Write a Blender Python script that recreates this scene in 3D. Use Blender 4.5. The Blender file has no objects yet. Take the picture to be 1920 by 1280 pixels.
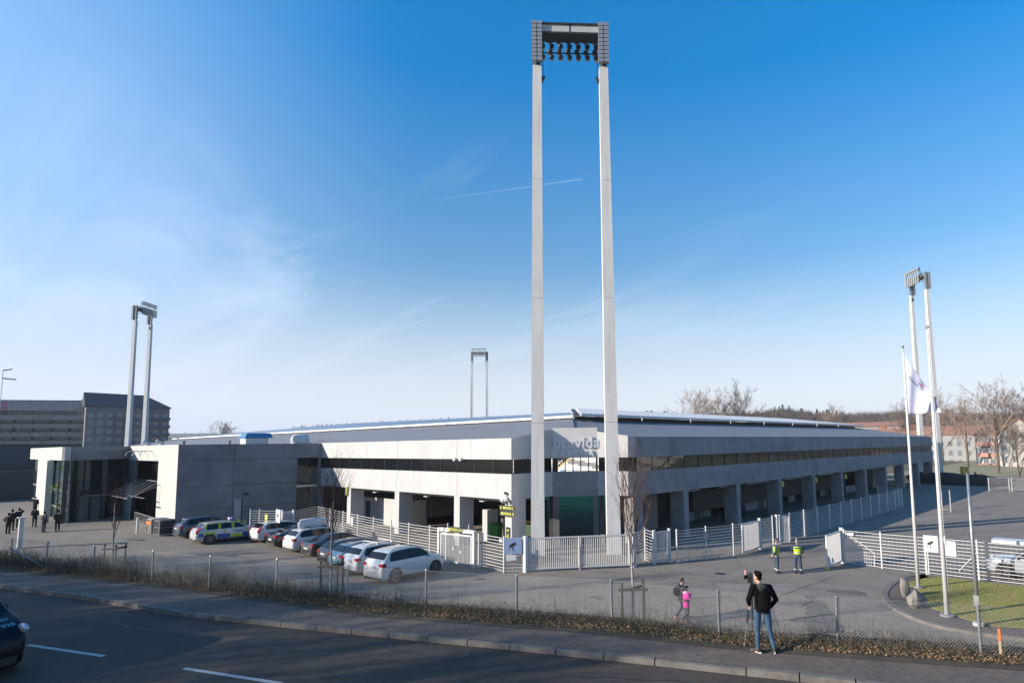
import bpy, math, random
from math import sin, cos, tan, atan2, radians, pi, sqrt, hypot
from mathutils import Vector, Matrix, Quaternion, noise
scene = bpy.context.scene
R = random.Random(7); HAZE = .00016

# ------------------------------------------------------------------ camera
FPX, PX, PY, PITCH, ROLL, YAW, CAMZ = 1144.2, 1102.5, 719.1, .098744, -.014035, radians(42.05), 7.0
Yu = Vector((sin(YAW), cos(YAW))); Xu = Vector((cos(YAW), -sin(YAW)))
def c2w(v):   # camera-azimuth frame -> world
    p = Vector((v[0], v[1])); return Vector((p.dot(Xu), p.dot(Yu), v[2]))
_F = Vector((0, cos(PITCH), sin(PITCH))); _X = Vector((1, 0, 0)); _U = _X.cross(_F)
_X2 = _X*cos(ROLL)+_U*sin(ROLL); _U2 = _U*cos(ROLL)-_X*sin(ROLL)
CX, CU, CF = c2w(_X2), c2w(_U2), c2w(_F)
cam = bpy.data.cameras.new('camera'); camo = bpy.data.objects.new('camera', cam)
scene.collection.objects.link(camo); scene.camera = camo
cam.sensor_width = 36; cam.sensor_fit = 'HORIZONTAL'; cam.lens = FPX/1920*36
cam.shift_x = -(PX-960)/1920; cam.shift_y = (PY-640)/1920
cam.clip_start = .1; cam.clip_end = 12000
m = Matrix((CX, CU, -CF)).transposed().to_4x4(); m.translation = (0, 0, CAMZ); camo.matrix_world = m
def D(u, v): return CX*((u-PX)/FPX)+CU*((PY-v)/FPX)+CF
def G(u, v, z=0.):
    d = D(u, v); t = (z-CAMZ)/d.z; return Vector((d.x*t, d.y*t, z))
def onX(u, v, X): d = D(u, v); t = X/d.x; return Vector((X, d.y*t, CAMZ+d.z*t))
def onY(u, v, Y): d = D(u, v); t = Y/d.y; return Vector((d.x*t, Y, CAMZ+d.z*t))
def atd(u, v, r): d = D(u, v); t = r/hypot(d.x, d.y); return Vector((d.x*t, d.y*t, CAMZ+d.z*t))
def sm(t): t = max(0, min(1, t)); return t*t*(3-2*t)
def zg(x, y): return .55*sm((-38-x)/20)*sm((29-y)/3)
def GZ(u, v, h=0.):
    z = 0.
    for _ in range(6): p = G(u, v, z+h); z = zg(p.x, p.y)
    return p

# ------------------------------------------------------------------ sun, sky, exposure
SUN = Vector((1.30, 2.46, -1.0)).normalized()
EL = math.asin(-SUN.z)
sl = bpy.data.lights.new('sun', 'SUN'); sl.energy = 4.9; sl.angle = radians(.5); sl.color = (1, .885, .745)
so = bpy.data.objects.new('sun', sl); scene.collection.objects.link(so)
so.rotation_euler = SUN.to_track_quat('-Z', 'Y').to_euler()
w = bpy.data.worlds.new('World'); scene.world = w; w.use_nodes = True
nt = w.node_tree; nd = nt.nodes; lk = nt.links
for n in list(nd): nd.remove(n)
def wn(t, **k):
    n = nd.new(t)
    for a, b in k.items(): setattr(n, a, b)
    return n
out = wn('ShaderNodeOutputWorld'); bg = wn('ShaderNodeBackground'); bg.inputs[1].default_value = .084
sky = wn('ShaderNodeTexSky', sky_type='NISHITA'); sky.sun_disc = False
sky.sun_elevation = EL; sky.sun_rotation = atan2(-SUN.x, -SUN.y)
sky.air_density = 1.15; sky.dust_density = .6; sky.ozone_density = 3.2; sky.altitude = 0
tc = wn('ShaderNodeTexCoord')
sep = wn('ShaderNodeSeparateXYZ'); lk.new(tc.outputs['Generated'], sep.inputs[0])
# deeper zenith blue, milky horizon
hsv = wn('ShaderNodeHueSaturation'); hsv.inputs['Saturation'].default_value = 1.25; hsv.inputs['Value'].default_value = 1.0
lk.new(sky.outputs[0], hsv.inputs['Color'])
sr = wn('ShaderNodeMapRange'); sr.inputs[1].default_value = .15; sr.inputs[2].default_value = .58; sr.inputs[3].default_value = 1.15; sr.inputs[4].default_value = 1.47
lk.new(sep.outputs[2], sr.inputs[0]); lk.new(sr.outputs[0], hsv.inputs['Saturation'])
vr = wn('ShaderNodeMapRange'); vr.inputs[1].default_value = .12; vr.inputs[2].default_value = .60; vr.inputs[3].default_value = 1.06; vr.inputs[4].default_value = 1.74
lk.new(sep.outputs[2], vr.inputs[0]); lk.new(vr.outputs[0], hsv.inputs['Value'])
# thin cirrus: stretched noise on a high plane (direction / z)
mx = wn('ShaderNodeMath', operation='MAXIMUM'); lk.new(sep.outputs[2], mx.inputs[0]); mx.inputs[1].default_value = .04
ad = wn('ShaderNodeMath', operation='ADD'); lk.new(mx.outputs[0], ad.inputs[0]); ad.inputs[1].default_value = .10
dx = wn('ShaderNodeMath', operation='DIVIDE'); lk.new(sep.outputs[0], dx.inputs[0]); lk.new(ad.outputs[0], dx.inputs[1])
dy = wn('ShaderNodeMath', operation='DIVIDE'); lk.new(sep.outputs[1], dy.inputs[0]); lk.new(ad.outputs[0], dy.inputs[1])
cb = wn('ShaderNodeCombineXYZ'); lk.new(dx.outputs[0], cb.inputs[0]); lk.new(dy.outputs[0], cb.inputs[1])
mp = wn('ShaderNodeMapping'); mp.inputs['Rotation'].default_value = (0, 0, radians(18)); mp.inputs['Scale'].default_value = (.28, 1.25, 1)
lk.new(cb.outputs[0], mp.inputs[0])
nz = wn('ShaderNodeTexNoise'); nz.inputs['Scale'].default_value = 1.1; nz.inputs['Detail'].default_value = 7; nz.inputs['Roughness'].default_value = .62; nz.inputs['Distortion'].default_value = .9
lk.new(mp.outputs[0], nz.inputs[0])
nz2 = wn('ShaderNodeTexNoise'); nz2.inputs['Scale'].default_value = .35; nz2.inputs['Detail'].default_value = 2
lk.new(cb.outputs[0], nz2.inputs[0])
rp = wn('ShaderNodeMapRange'); rp.inputs[1].default_value = .5; rp.inputs[2].default_value = .8; rp.inputs[3].default_value = 0; rp.inputs[4].default_value = .70
lk.new(nz.outputs[0], rp.inputs[0])
rp2 = wn('ShaderNodeMapRange'); rp2.inputs[1].default_value = .40; rp2.inputs[2].default_value = .62
lk.new(nz2.outputs[0], rp2.inputs[0])
lo = wn('ShaderNodeMapRange'); lo.inputs[1].default_value = .50; lo.inputs[2].default_value = .28; lk.new(sep.outputs[2], lo.inputs[0])
mu = wn('ShaderNodeMath', operation='MULTIPLY'); lk.new(rp.outputs[0], mu.inputs[0]); lk.new(rp2.outputs[0], mu.inputs[1])
mu2 = wn('ShaderNodeMath', operation='MULTIPLY'); lk.new(mu.outputs[0], mu2.inputs[0]); lk.new(lo.outputs[0], mu2.inputs[1])
def dirdot(v):
    n = wn('ShaderNodeVectorMath', operation='DOT_PRODUCT'); n.inputs[1].default_value = v; lk.new(tc.outputs['Generated'], n.inputs[0]); return n.outputs['Value']
lm = wn('ShaderNodeMapRange'); lm.inputs[1].default_value = -.35; lm.inputs[2].default_value = .40; lm.inputs[3].default_value = .25; lk.new(dirdot(-CX), lm.inputs[0])
mu3 = wn('ShaderNodeMath', operation='MULTIPLY'); lk.new(mu2.outputs[0], mu3.inputs[0]); lk.new(lm.outputs[0], mu3.inputs[1]); mu2 = mu3
mc = wn('ShaderNodeMixRGB'); mc.inputs[2].default_value = (7.2, 7.8, 8.8, 1)
lk.new(mu2.outputs[0], mc.inputs[0]); lk.new(hsv.outputs[0], mc.inputs[1])
# milky band low over the horizon
hz = wn('ShaderNodeMapRange'); hz.interpolation_type = 'SMOOTHSTEP'; hz.inputs[1].default_value = .30; hz.inputs[2].default_value = -.02; hz.inputs[4].default_value = .93
lk.new(sep.outputs[2], hz.inputs[0])
vl = wn('ShaderNodeMapRange'); vl.interpolation_type = 'SMOOTHSTEP'; vl.inputs[1].default_value = .22; vl.inputs[2].default_value = .88; vl.inputs[4].default_value = .62
lk.new(dirdot(-CX), vl.inputs[0])
mv = wn('ShaderNodeMixRGB'); mv.inputs[2].default_value = (3.7, 5.5, 8.2, 1); lk.new(vl.outputs[0], mv.inputs[0]); lk.new(mc.outputs[0], mv.inputs[1])
mh = wn('ShaderNodeMixRGB'); mh.inputs[2].default_value = (6.05, 6.3, 7.15, 1)
lk.new(hz.outputs[0], mh.inputs[0]); lk.new(mv.outputs[0], mh.inputs[1])
# contrail
cA = D(757, 383).normalized(); cB = D(1092, 336).normalized(); cN = cA.cross(cB).normalized(); cT = cN.cross(cA).normalized()
def vdot(v):
    n = wn('ShaderNodeVectorMath', operation='DOT_PRODUCT'); n.inputs[1].default_value = v
    lk.new(tc.outputs['Generated'], n.inputs[0]); return n.outputs['Value']
ab = wn('ShaderNodeMath', operation='ABSOLUTE'); lk.new(vdot(cN), ab.inputs[0])
lw = wn('ShaderNodeMapRange'); lw.inputs[1].default_value = .0011; lw.inputs[2].default_value = .0002; lk.new(ab.outputs[0], lw.inputs[0])
tmax = cT.dot(cB)
la = wn('ShaderNodeMapRange'); la.inputs[1].default_value = -.02; la.inputs[2].default_value = tmax*.9; lk.new(vdot(cT), la.inputs[0])
lb = wn('ShaderNodeMath', operation='LESS_THAN'); lk.new(vdot(cT), lb.inputs[0]); lb.inputs[1].default_value = tmax
m1 = wn('ShaderNodeMath', operation='MULTIPLY'); lk.new(lw.outputs[0], m1.inputs[0]); lk.new(la.outputs[0], m1.inputs[1])
m2 = wn('ShaderNodeMath', operation='MULTIPLY'); lk.new(m1.outputs[0], m2.inputs[0]); lk.new(lb.outputs[0], m2.inputs[1])
m2b = wn('ShaderNodeMath', operation='GREATER_THAN'); lk.new(vdot(cA), m2b.inputs[0]); m2b.inputs[1].default_value = .5
m3 = wn('ShaderNodeMath', operation='MULTIPLY'); lk.new(m2.outputs[0], m3.inputs[0]); lk.new(m2b.outputs[0], m3.inputs[1])
m4 = wn('ShaderNodeMath', operation='MULTIPLY'); lk.new(m3.outputs[0], m4.inputs[0]); m4.inputs[1].default_value = .20
mt = wn('ShaderNodeMixRGB'); mt.inputs[2].default_value = (7.5, 8, 8.6, 1)
lk.new(m4.outputs[0], mt.inputs[0]); lk.new(mh.outputs[0], mt.inputs[1])
lk.new(mt.outputs[0], bg.inputs[0]); lk.new(bg.outputs[0], out.inputs[0])
vs = scene.view_settings; vs.view_transform = 'Standard'; vs.look = 'None'; vs.exposure = .82; vs.gamma = 1
scene.render.engine = 'CYCLES'

# ------------------------------------------------------------------ materials
ALB = .72      # albedo scale: paints and concrete kept at real-world values for this exposure
def lin(c): return tuple(x*ALB for x in c[:3])+(1,)
MATS = {}
def mat(name, col, rough=.7, metal=0., var=0., scale=4., col2=None, bump=0., bscale=40., alpha=1., emit=None, es=1., coat=0., trans=0., spec=None, stretch=None, var2=None, cracks=0., streak=0.):
    if name in MATS: return MATS[name]
    m = bpy.data.materials.new(name); m.use_nodes = True; t = m.node_tree; N = t.nodes; L = t.links
    b = N['Principled BSDF']; b.inputs['Base Color'].default_value = lin(col)
    b.inputs['Roughness'].default_value = rough; b.inputs['Metallic'].default_value = metal
    if alpha < 1: b.inputs['Alpha'].default_value = alpha
    if coat: b.inputs['Coat Weight'].default_value = coat; b.inputs['Coat Roughness'].default_value = .06
    if trans: b.inputs['Transmission Weight'].default_value = trans
    if spec is not None: b.inputs['Specular IOR Level'].default_value = spec
    if emit: b.inputs['Emission Color'].default_value = lin(emit); b.inputs['Emission Strength'].default_value = es
    if var or col2 or bump:
        g = N.new('ShaderNodeTexCoord'); src = g.outputs['Object']
        if stretch:
            mp = N.new('ShaderNodeMapping'); mp.inputs['Scale'].default_value = stretch; L.new(src, mp.inputs[0]); src = mp.outputs[0]
        if var or col2:
            n = N.new('ShaderNodeTexNoise'); n.inputs['Scale'].default_value = scale; n.inputs['Detail'].default_value = 8; n.inputs['Roughness'].default_value = .62
            L.new(src, n.inputs[0])
            r = N.new('ShaderNodeMapRange'); r.inputs[1].default_value = .32; r.inputs[2].default_value = .68; L.new(n.outputs[0], r.inputs[0])
            x = N.new('ShaderNodeMixRGB'); L.new(r.outputs[0], x.inputs[0])
            c2 = col2 if col2 else tuple(max(0, c*(1-var)) for c in col[:3])
            x.inputs[1].default_value = lin(col); x.inputs[2].default_value = lin(c2)
            o = x.outputs[0]
            if var2:
                n2 = N.new('ShaderNodeTexNoise'); n2.inputs['Scale'].default_value = var2[0]; n2.inputs['Detail'].default_value = 5; L.new(g.outputs['Object'], n2.inputs[0])
                r2 = N.new('ShaderNodeMapRange'); r2.inputs[1].default_value = .35; r2.inputs[2].default_value = .65; r2.inputs[3].default_value = 1-var2[1]; r2.inputs[4].default_value = 1+var2[1]*.6
                L.new(n2.outputs[0], r2.inputs[0])
                y = N.new('ShaderNodeMixRGB'); y.blend_type = 'MULTIPLY'; y.inputs[0].default_value = 1; L.new(o, y.inputs[1]); L.new(r2.outputs[0], y.inputs[2]); o = y.outputs[0]
            if streak:
                ms = N.new('ShaderNodeMapping'); ms.inputs['Scale'].default_value = (2.4, 2.4, .16); L.new(g.outputs['Object'], ms.inputs[0])
                n4 = N.new('ShaderNodeTexNoise'); n4.inputs['Scale'].default_value = 1.3; n4.inputs['Detail'].default_value = 6; n4.inputs['Roughness'].default_value = .7; L.new(ms.outputs[0], n4.inputs[0])
                r4 = N.new('ShaderNodeMapRange'); r4.inputs[1].default_value = .50; r4.inputs[2].default_value = .72; r4.inputs[3].default_value = 1; r4.inputs[4].default_value = 1-streak; L.new(n4.outputs[0], r4.inputs[0])
                y4 = N.new('ShaderNodeMixRGB'); y4.blend_type = 'MULTIPLY'; y4.inputs[0].default_value = 1; L.new(o, y4.inputs[1]); L.new(r4.outputs[0], y4.inputs[2]); o = y4.outputs[0]
            if cracks:
                vo = N.new('ShaderNodeTexVoronoi'); vo.feature = 'DISTANCE_TO_EDGE'; vo.inputs['Scale'].default_value = cracks
                wv = N.new('ShaderNodeTexNoise'); wv.inputs['Scale'].default_value = .9; wv.inputs['Detail'].default_value = 6; L.new(g.outputs['Object'], wv.inputs[0])
                am = N.new('ShaderNodeMixRGB'); am.blend_type = 'ADD'; am.inputs[0].default_value = 1.6; L.new(g.outputs['Object'], am.inputs[1]); L.new(wv.outputs['Color'], am.inputs[2]); L.new(am.outputs[0], vo.inputs['Vector'])
                r3 = N.new('ShaderNodeMapRange'); r3.inputs[1].default_value = .0; r3.inputs[2].default_value = .012; r3.inputs[3].default_value = .78; L.new(vo.outputs['Distance'], r3.inputs[0])
                z3 = N.new('ShaderNodeMixRGB'); z3.blend_type = 'MULTIPLY'; z3.inputs[0].default_value = .8; L.new(o, z3.inputs[1]); L.new(r3.outputs[0], z3.inputs[2]); o = z3.outputs[0]
            L.new(o, b.inputs['Base Color'])
        if bump:
            n = N.new('ShaderNodeTexNoise'); n.inputs['Scale'].default_value = bscale; n.inputs['Detail'].default_value = 4; L.new(src, n.inputs[0])
            bp = N.new('ShaderNodeBump'); bp.inputs['Strength'].default_value = bump; bp.inputs['Distance'].default_value = .02
            L.new(n.outputs[0], bp.inputs['Height']); L.new(bp.outputs[0], b.inputs['Normal'])
    MATS[name] = m; return m
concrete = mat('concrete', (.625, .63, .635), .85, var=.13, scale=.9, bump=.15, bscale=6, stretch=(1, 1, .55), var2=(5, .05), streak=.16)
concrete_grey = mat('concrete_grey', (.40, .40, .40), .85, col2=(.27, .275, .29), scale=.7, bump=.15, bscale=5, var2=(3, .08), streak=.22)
concrete_dark = mat('concrete_dark', (.20, .20, .21), .9, var=.3, scale=1.2)
tower_conc = mat('tower_concrete', (.84, .835, .82), .85, var=.12, scale=1.2, bump=.1, bscale=8, stretch=(1, 1, .25), var2=(9, .05), streak=.2)
asphalt = mat('asphalt', (.298, .256, .212), .92, var=.26, scale=.55, bump=.3, bscale=60, var2=(6, .17), cracks=.10)
road_asph = mat('road_asphalt', (.082, .062, .048), .9, var=.28, scale=.5, bump=.35, bscale=60, stretch=(1, 1, 1), var2=(5, .2), cracks=.16)
walk_asph = mat('sidewalk_asphalt', (.175, .138, .115), .92, var=.28, scale=.8, bump=.3, bscale=60, var2=(6, .2), cracks=.35)
paving = mat('paving', (.24, .225, .21), .9, var=.2, scale=.8)
kerb_m = mat('kerb_stone', (.24, .22, .20), .9, var=.45, scale=3, bump=.3, bscale=15)
white_paint = mat('road_paint', (.62, .62, .60), .7, var=.25, scale=12)
grass_m = mat('grass', (.25, .27, .035), 1., col2=(.34, .27, .08), scale=1.1, var2=(7, .3))
earth = mat('earth', (.09, .07, .045), 1., col2=(.05, .045, .03), scale=1.2)
field_m = mat('far_field', (.15, .13, .075), 1., var=.4, scale=.03)
pitch_m = mat('pitch_turf', (.06, .22, .03), .9, var=.2, scale=.2)
roofgrey = mat('roof_felt', (.27, .27, .28), .6, var=.1, scale=.4, stretch=(1, 1, 1))
roof_sky_tint = mat('roof_sheet_sky_tint', (.30, .40, .52), .28, metal=.55, var=.1, scale=.3)  # blue of the reflected sky is put into the base colour
roofwhite = mat('roof_sheet_white', (.90, .90, .88), .9, spec=.1, var=.04, scale=.4)
white = mat('white_paint', (.78, .78, .77), .45, var=.06, scale=3)
galv = mat('galvanised', (.42, .44, .46), .45, metal=.6, var=.25, scale=8)
steel = mat('steel', (.5, .51, .53), .35, metal=.7)
darksteel = mat('dark_steel', (.05, .055, .065), .5, metal=.3)
black = mat('black', (.012, .012, .014), .5)
rubber = mat('rubber', (.018, .018, .019), .85)
glass_dark = mat('dark_glass', (.010, .012, .015), .06, spec=.6)
band_glass = mat('band_glass', (.012, .014, .016), .12, spec=.5, var=.4, scale=.4)
def glass_mat(name, tint, a):
    m = mat(name, tint, .04, spec=.8, alpha=a); return m
clear_glass = glass_mat('clear_glass', (.03, .06, .06), .22)
green_glass = mat('screen_glass', (.35, .50, .48), .15)
lampglass = mat('lamp_glass', (.75, .76, .78), .15, metal=.3)
lampbody = mat('lamp_body', (.42, .43, .45), .45, metal=.4)
ink = mat('sign_ink', (.02, .02, .02), .6)
signwhite = mat('sign_white', (.75, .77, .80), .5, var=.05, scale=3)
signgreen = mat('sign_green', (.03, .05, .03), .6)
signyellow = mat('sign_yellow', (.75, .70, .12), .5)
yellow = mat('yellow', (.75, .52, .03), .5)
greenp = mat('green_plastic', (.05, .30, .04), .5)
orange = mat('orange', (.75, .20, .03), .5)
wood = mat('old_wood', (.07, .065, .045), .95, var=.4, scale=12)
stone = mat('boulder', (.33, .30, .265), .9, var=.35, scale=4, bump=.6, bscale=7)
bark_white = mat('birch_bark', (.58, .55, .52), .8, col2=(.22, .18, .16), scale=14, stretch=(1, 1, 2.6))
twig_red = mat('birch_twig', (.16, .085, .065), .9, var=.3, scale=2)
bark_grey = mat('bark', (.17, .13, .10), .95, var=.4, scale=5)
twig_far = mat('far_twig', (.30, .23, .185), 1., var=.3, scale=.3)
pine_m = mat('pine_needles', (.03, .045, .025), 1., var=.3, scale=.5)

# ------------------------------------------------------------------ mesh builder
COL = scene.collection
def woff(p):
    while p is not None:
        if p.get('_w') is not None: return Vector(p['_w'])
        p = p.parent
    return Vector((0, 0, 0))
class MB:
    def __init__(s): s.v = []; s.f = []; s.m = []; s.cm = 0
    def quad(s, *p):
        i = len(s.v); s.v += [tuple(q) for q in p]; s.f.append(tuple(range(i, i+len(p)))); s.m.append(s.cm); return s
    def box(s, a, b, rot=0., c=None):
        (x0, y0, z0), (x1, y1, z1) = a, b
        P = [Vector((x, y, z)) for z in (z0, z1) for x, y in ((x0, y0), (x1, y0), (x1, y1), (x0, y1))]
        if rot:
            c = Vector(c) if c else Vector(((x0+x1)/2, (y0+y1)/2, 0)); M = Matrix.Rotation(rot, 3, 'Z')
            P = [M @ (p-c)+c for p in P]
        return s.hexa(P)
    def hexa(s, P):
        i = len(s.v); s.v += [tuple(p) for p in P]
        for f in ((0, 3, 2, 1), (4, 5, 6, 7), (0, 1, 5, 4), (1, 2, 6, 5), (2, 3, 7, 6), (3, 0, 4, 7)):
            s.f.append(tuple(i+k for k in f)); s.m.append(s.cm)
        return s
    def bar(s, a, b, w, h=None, up=(0, 0, 1)):
        a = Vector(a); b = Vector(b); h = h or w; d = (b-a).normalized(); u = Vector(up)
        if abs(d.dot(u)) > .99: u = Vector((0, 1, 0))
        r = d.cross(u).normalized(); u = r.cross(d).normalized(); r = r*w/2; u = u*h/2
        return s.hexa([a-r-u, a+r-u, b+r-u, b-r-u, a-r+u, a+r+u, b+r+u, b-r+u])
    def wall(s, a, b, z0, z1, th):   # vertical slab from a to b (xy); thickness to the left of a->b
        a = Vector(a[:2]); b = Vector(b[:2]); d = (b-a).normalized(); n = Vector((-d.y, d.x))*th
        q = [a, b, b+n, a+n]
        return s.hexa([(p.x, p.y, z0) for p in q]+[(p.x, p.y, z1) for p in q])
    def tube(s, pts, rad, n=8, caps=True):
        pts = [Vector(p) for p in pts]
        if not hasattr(rad, '__len__'): rad = [rad]*len(pts)
        i0 = len(s.v); up = None
        for k, p in enumerate(pts):
            d = (pts[min(k+1, len(pts)-1)]-pts[max(k-1, 0)])
            d = d.normalized() if d.length > 1e-9 else Vector((0, 0, 1))
            if up is None:
                up = Vector((0, 1, 0)) if abs(d.y) < .9 else Vector((1, 0, 0))
            r = d.cross(up).normalized(); up = r.cross(d).normalized()
            rr = rad[k]; ra, rb = rr if hasattr(rr, '__len__') else (rr, rr)
            for j in range(n):
                a = 2*pi*j/n; q = p+r*cos(a)*ra+up*sin(a)*rb; s.v.append(tuple(q))
        for k in range(len(pts)-1):
            for j in range(n):
                a = i0+k*n+j; b = i0+k*n+(j+1) % n
                s.f.append((a, b, b+n, a+n)); s.m.append(s.cm)
        if caps:
            s.f.append(tuple(i0+j for j in range(n))[::-1]); s.m.append(s.cm)
            e = i0+(len(pts)-1)*n; s.f.append(tuple(e+j for j in range(n))); s.m.append(s.cm)
        return s
    def ell(s, c, r, n=10, mtx=None):
        c = Vector(c); i0 = len(s.v); h = n//2
        for k in range(h+1):
            t = pi*k/h
            for j in range(n):
                a = 2*pi*j/n; p = Vector((r[0]*sin(t)*cos(a), r[1]*sin(t)*sin(a), r[2]*cos(t)))
                if mtx: p = mtx @ p
                s.v.append(tuple(c+p))
        for k in range(h):
            for j in range(n):
                a = i0+k*n+j; b = i0+k*n+(j+1) % n
                s.f.append((a, a+n, b+n, b)); s.m.append(s.cm)
        return s
    def prism(s, pts, z0, z1):
        i = len(s.v); n = len(pts); s.v += [(p[0], p[1], z0) for p in pts]+[(p[0], p[1], z1) for p in pts]
        s.f.append(tuple(range(i, i+n))[::-1]); s.f.append(tuple(range(i+n, i+2*n))); s.m += [s.cm]*2
        for k in range(n):
            a, b = i+k, i+(k+1) % n; s.f.append((a, b, b+n, a+n)); s.m.append(s.cm)
        return s
    def cyl(s, a, b, r, n=12): return s.tube([a, b], [r, r], n)
    def build(s, name, mats, parent=None, smooth=False, mods=None, loc=None):
        me = bpy.data.meshes.new(name)
        off = Vector((0, 0, 0))
        if parent is not None: off = woff(parent)
        if loc is not None: off = Vector(loc)
        v = [(p[0]-off.x, p[1]-off.y, p[2]-off.z) for p in s.v] if off.length else s.v
        me.from_pydata(v, [], s.f)
        if not isinstance(mats, (list, tuple)): mats = [mats]
        for q in mats: me.materials.append(q)
        if len(mats) > 1: me.polygons.foreach_set('material_index', s.m)
        if smooth: me.polygons.foreach_set('use_smooth', [True]*len(me.polygons))
        me.update()
        o = bpy.data.objects.new(name, me); COL.objects.link(o)
        if parent is not None: o.parent = parent
        if loc is not None and parent is None: o.location = loc
        return o
def tag(o, label=None, cat=None, group=None, kind=None):
    if label: o['label'] = label
    if cat: o['category'] = cat
    if group: o['group'] = group
    if kind: o['kind'] = kind
    return o
def thing(name, label, cat, loc=(0, 0, 0), rz=0., group=None, world=False, scale=1.):
    """Empty at the base. world=True: the parts' vertices are given in world coordinates."""
    o = bpy.data.objects.new(name, None); COL.objects.link(o); o.location = loc; o.rotation_euler = (0, 0, rz)
    o.empty_display_size = .3
    if scale != 1: o.scale = (scale,)*3
    if world: o['_w'] = tuple(loc)
    return tag(o, label, cat, group)
KIDS = {}
def kids(o):
    return list(o.children)
def dup(root, loc, rz, label, group=None, scale=None):
    r = root.copy(); COL.objects.link(r); r.location = loc; r.rotation_euler = (0, 0, rz); r['label'] = label
    if scale: r.scale = (scale,)*3
    if group: r['group'] = group
    for ch in kids(root):
        c = ch.copy(); COL.objects.link(c); c.parent = r
        for g in kids(ch):
            d = g.copy(); COL.objects.link(d); d.parent = c
    return r
def sub(o, parent):      # sub-part: parent has no transform of its own
    o.parent = parent; return o
def text_mesh(body, size, depth, mats, name, mtx, parent=None, bold=0., spacing=1.):
    cu = bpy.data.curves.new(name, 'FONT'); cu.body = body; cu.size = size; cu.extrude = depth; cu.align_x = 'CENTER'; cu.align_y = 'CENTER'; cu.resolution_u = 3
    cu.offset = bold; cu.space_character = spacing
    t = bpy.data.objects.new('tmp_text', cu); COL.objects.link(t)
    bpy.context.view_layer.update()
    dg = bpy.context.evaluated_depsgraph_get(); me = bpy.data.meshes.new_from_object(t.evaluated_get(dg))
    bpy.data.objects.remove(t); bpy.data.curves.remove(cu)
    me.materials.clear(); me.materials.append(mats); me.name = name
    me.transform(mtx)
    o = bpy.data.objects.new(name, me); COL.objects.link(o)
    if parent is not None:
        me.transform(Matrix.Translation(-woff(parent)))
        o.parent = parent
    return o
def face_mtx(pos, right, up=(0, 0, 1)):   # text lies in plane spanned by right/up
    r = Vector(right).normalized(); u = Vector(up).normalized(); n = r.cross(u)
    m = Matrix((r, u, n)).transposed().to_4x4(); m.translation = pos; return m

# ================================================================== THE SETTING
def strip(A, B, za, zb, n=1):
    b = MB()
    for i in range(len(A)-1):
        b.quad((A[i][0], A[i][1], za), (B[i][0], B[i][1], zb), (B[i+1][0], B[i+1][1], zb), (A[i+1][0], A[i+1][1], za))
    return b
def off(P, w):
    o = []
    for i, p in enumerate(P):
        a = Vector(P[max(i-1, 0)][:2]); c = Vector(P[min(i+1, len(P)-1)][:2]); d = (c-a).normalized()
        o.append(Vector((p[0]-d.y*w, p[1]+d.x*w)))
    return o
def ext(P, l0, l1):
    P = [Vector(p[:2]) for p in P]; d0 = (P[0]-P[1]).normalized(); d1 = (P[-1]-P[-2]).normalized()
    return [P[0]+d0*l0, P[0]+d0*l0*.5]+P+[P[-1]+d1*l1*.5, P[-1]+d1*l1]
def resamp(P, step):
    P = [Vector(p[:2]) for p in P]; o = [P[0]]
    for a, b in zip(P, P[1:]):
        n = max(1, int((b-a).length/step))
        for k in range(1, n+1): o.append(a+(b-a)*k/n)
    return o
ZS, ZR = 2.2, 2.07
kerb_px = [(0, 1093), (160, 1114), (350, 1145), (600, 1170), (960, 1204), (1230, 1232), (1400, 1250)]
hedge_px = [(0, 1065), (340, 1100), (700, 1150), (1100, 1180), (1400, 1212), (1900, 1247)]
KL = resamp(ext([G(u, v, ZS) for u, v in kerb_px], 120, 60), 4)
HL = [G(u, v, ZS) for u, v in hedge_px]
def nearest_on(P, q):   # project q on polyline P
    best = None
    for a, b in zip(P, P[1:]):
        a = Vector(a[:2]); b = Vector(b[:2]); d = b-a; t = max(0, min(1, (q-a).dot(d)/d.length_squared)); p = a+d*t
        if best is None or (p-q).length < best[0]: best = ((p-q).length, p)
    return best[1]
HLx = ext(HL, 120, 60)
HL2 = resamp(HLx, 3)
# base ground reaching the horizon
b = MB(); S = 6000
b.quad((-S, -S, -.35), (S, -S, -.35), (S, S, -.35), (-S, S, -.35)); tag(b.build('ground', field_m), kind='structure')
# asphalt lot sheet following the gentle rise to the left
b = MB(); xs = [-220, -180, -140, -110]+[-100+3*i for i in range(44)]+[40, 60, 90]; ys = [-20+3*i for i in range(19)]+[40, 60, 90, 125]
idx = {}
for i, x in enumerate(xs):
    for j, y in enumerate(ys): idx[i, j] = len(b.v); b.v.append((x, y, zg(x, y)))
for i in range(len(xs)-1):
    for j in range(len(ys)-1): b.f.append((idx[i, j], idx[i+1, j], idx[i+1, j+1], idx[i, j+1])); b.m.append(0)
tag(b.build('parking_lot', asphalt, smooth=True), kind='structure')
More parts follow.
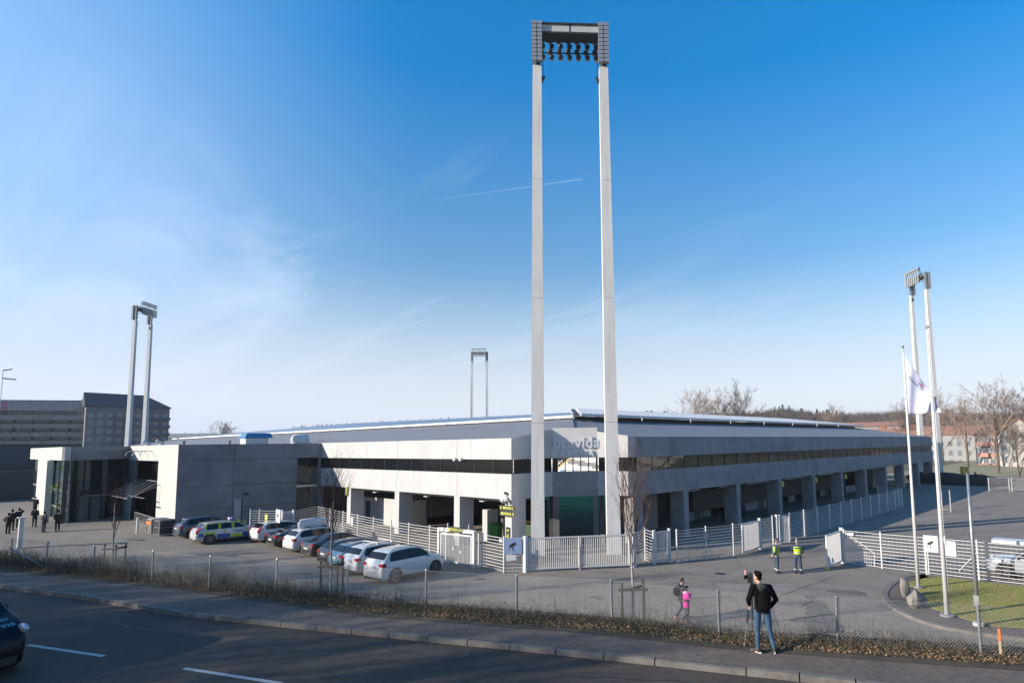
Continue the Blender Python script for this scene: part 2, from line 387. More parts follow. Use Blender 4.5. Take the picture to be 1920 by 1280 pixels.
# road, pavement, kerb
KO = off(KL, -.001)
tag(strip(off(KL, -9.5), off(KL, -.13), ZR, ZR).build('road', road_asph), kind='structure')
NK = [nearest_on(HL2, Vector(p[:2])) for p in off(KL, 1.5)]
tag(strip(KL, [p+(p-Vector(k[:2])).normalized()*.25 for p, k in zip(NK, KL)], ZS, ZS).build('sidewalk', walk_asph), kind='structure')
b = MB()
KI = resamp(KL, 1.0)
KA = off(KI, -.14); KB = off(KI, -.004)
for i in range(len(KI)-1):
    a, c, d, e = KA[i], KA[i+1], KB[i+1], KB[i]
    g = .014; u = (c-a).normalized()*g; dz = R.uniform(-.022, .008)
    b.hexa([(a.x+u.x, a.y+u.y, ZR-.1), (c.x-u.x, c.y-u.y, ZR-.1), (d.x-u.x, d.y-u.y, ZR-.1), (e.x+u.x, e.y+u.y, ZR-.1),
            (a.x+u.x, a.y+u.y, ZS+.01+dz), (c.x-u.x, c.y-u.y, ZS+.01+dz), (d.x-u.x, d.y-u.y, ZS+.015+dz), (e.x+u.x, e.y+u.y, ZS+.015+dz)])
tag(b.build('kerb', kerb_m), kind='structure')
# far side of the road (behind the camera): grass bank
tag(strip(off(KL, -60), off(KL, -9.45), ZR+.05, ZR+.05).build('roadside_grass', grass_m), kind='structure')
# dashes
b = MB()
for (p, q) in (((52, 1208), (195, 1229)), ((345, 1252), (527, 1280))):
    a = G(*p, ZR+.005); c = G(*q, ZR+.005); d = (c-a).normalized(); n = Vector((-d.y, d.x, 0))*.06
    b.quad(a-n, c-n, c+n, a+n)
d0 = (G(527, 1280, ZR)-G(52, 1208, ZR)).normalized()
for k in (-1, 2, 3):
    a = G(52, 1208, ZR+.005)+d0*k*6.; n = Vector((-d0.y, d0.x, 0))*.06; c = a+d0*2.8
    b.quad(a-n, c-n, c+n, a+n)
tag(b.build('road_marking', white_paint), kind='structure')
# verge + slope down to the lot
V1 = off(HL2, 1.25); V2 = off(HL2, 5.0)
tag(strip(off(HL2, -.3), V1, ZS+.012, ZS+.03).build('verge', earth), kind='structure')
tag(strip(V1, V2, ZS+.03, -.05).build('embankment', earth), kind='structure')

# grass island with kerb on the right, paving inside
isl_px = [(1726, 1078), (1700, 1083), (1672, 1095), (1657, 1110), (1656, 1124), (1670, 1140), (1700, 1157), (1760, 1178), (1840, 1192), (1920, 1203), (2060, 1220), (2300, 1245)]
isl = [G(u, v, 0)for u, v in isl_px]
def smoothpoly(P, k=5):
    o = []
    for i in range(len(P)-1):
        p0, p1, p2, p3 = P[max(i-1, 0)], P[i], P[i+1], P[min(i+2, len(P)-1)]
        for j in range(k):
            t = j/k; o.append(.5*((2*p1)+(p2-p0)*t+(2*p0-5*p1+4*p2-p3)*t*t+(3*p1-p0-3*p2+p3)*t**3))
    return o+[P[-1]]
isl = smoothpoly([p.xy.to_3d() for p in isl])
iin = off([p for p in isl], .24)
b = MB(); b.prism([p for p in iin]+[Vector((30, 35.3)), Vector((-9.5, 35.3))], -.1, .10); tag(b.build('island_paving', walk_asph), kind='structure')
b = MB()
for i in range(len(isl)-1):
    a, c, d, e = isl[i], isl[i+1], iin[i+1], iin[i]; z = .125
    b.hexa([(a[0], a[1], -.1), (c[0], c[1], -.1), (d[0], d[1], -.1), (e[0], e[1], -.1), (a[0], a[1], z), (c[0], c[1], z), (d[0], d[1], z), (e[0], e[1], z)])
tag(b.build('island_kerb', kerb_m), kind='structure')
gr_px = [(1735, 1083), (1705, 1091), (1695, 1095), (1716, 1101), (1740, 1122), (1740, 1135), (1790, 1152), (1850, 1170), (1920, 1176), (2060, 1186), (2300, 1200)]
gr = smoothpoly([G(u, v, .12) for u, v in gr_px])
b = MB(); b.prism([p.xy for p in gr]+[Vector((26, 35.2)), Vector((-8, 35.2))], -.1, .125); tag(b.build('lawn', grass_m), kind='structure')
# grass blades, short, on the lawn
b = MB()
def inside(p, P):
    c = False
    for i in range(len(P)):
        a, q = P[i], P[i-1]
        if (a[1] > p[1]) != (q[1] > p[1]) and p[0] < (q[0]-a[0])*(p[1]-a[1])/(q[1]-a[1])+a[0]: c = not c
    return c
gpoly = [p.xy for p in gr]+[Vector((26, 35.2)), Vector((-8, 35.2))]
for _ in range(26000):
    p = (R.uniform(-12, 3), R.uniform(26, 35.2))
    if not inside(p, gpoly): continue
    a = R.uniform(0, pi); h = R.uniform(.015, .05); dx_, dy_ = cos(a)*.012, sin(a)*.012; lx, ly = R.gauss(0, .015), R.gauss(0, .015)
    b.quad((p[0]-dx_, p[1]-dy_, .12), (p[0]+dx_, p[1]+dy_, .12), (p[0]+lx, p[1]+ly, .12+h))
tag(b.build('grass', mat('grass_blade', (.28, .30, .05), 1., col2=(.42, .34, .14), scale=2)), 'short green and straw coloured grass on the lawn beside the kerb', 'grass', kind='stuff')
# stadium pitch and inner apron
b = MB(); b.quad((-142, 34, .012), (-34, 34, .012), (-34, 112, .012), (-142, 112, .012)); tag(b.build('stadium_apron', mat('apron', (.13, .14, .15), .9, var=.2, scale=.5)), kind='structure')
b = MB(); b.quad((-139, 39.5, .024), (-40, 39.5, .024), (-40, 103, .024), (-139, 103, .024)); tag(b.build('pitch', pitch_m), kind='structure')
b = MB(); z = .034
for (x0, y0, x1, y1) in ((-136, 42, -43, 42.14), (-136, 100, -43, 100.14), (-43.14, 42, -43, 100), (-136, 42, -135.86, 100), (-60, 52, -59.86, 90), (-60, 52, -43, 52.14), (-60, 90, -43, 90.14)):
    b.quad((x0, y0, z), (x1, y0, z), (x1, y1, z), (x0, y1, z))
tag(b.build('pitch_marking', white_paint), kind='structure')

# hills
def hill(name, az0, az1, r, top, m, depth=300, n=90, seed=0, base=-2, rough=1.):
    b = MB(); rows = 7
    for i in range(n+1):
        az = radians(az0+(az1-az0)*i/n)
        t = top(i/n)
        for j in range(rows+1):
            rr = r+depth*(j/rows-.0)*1.0
            prof = sin(pi*.5*min(1, j/rows*1.25)) if j < rows else .9
            h = base+(t-base)*prof*(1+.05*rough*noise.noise(Vector((i*.35+seed, j*.9, 0)))+.04*rough*noise.noise(Vector((i*1.1+seed, j*2., 3))))
            d = c2w((sin(az)*rr, cos(az)*rr, 0)); b.v.append((d.x, d.y, h))
    for i in range(n):
        for j in range(rows):
            a = i*(rows+1)+j; b.f.append((a, a+rows+1, a+rows+2, a+1)); b.m.append(0)
    return tag(b.build(name, m, smooth=True), kind='structure')
hill_near_m = mat('hill_wood_floor', (.085, .066, .05), 1., var=.4, scale=.05)
hill_far_m = mat('far_hill', (.06, .08, .09), 1., var=.3, scale=.01)
def az_of(px): return math.degrees(math.atan((px-PX)/FPX))
hill('hill_far', -60, 45, 2600, lambda t: 68+18*noise.noise(Vector((t*9, 1, 0)))+8*noise.noise(Vector((t*30, 2, 0))), hill_far_m, depth=500, n=120)
RID = [(1000, 776), (1150, 774), (1220, 771), (1300, 772), (1400, 768), (1450, 764), (1480, 762), (1540, 770), (1700, 767), (1800, 769), (1920, 770), (2100, 772)]
def ridge_y(px):
    for (a, x), (c, y) in zip(RID, RID[1:]):
        if px <= c: return x+(y-x)*max(0, (px-a))/(c-a)
    return 772
AZ0 = az_of(1080)
hill('hill_wooded', AZ0, 44, 460, lambda t: atd(PX+FPX*tan(radians(AZ0+(44-AZ0)*t)), ridge_y(PX+FPX*tan(radians(AZ0+(44-AZ0)*t))), 640).z-5.5, hill_near_m, depth=190, n=60)
hill('hill_mid', az_of(300), az_of(1200), 900, lambda t: 26+4*sm(t*2)+3*noise.noise(Vector((t*9, 8, 0))), hill_near_m, depth=240, n=60)

# repairs, stains and ironwork on the forecourt
patch_d = mat('patch_dark', (.17, .155, .14), .95, var=.3, scale=2); patch_l = mat('patch_light', (.31, .28, .255), .95, var=.2, scale=2)
def blob(c, rx, ry, rz, m, nm, seed, sq=False, z=.006):
    b = MB(); n = 28; P = []
    for k in range(n):
        a = 2*pi*k/n
        if sq: kx = max(-1, min(1, 1.5*cos(a))); ky = max(-1, min(1, 1.5*sin(a))); x, y = rx*kx, ry*ky
        else: r = 1+.35*noise.noise(Vector((cos(a)*1.4+seed, sin(a)*1.4, 0))); x, y = rx*cos(a)*r, ry*sin(a)*r
        P.append((c[0]+x*cos(rz)-y*sin(rz), c[1]+x*sin(rz)+y*cos(rz), zg(c[0], c[1])+z))
    b.quad(*P); return tag(b.build(nm, m), kind='structure')
for i, (u, v, rx, ry, rz, sq) in enumerate(((1330, 1120, 1.6, .10, .9, 0), (1240, 1085, .5, .12, .8, 0), (1150, 1092, .6, .15, .8, 0), (1020, 1100, .9, .18, .8, 0), (700, 1125, .8, .2, .3, 0), (1540, 1030, 2.6, .9, .9, 1), (1475, 1045, 1.2, .4, .8, 0), (1590, 1110, .9, .5, .4, 0), (430, 1040, .7, .4, 0, 0), (560, 1075, 1.1, .3, .5, 0), (1700, 985, 2.2, .5, 1.2, 0), (1850, 950, 3, .4, 1.1, 0), (250, 1010, 1.2, .5, .2, 0), (1490, 1130, .8, .35, .9, 0), (1120, 1120, .4, .3, 0, 0))):
    p = GZ(u, v); blob(p, rx, ry, rz, patch_d, 'asphalt_stain', i*3.1, sq)
for i, (u, v, rx, ry, rz) in enumerate(((880, 1105, 2.2, .5, .75), (1420, 1100, 1.8, .6, .7), (500, 1060, 2.5, .6, .4), (1760, 970, 3.2, .7, 1.2))):
    p = GZ(u, v); blob(p, rx, ry, rz, patch_l, 'asphalt_patch', i, True, .005)
for (u, v, lb) in ((1350, 1075, 'round manhole cover in the forecourt in front of the plated fence'), (900, 1085, 'round manhole cover in the lot near the portal gate'), (1845, 963, 'round manhole cover in the far right lot')):
    p = GZ(u, v); b = MB(); b.tube([(0, 0, -.02), (0, 0, .008)], [.32, .32], 24); b.tube([(0, 0, .008), (0, 0, .014)], [.26, .25], 20); o = b.build('manhole_cover', mat('cast_iron', (.10, .095, .09), .6, metal=.3, var=.3, scale=20)); o.location = p; tag(o, lb, 'manhole cover')

for i, (u, v, rx, rz) in enumerate(((1100, 1100, 9, .85), (1300, 1085, 7, .3), (800, 1120, 6, .45), (450, 1035, 8, .5), (1480, 1110, 5, 1.5), (1830, 1000, 9, 1.1), (1650, 1015, 6, 1.3), (250, 1030, 7, .1))):
    p = GZ(u, v); blob(p, rx, .035, rz, patch_d, 'asphalt_seam', i*2.3, True, .007)
for i, (u, v, rx, rz) in enumerate(((700, 1215, 4, .40), (1050, 1262, 3, .5), (300, 1180, 5, .35), (850, 1240, .9, 1.8))):
    p = G(u, v, ZR); b = MB(); n_ = 20
    for k in range(n_):
        a = k/n_*2-1; x = a*rx; y = .25*noise.noise(Vector((a*3+i, 0, 0))); x1 = (k+1)/n_*2-1; y1 = .25*noise.noise(Vector((x1*3+i, 0, 0))); x1 *= rx; c_, s_ = cos(rz), sin(rz)
        q = [(x, y-.025), (x1, y1-.025), (x1, y1+.025), (x, y+.025)]; b.quad(*[(p.x+X*c_-Y*s_, p.y+X*s_+Y*c_, ZR+.006) for X, Y in q])
    tag(b.build('road_crack_seal', mat('tar', (.03, .03, .032), .6)), kind='structure')

# ================================================================== STADIUM
ZP, ZW1, ZW0, ZB = 7.47, 6.07, 5.12, 3.45
XF, YF = -25.8, 26.5
W0 = Vector((-30.75, 30.25)); W1 = Vector((-28.5, 32.5)); W2 = Vector((XF, 33.35))
st = thing('stadium', 'low concrete football stadium with black window band and chamfered corner entrance', 'stadium', (-27.5, 29, 0), world=True)
def zroof(s): return 7.40+.178*s
# --- left front (faces -Y)
cutsL = [-30.75, -36.7, -44.8, -52.8]+[-60.8-8*k for k in range(12)]
for a, c in zip(cutsL, cutsL[1:]):
    MB().box((c+.012, YF, ZW1), (a-.012, YF+.3, ZP)).build('facade_panel', concrete, st)
    MB().box((c+.012, YF, ZB), (a-.012, YF+.3, ZW0)).build('facade_panel', concrete, st)
    b = MB(); b.box((c, YF+.10, ZW0), (a, YF+.14, ZW1)); b.build('window_band', band_glass, st)
    k = c
    while k < a-.1 and a > -95:
        MB().box((k-.02, YF+.06, ZW0), (k+.02, YF+.10, ZW1)).build('mullion', darksteel, st); k += 2.0
for px in (853, 864):
    q = onY(px, 862, YF-.1); b = MB(); b.box((q.x-.10, YF-.22, q.z-.06), (q.x+.10, YF-.002, q.z+.06)); b.box((q.x-.03, YF-.12, q.z+.06), (q.x+.03, YF-.002, q.z+.16)); b.build('wall_fitting', white, st)
# --- return walls and right front
def bands(a, c, slope_z=None, op=False, nm='facade_panel'):
    z1 = slope_z or (ZP, ZP)
    b = MB(); d = (Vector(c)-Vector(a)).normalized(); n = Vector((-d.y, d.x))*.3
    a = Vector(a); c = Vector(c)
    q = [a, c, c+n, a+n]
    b.hexa([(p.x, p.y, ZW1) for p in q]+[(q[0].x, q[0].y, z1[0]), (q[1].x, q[1].y, z1[1]), (q[2].x, q[2].y, z1[1]), (q[3].x, q[3].y, z1[0])])
    b.build(nm, concrete, st)
    MB().wall(a, c, ZB, ZW0, .3).build(nm, concrete, st)
bands((-30.75, YF+.302), W0, (ZP, zroof(W0.y-YF)))
MB().wall(Vector((-30.85, YF+.3)), W0-Vector((.1, 0)), ZW0, ZW1, .04).build('window_band', band_glass, st)
bands(W1, W2, (zroof(XF-W1.x), ZP))
MB().wall(W1+Vector((0, .1)), W2+Vector((0, .1)), ZW0, ZW1, .04).build('window_band', band_glass, st)
zc = 8.17
b = MB(); b.wall(W0, W1, ZW1, zc, .3); b.build('sign_wall', mat('sign_wall_concrete', (.82, .815, .80), .85, var=.08, scale=1.2), st)
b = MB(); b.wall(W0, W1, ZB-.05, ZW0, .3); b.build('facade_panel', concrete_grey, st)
dW = (W1-W0).normalized(); nW = Vector((dW.y, -dW.x))          # outward
b = MB(); L_ = (W1-W0).length
for k in range(6):
    p = W0+dW*(.35+(L_-.45)*k/5); b.box((p.x-.025, p.y-.025, ZW0), (p.x+.025, p.y+.025, ZW1), 0)
b.build('window_post', black, st)
b = MB(); p = W0+dW*.0; b.wall(W0, W0+dW*.36, ZW0, ZW1, .1); b.wall(W1-dW*.12, W1, ZW0, ZW1, .1); b.build('window_band', band_glass, st)
# raised lettering on the chamfer
mid = (W0+W1)/2
mx3 = face_mtx((mid.x+nW.x*.06+dW.x*.12, mid.y+nW.y*.06+dW.y*.12, 7.10), (dW.x, dW.y, 0))
lettm = mat('letter_paint', (.85, .90, .96), .5)
text_mesh('bravida', 1.08, .04, lettm, 'lettering', mx3, st, bold=.012, spacing=1.04)
mx4 = face_mtx((mid.x+nW.x*.06+dW.x*.14, mid.y+nW.y*.06+dW.y*.14, 6.33), (dW.x, dW.y, 0))
text_mesh('ARENA', .56, .04, lettm, 'lettering', mx4, st, bold=.018, spacing=1.5)
# right front
cutsR = [33.35, 39.5, 47.6, 55.7, 63.8, 71.9, 80.0, 88.1, 96.2, 104.3, 113.3]
for a, c in zip(cutsR, cutsR[1:]):
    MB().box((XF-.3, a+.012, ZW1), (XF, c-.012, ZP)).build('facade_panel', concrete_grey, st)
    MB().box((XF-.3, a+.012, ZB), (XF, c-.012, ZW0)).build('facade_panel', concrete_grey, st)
    MB().box((XF-.14, a, ZW0), (XF-.10, c, ZW1)).build('window_band', mat('band_glass_clear', (.02, .022, .024), .05, spec=1., alpha=.75), st)
    k = a
    while k < c-.1: MB().box((XF-.10, k-.02, ZW0), (XF-.06, k+.02, ZW1)).build('mullion', darksteel, st); k += 2.02
# far sides
for a, c in ((Vector((-150, 113.3)), Vector((-26.1, 113.3))),):
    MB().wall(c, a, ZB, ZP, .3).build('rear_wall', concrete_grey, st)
MB().box((-156.9, YF+.35, 0), (-156.6, 113, ZP)).build('rear_wall', concrete_grey, st)
# columns
cm_ = MB()
for x in (-31.42, -37.05, -45.1, -53.1, -61.1, -69.1, -77.1, -85.1):
    z0 = -.1; w_ = .66
    MB().box((x, YF+.02, z0), (x+w_, YF+1.25, ZB-.003)).build('column', concrete, st)
for k in range(10):
    y = 39.15+8.1*k
    MB().box((XF-1.25, y, -.1), (XF-.02, y+.66, ZB-.003)).build('column', concrete_grey, st)
MB().box((XF-1.2, 33.5, -.1), (XF-.02, 34.1, ZB-.003)).build('column', concrete_grey, st)
# undercroft: soffit, rear wall, inner columns, kiosks, ceiling lights
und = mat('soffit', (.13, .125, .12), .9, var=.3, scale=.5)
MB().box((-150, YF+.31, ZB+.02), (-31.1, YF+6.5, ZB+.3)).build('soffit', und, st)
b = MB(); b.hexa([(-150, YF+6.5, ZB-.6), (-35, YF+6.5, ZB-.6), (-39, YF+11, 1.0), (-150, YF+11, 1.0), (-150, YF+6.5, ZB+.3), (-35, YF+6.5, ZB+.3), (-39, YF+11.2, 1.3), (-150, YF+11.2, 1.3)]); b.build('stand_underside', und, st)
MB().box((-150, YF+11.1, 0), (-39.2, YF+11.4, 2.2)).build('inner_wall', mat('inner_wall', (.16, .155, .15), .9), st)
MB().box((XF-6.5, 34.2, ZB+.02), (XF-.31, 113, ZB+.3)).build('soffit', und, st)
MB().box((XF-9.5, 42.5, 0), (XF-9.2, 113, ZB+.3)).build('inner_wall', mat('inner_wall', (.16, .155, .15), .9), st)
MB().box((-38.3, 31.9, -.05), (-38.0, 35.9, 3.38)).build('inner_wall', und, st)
def kiosk(x0, x1, y0, y1, z1, m=concrete, door=None):
    o = MB().box((x0, y0, -.05), (x1, y1, z1)).build('kiosk_wall', m, st)
    if door:
        MB().box((door[0], y0-.03, .02), (door[1], y0+.02, 2.05)).build('kiosk_door', mat('blue_door', (.06, .08, .12), .5), st)
pk0 = onY(681, 960, 29.0).x; pk1 = onY(740, 960, 29.0).x
kiosk(pk0, pk1, 29.0, 32.3, onY(700, 932, 29).z, door=(pk0+.5, pk0+1.35))
kiosk(onY(757, 960, 29.).x, onY(769, 960, 29.).x, 29., 30.6, onY(763, 938, 29).z)
kiosk(-36.95, -36.35, 29.0, 30.0, onY(909, 955, 29).z)
for i, (x0, x1) in enumerate(((-51.7, -46.2), (-44.0, -38.2), (-35.9, -32.3))):
    t = MB().box((x0, YF+.85, ZB-.24), (x1, YF+.97, ZB-.16)).build('cable_tray', white, st)
    MB().box(((x0+x1)/2-1.0, YF+.75, ZB-.36), ((x0+x1)/2-.5, YF+1.05, ZB-.28)).build('ceiling_lamp', white, st)
for i in range(8):
    y0 = 34.4+8.1*i-.3+(5 if i == 0 else 0)
    MB().box((XF-1.0, y0+.6, ZB-.24), (XF-.9, y0+6.8, ZB-.17)).build('cable_tray', white, st)
# rooms along the right undercroft
bluegrey = mat('panel_bluegrey', (.34, .38, .43), .7, var=.1)
def room_px(p0, p1, X, z1, m, nm='kiosk_wall'):
    a = onX(p0, 960, X).y; c = onX(p1, 960, X).y
    return MB().box((X-.12, a, -.02), (X, c, z1)).build(nm, m, st), a, c
for (p0, p1, X, z1, m) in ((1207, 1233, -30.5, 3.3, concrete_grey), (1234, 1262, -31.8, 3.3, black), (1291, 1300, -30.8, 2.6, bluegrey), (1301, 1318, -30.8, 2.9, bluegrey), (1319, 1333, -31.2, 3.3, concrete_grey),
                           (1364, 1376, -31.6, 3.0, bluegrey), (1395, 1438, -30.6, 2.9, bluegrey), (1480, 1492, -31, 3.1, bluegrey), (1540, 1556, -31, 3., bluegrey), (1565, 1574, -30, 2.9, bluegrey), (1588, 1607, -30, 2.9, bluegrey), (1640, 1652, -30, 3., concrete_grey)):
    room_px(p0, p1, X, z1, m)
for (p0, p1, X, z1) in ((1423, 1433, -30.57, 2.1), (1303, 1315, -30.77, 2.2), (1368, 1373, -31.57, 2.1)):
    room_px(p0, p1, X, z1, mat('blue_door', (.06, .08, .12), .5), 'kiosk_door')
# passage behind the corner
b = MB(); b.wall(W0+Vector((-.2, .3)), W0+Vector((-4.6, 4.55)), 0, 3.38, .3); b.build('passage_wall', und, st)
b = MB(); b.wall(W1+Vector((-4.4, 5.25)), W1+Vector((-.55, .75)), 0, 3.38, .3); b.build('passage_wall', concrete_dark, st)
b = MB(); b.wall(W0+Vector((0, .0)), W0+dW*.45, 0, ZB-.06, .25); b.wall(W1-dW*.35, W1, 0, ZB-.06, .25); b.build('jamb', concrete_dark, st)
b = MB(); b.cyl((W0.x+nW.x*-.5, W0.y-nW.y*.5+.5, 2.2), (W0.x-.9, W0.y+1.5, 1.2), .05); b.build('lamp_rod', steel, st)

# --- roofs
def poly(mb, pts, th=.12):
    i = len(mb.v); n = len(pts); mb.v += [tuple(p) for p in pts]+[(p[0], p[1], p[2]-th) for p in pts]
    mb.f.append(tuple(range(i, i+n))); mb.f.append(tuple(range(i+n, i+2*n))[::-1]); mb.m += [0, 0]
    for k in range(n):
        a, c = i+k, i+(k+1) % n; mb.f.append((a, a+n, c+n, c)); mb.m.append(0)
HX, HY = -29.65, 31.35            # hip foot on the chamfer
s1 = 9.6; s2 = 18.6
zi = zroof(s1)
b = MB(); poly(b, [(-157, YF+.05, 7.44), (-30.8, YF+.05, 7.44), (-30.8, W0.y+.05, zroof(3.75)+.03), (HX-.02, HY+.02, zroof(4.6)), (-34.9, 36.7, zi+.05), (-147, 36.7, zi+.05)]); b.build('roof_slope', roofgrey, st)
b = MB(); poly(b, [(HX+.02, HY+.02, zroof(4.2)), (W1.x, W1.y+.05, zroof(2.75)), (XF-.05, W2.y+.05, 7.44), (XF-.05, 113.5, 7.44), (-35.4, 103, zi+.05), (-35.4, 37.2, zi+.05)]); b.build('roof_slope', roofgrey, st)
b = MB(); poly(b, [(-35.6, 103, zi+.05), (-26, 113.5, 7.44), (-156.8, 113.5, 7.44), (-147, 103, zi+.05)]); b.build('roof_slope', roofgrey, st)
b = MB(); poly(b, [(-156.9, YF, 7.44), (-156.9, 113.5, 7.44), (-147.1, 103, zi+.05), (-147.1, 36.7, zi+.05)][::-1]); b.build('roof_slope', roofgrey, st)
b = MB(); z0, z1_ = zi+.22, zi+1.25
poly(b, [(-147.5, 36.0, z0), (-34.2, 36.0, z0), (-43.4, 45.2, z1_-.1), (-90, 45.2, z1_+.3), (-139, 45.2, z1_)], .14); b.build('canopy', roof_sky_tint, st)
b = MB(); b.box((-147.4, 35.9, z0-.15), (-34.1, 35.995, z0+.03)); b.build('fascia', roofwhite, st)
b = MB()
poly(b, [(-33.9, 36.6, z0+.18), (-33.9, 104.6, z0+.18), (-43, 96, z1_+.38), (-43.0, 45.9, z1_+.36)], .16); b.build('canopy', roofwhite, st)
b = MB()   # corrugated edge
y = 36.6
while y < 104.4:
    b.box((-33.88, y, z0-.02), (-33.80, y+.55, z0+.2)); y += .8
b.box((-33.9, 36.6, z0+.0), (-33.86, 104.6, z0+.19)); b.build('fascia', roofwhite, st)
MB().box((-35.2, 37.3, zi-.1), (-34.9, 104, z0+.0)).build('gap_shade', black, st)  # black strip standing in for the shade under the canopy edge
b = MB(); b.bar((-34.1, 36.4, z0+.08), (-43.2, 45.5, z1_+.22), .35, .10); b.build('hip_cap', darksteel, st)
b = MB(); poly(b, [(-139, 103.5, z0), (-43, 103.5, z0), (-43, 94.5, z1_+.1), (-139, 94.5, z1_)][::-1]); b.build('canopy', roofgrey, st)
b = MB()
for y in (44, 52, 60, 68, 76, 84, 92): b.cyl((-33.2, y, 9.0), (-33.2, y, 9.35), .05, 6)
b.build('roof_vent', white, st)
# --- stands seen through the corner window: rows of seats on the far side
seat_w = mat('seat_white', (.72, .73, .74), .5); seat_g = mat('seat_grey', (.22, .22, .25), .6); seat_y = mat('stair_yellow', (.75, .62, .25), .7); seat_b = mat('board_blue', (.03, .22, .62), .5)
b = MB()
for r in range(14):
    y = 103.6+r*.72; z = .9+r*.42
    b.cm = 1; b.box((-140, y, z-.42), (-42, y+.74, z))
    x = -135.
    while x < -50:
        k = int((x+135)//1.0) % 15
        if k in (0,):
            b.cm = 2; b.box((x, y-.02, z-.2), (x+1.5, y+.73, z+.03)); x += 1.5; continue
        ph = (x*.35+r*1.1+3*noise.noise(Vector((x*.03, r*.1, 0)))) % 6
        b.cm = 0 if ph < 3.6 else 1
        b.box((x+.04, y+.28, z+.18), (x+.96, y+.34, z+.62)); b.box((x+.04, y+.0, z+.16), (x+.96, y+.3, z+.24)); x += 1
b.build('seating', [seat_w, seat_g, seat_y], st)
b = MB(); b.box((-140, 103.0, .02), (-42, 103.1, 1.0)); b.build('advertising_board', seat_w, st)
b = MB()
for k in range(24): b.box((-138+k*4, 102.94, .25), (-136.2+k*4, 102.99, .95))
b.build('advertising_panel', seat_b, st)
# near stands (structure only, in shade)
b = MB()
for r in range(12): b.box((-140, YF+4.2+r*.8, 0.9), (-46, YF+5.0+r*.8, 6.0-r*.42))
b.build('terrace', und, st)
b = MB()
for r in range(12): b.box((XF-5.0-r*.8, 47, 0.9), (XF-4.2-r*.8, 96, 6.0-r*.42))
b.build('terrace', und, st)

# ================================================================== FLOODLIGHT TOWERS
def tower(cx, cy, ang, label, H=36.2, sides=False):
    """ang: heading of the outward normal (away from the pitch)"""
    t = thing('floodlight_mast', label, 'floodlight', (cx, cy, 0), ang-pi/2, 'floodlight masts at the stadium corners'); t.scale = (1, 1, .988)
    # local: +Y outward, x along the baseline
    for s in (-1, 1):
        b = MB()
        zz = [0, 8.5, 16.8, 25, 33.2]
        for a, c in zip(zz, zz[1:]):
            def rct(z): k = 1-z/33.2; w_ = .30+.135*k; d_ = .26+.14*k; x = s*(2.42-.14*(z/33.2)); return [(x-w_, -d_, z), (x+w_, -d_, z), (x+w_, d_, z), (x-w_, d_, z)]
            lo_ = rct(a+.02); hi_ = rct(c); b.hexa(lo_+hi_)
        b.build('leg', tower_conc, t)
        b = MB(); b.bar((s*2.1, -.30, .2), (s*2.16, -.20, 33.2), .05); b.bar((s*2.3, -.46, 2.5), (s*2.3, -.22, 33.2), .04); b.build('conduit', galv, t)
        MB().box((s*2.28-.23, -.2, 33.2), (s*2.28+.23, .12, 36.3)).build('leg_head', galv, t)
        b = MB()
        for i in range(10):
            for k in (-.19, .19):
                z = 33.35+i*.295; b.box((s*2.28+k-.165, .3, z), (s*2.28+k+.165, .62, z+.245))
        b.build('ballast_box', lampbody, t)
        b = MB(); b.bar((s*2.28, .2, 33.2), (s*2.28, .2, 36.3), .12); b.bar((s*1.88, 0, 36), (s*1.88, 0, 32.2), .05)
        b.bar((s*1.8, -.1, 32.6), (s*2.0, -.1, 32.2), .18); b.build('ladder', darksteel, t)
    b = MB()
    b.box((-2.0, .32, 35.55), (-.06, .42, 36.1)); b.box((.06, .32, 35.55), (2.0, .42, 36.1)); b.build('beam_panel', mat('beam_light', (.6, .6, .58), .5), t)
    b = MB()
    b.box((-2.1, .25, 36.1), (2.1, .5, 36.22)); b.box((-2.1, -.5, 35.42), (2.1, .5, 35.54)); b.box((-.05, -.5, 35.5), (.05, .4, 36.3)); b.box((-2.1, -.5, 36.1), (2.1, -.35, 36.2))
    b.bar((-2.1, -.9, 36.9), (2.1, -.9, 36.9), .07); b.bar((-2.1, -.9, 34.9), (2.1, -.9, 34.9), .07); b.bar((0, -.5, 34.6), (0, -.95, 37.2), .07)
    for s in (-1, 1): b.bar((s*2.1, -.45, 34.5), (s*2.1, -.95, 37.2), .07)
    b.build('beam', darksteel, t)
    for r, z in enumerate((34.72, 35.13, 35.54, 35.95, 36.6, 37.1)):
        n = 7
        y0 = -1.15
        for i in range(n):
            x = -1.9+3.8*i/(n-1)+(.12 if r % 2 else 0)
            bb = MB().ell((x, y0+.12, z), (.19, .15, .17), 10).build('lamp', darksteel, t, smooth=True)
            sub(MB().cyl((x, y0, z-.02), (x, y0-.12, z-.06), .18, 12).build('lens', lampglass), bb)
    for s in ((-1,) if sides else ()):
        for i in range(3): MB().ell((s*2.75, -.55, 33.7+i*.62), (.2, .22, .2), 8).build('side_lamp', darksteel, t, smooth=True)
    return t
tower(-27.3, 28.9, atan2(-.70, .714), 'tallest concrete twin leg floodlight mast standing at the near chamfered corner')
tower(-148.7, 30.2, radians(-135), 'floodlight mast behind the entrance block, in front of the dark roofed flats', sides=True)
tower(-149.6, 116.0, radians(135), 'farthest small floodlight mast seen above the middle of the stadium roof')
tower(-27.3, 117.9, radians(45), 'floodlight mast behind the white flag at the right end of the stadium')

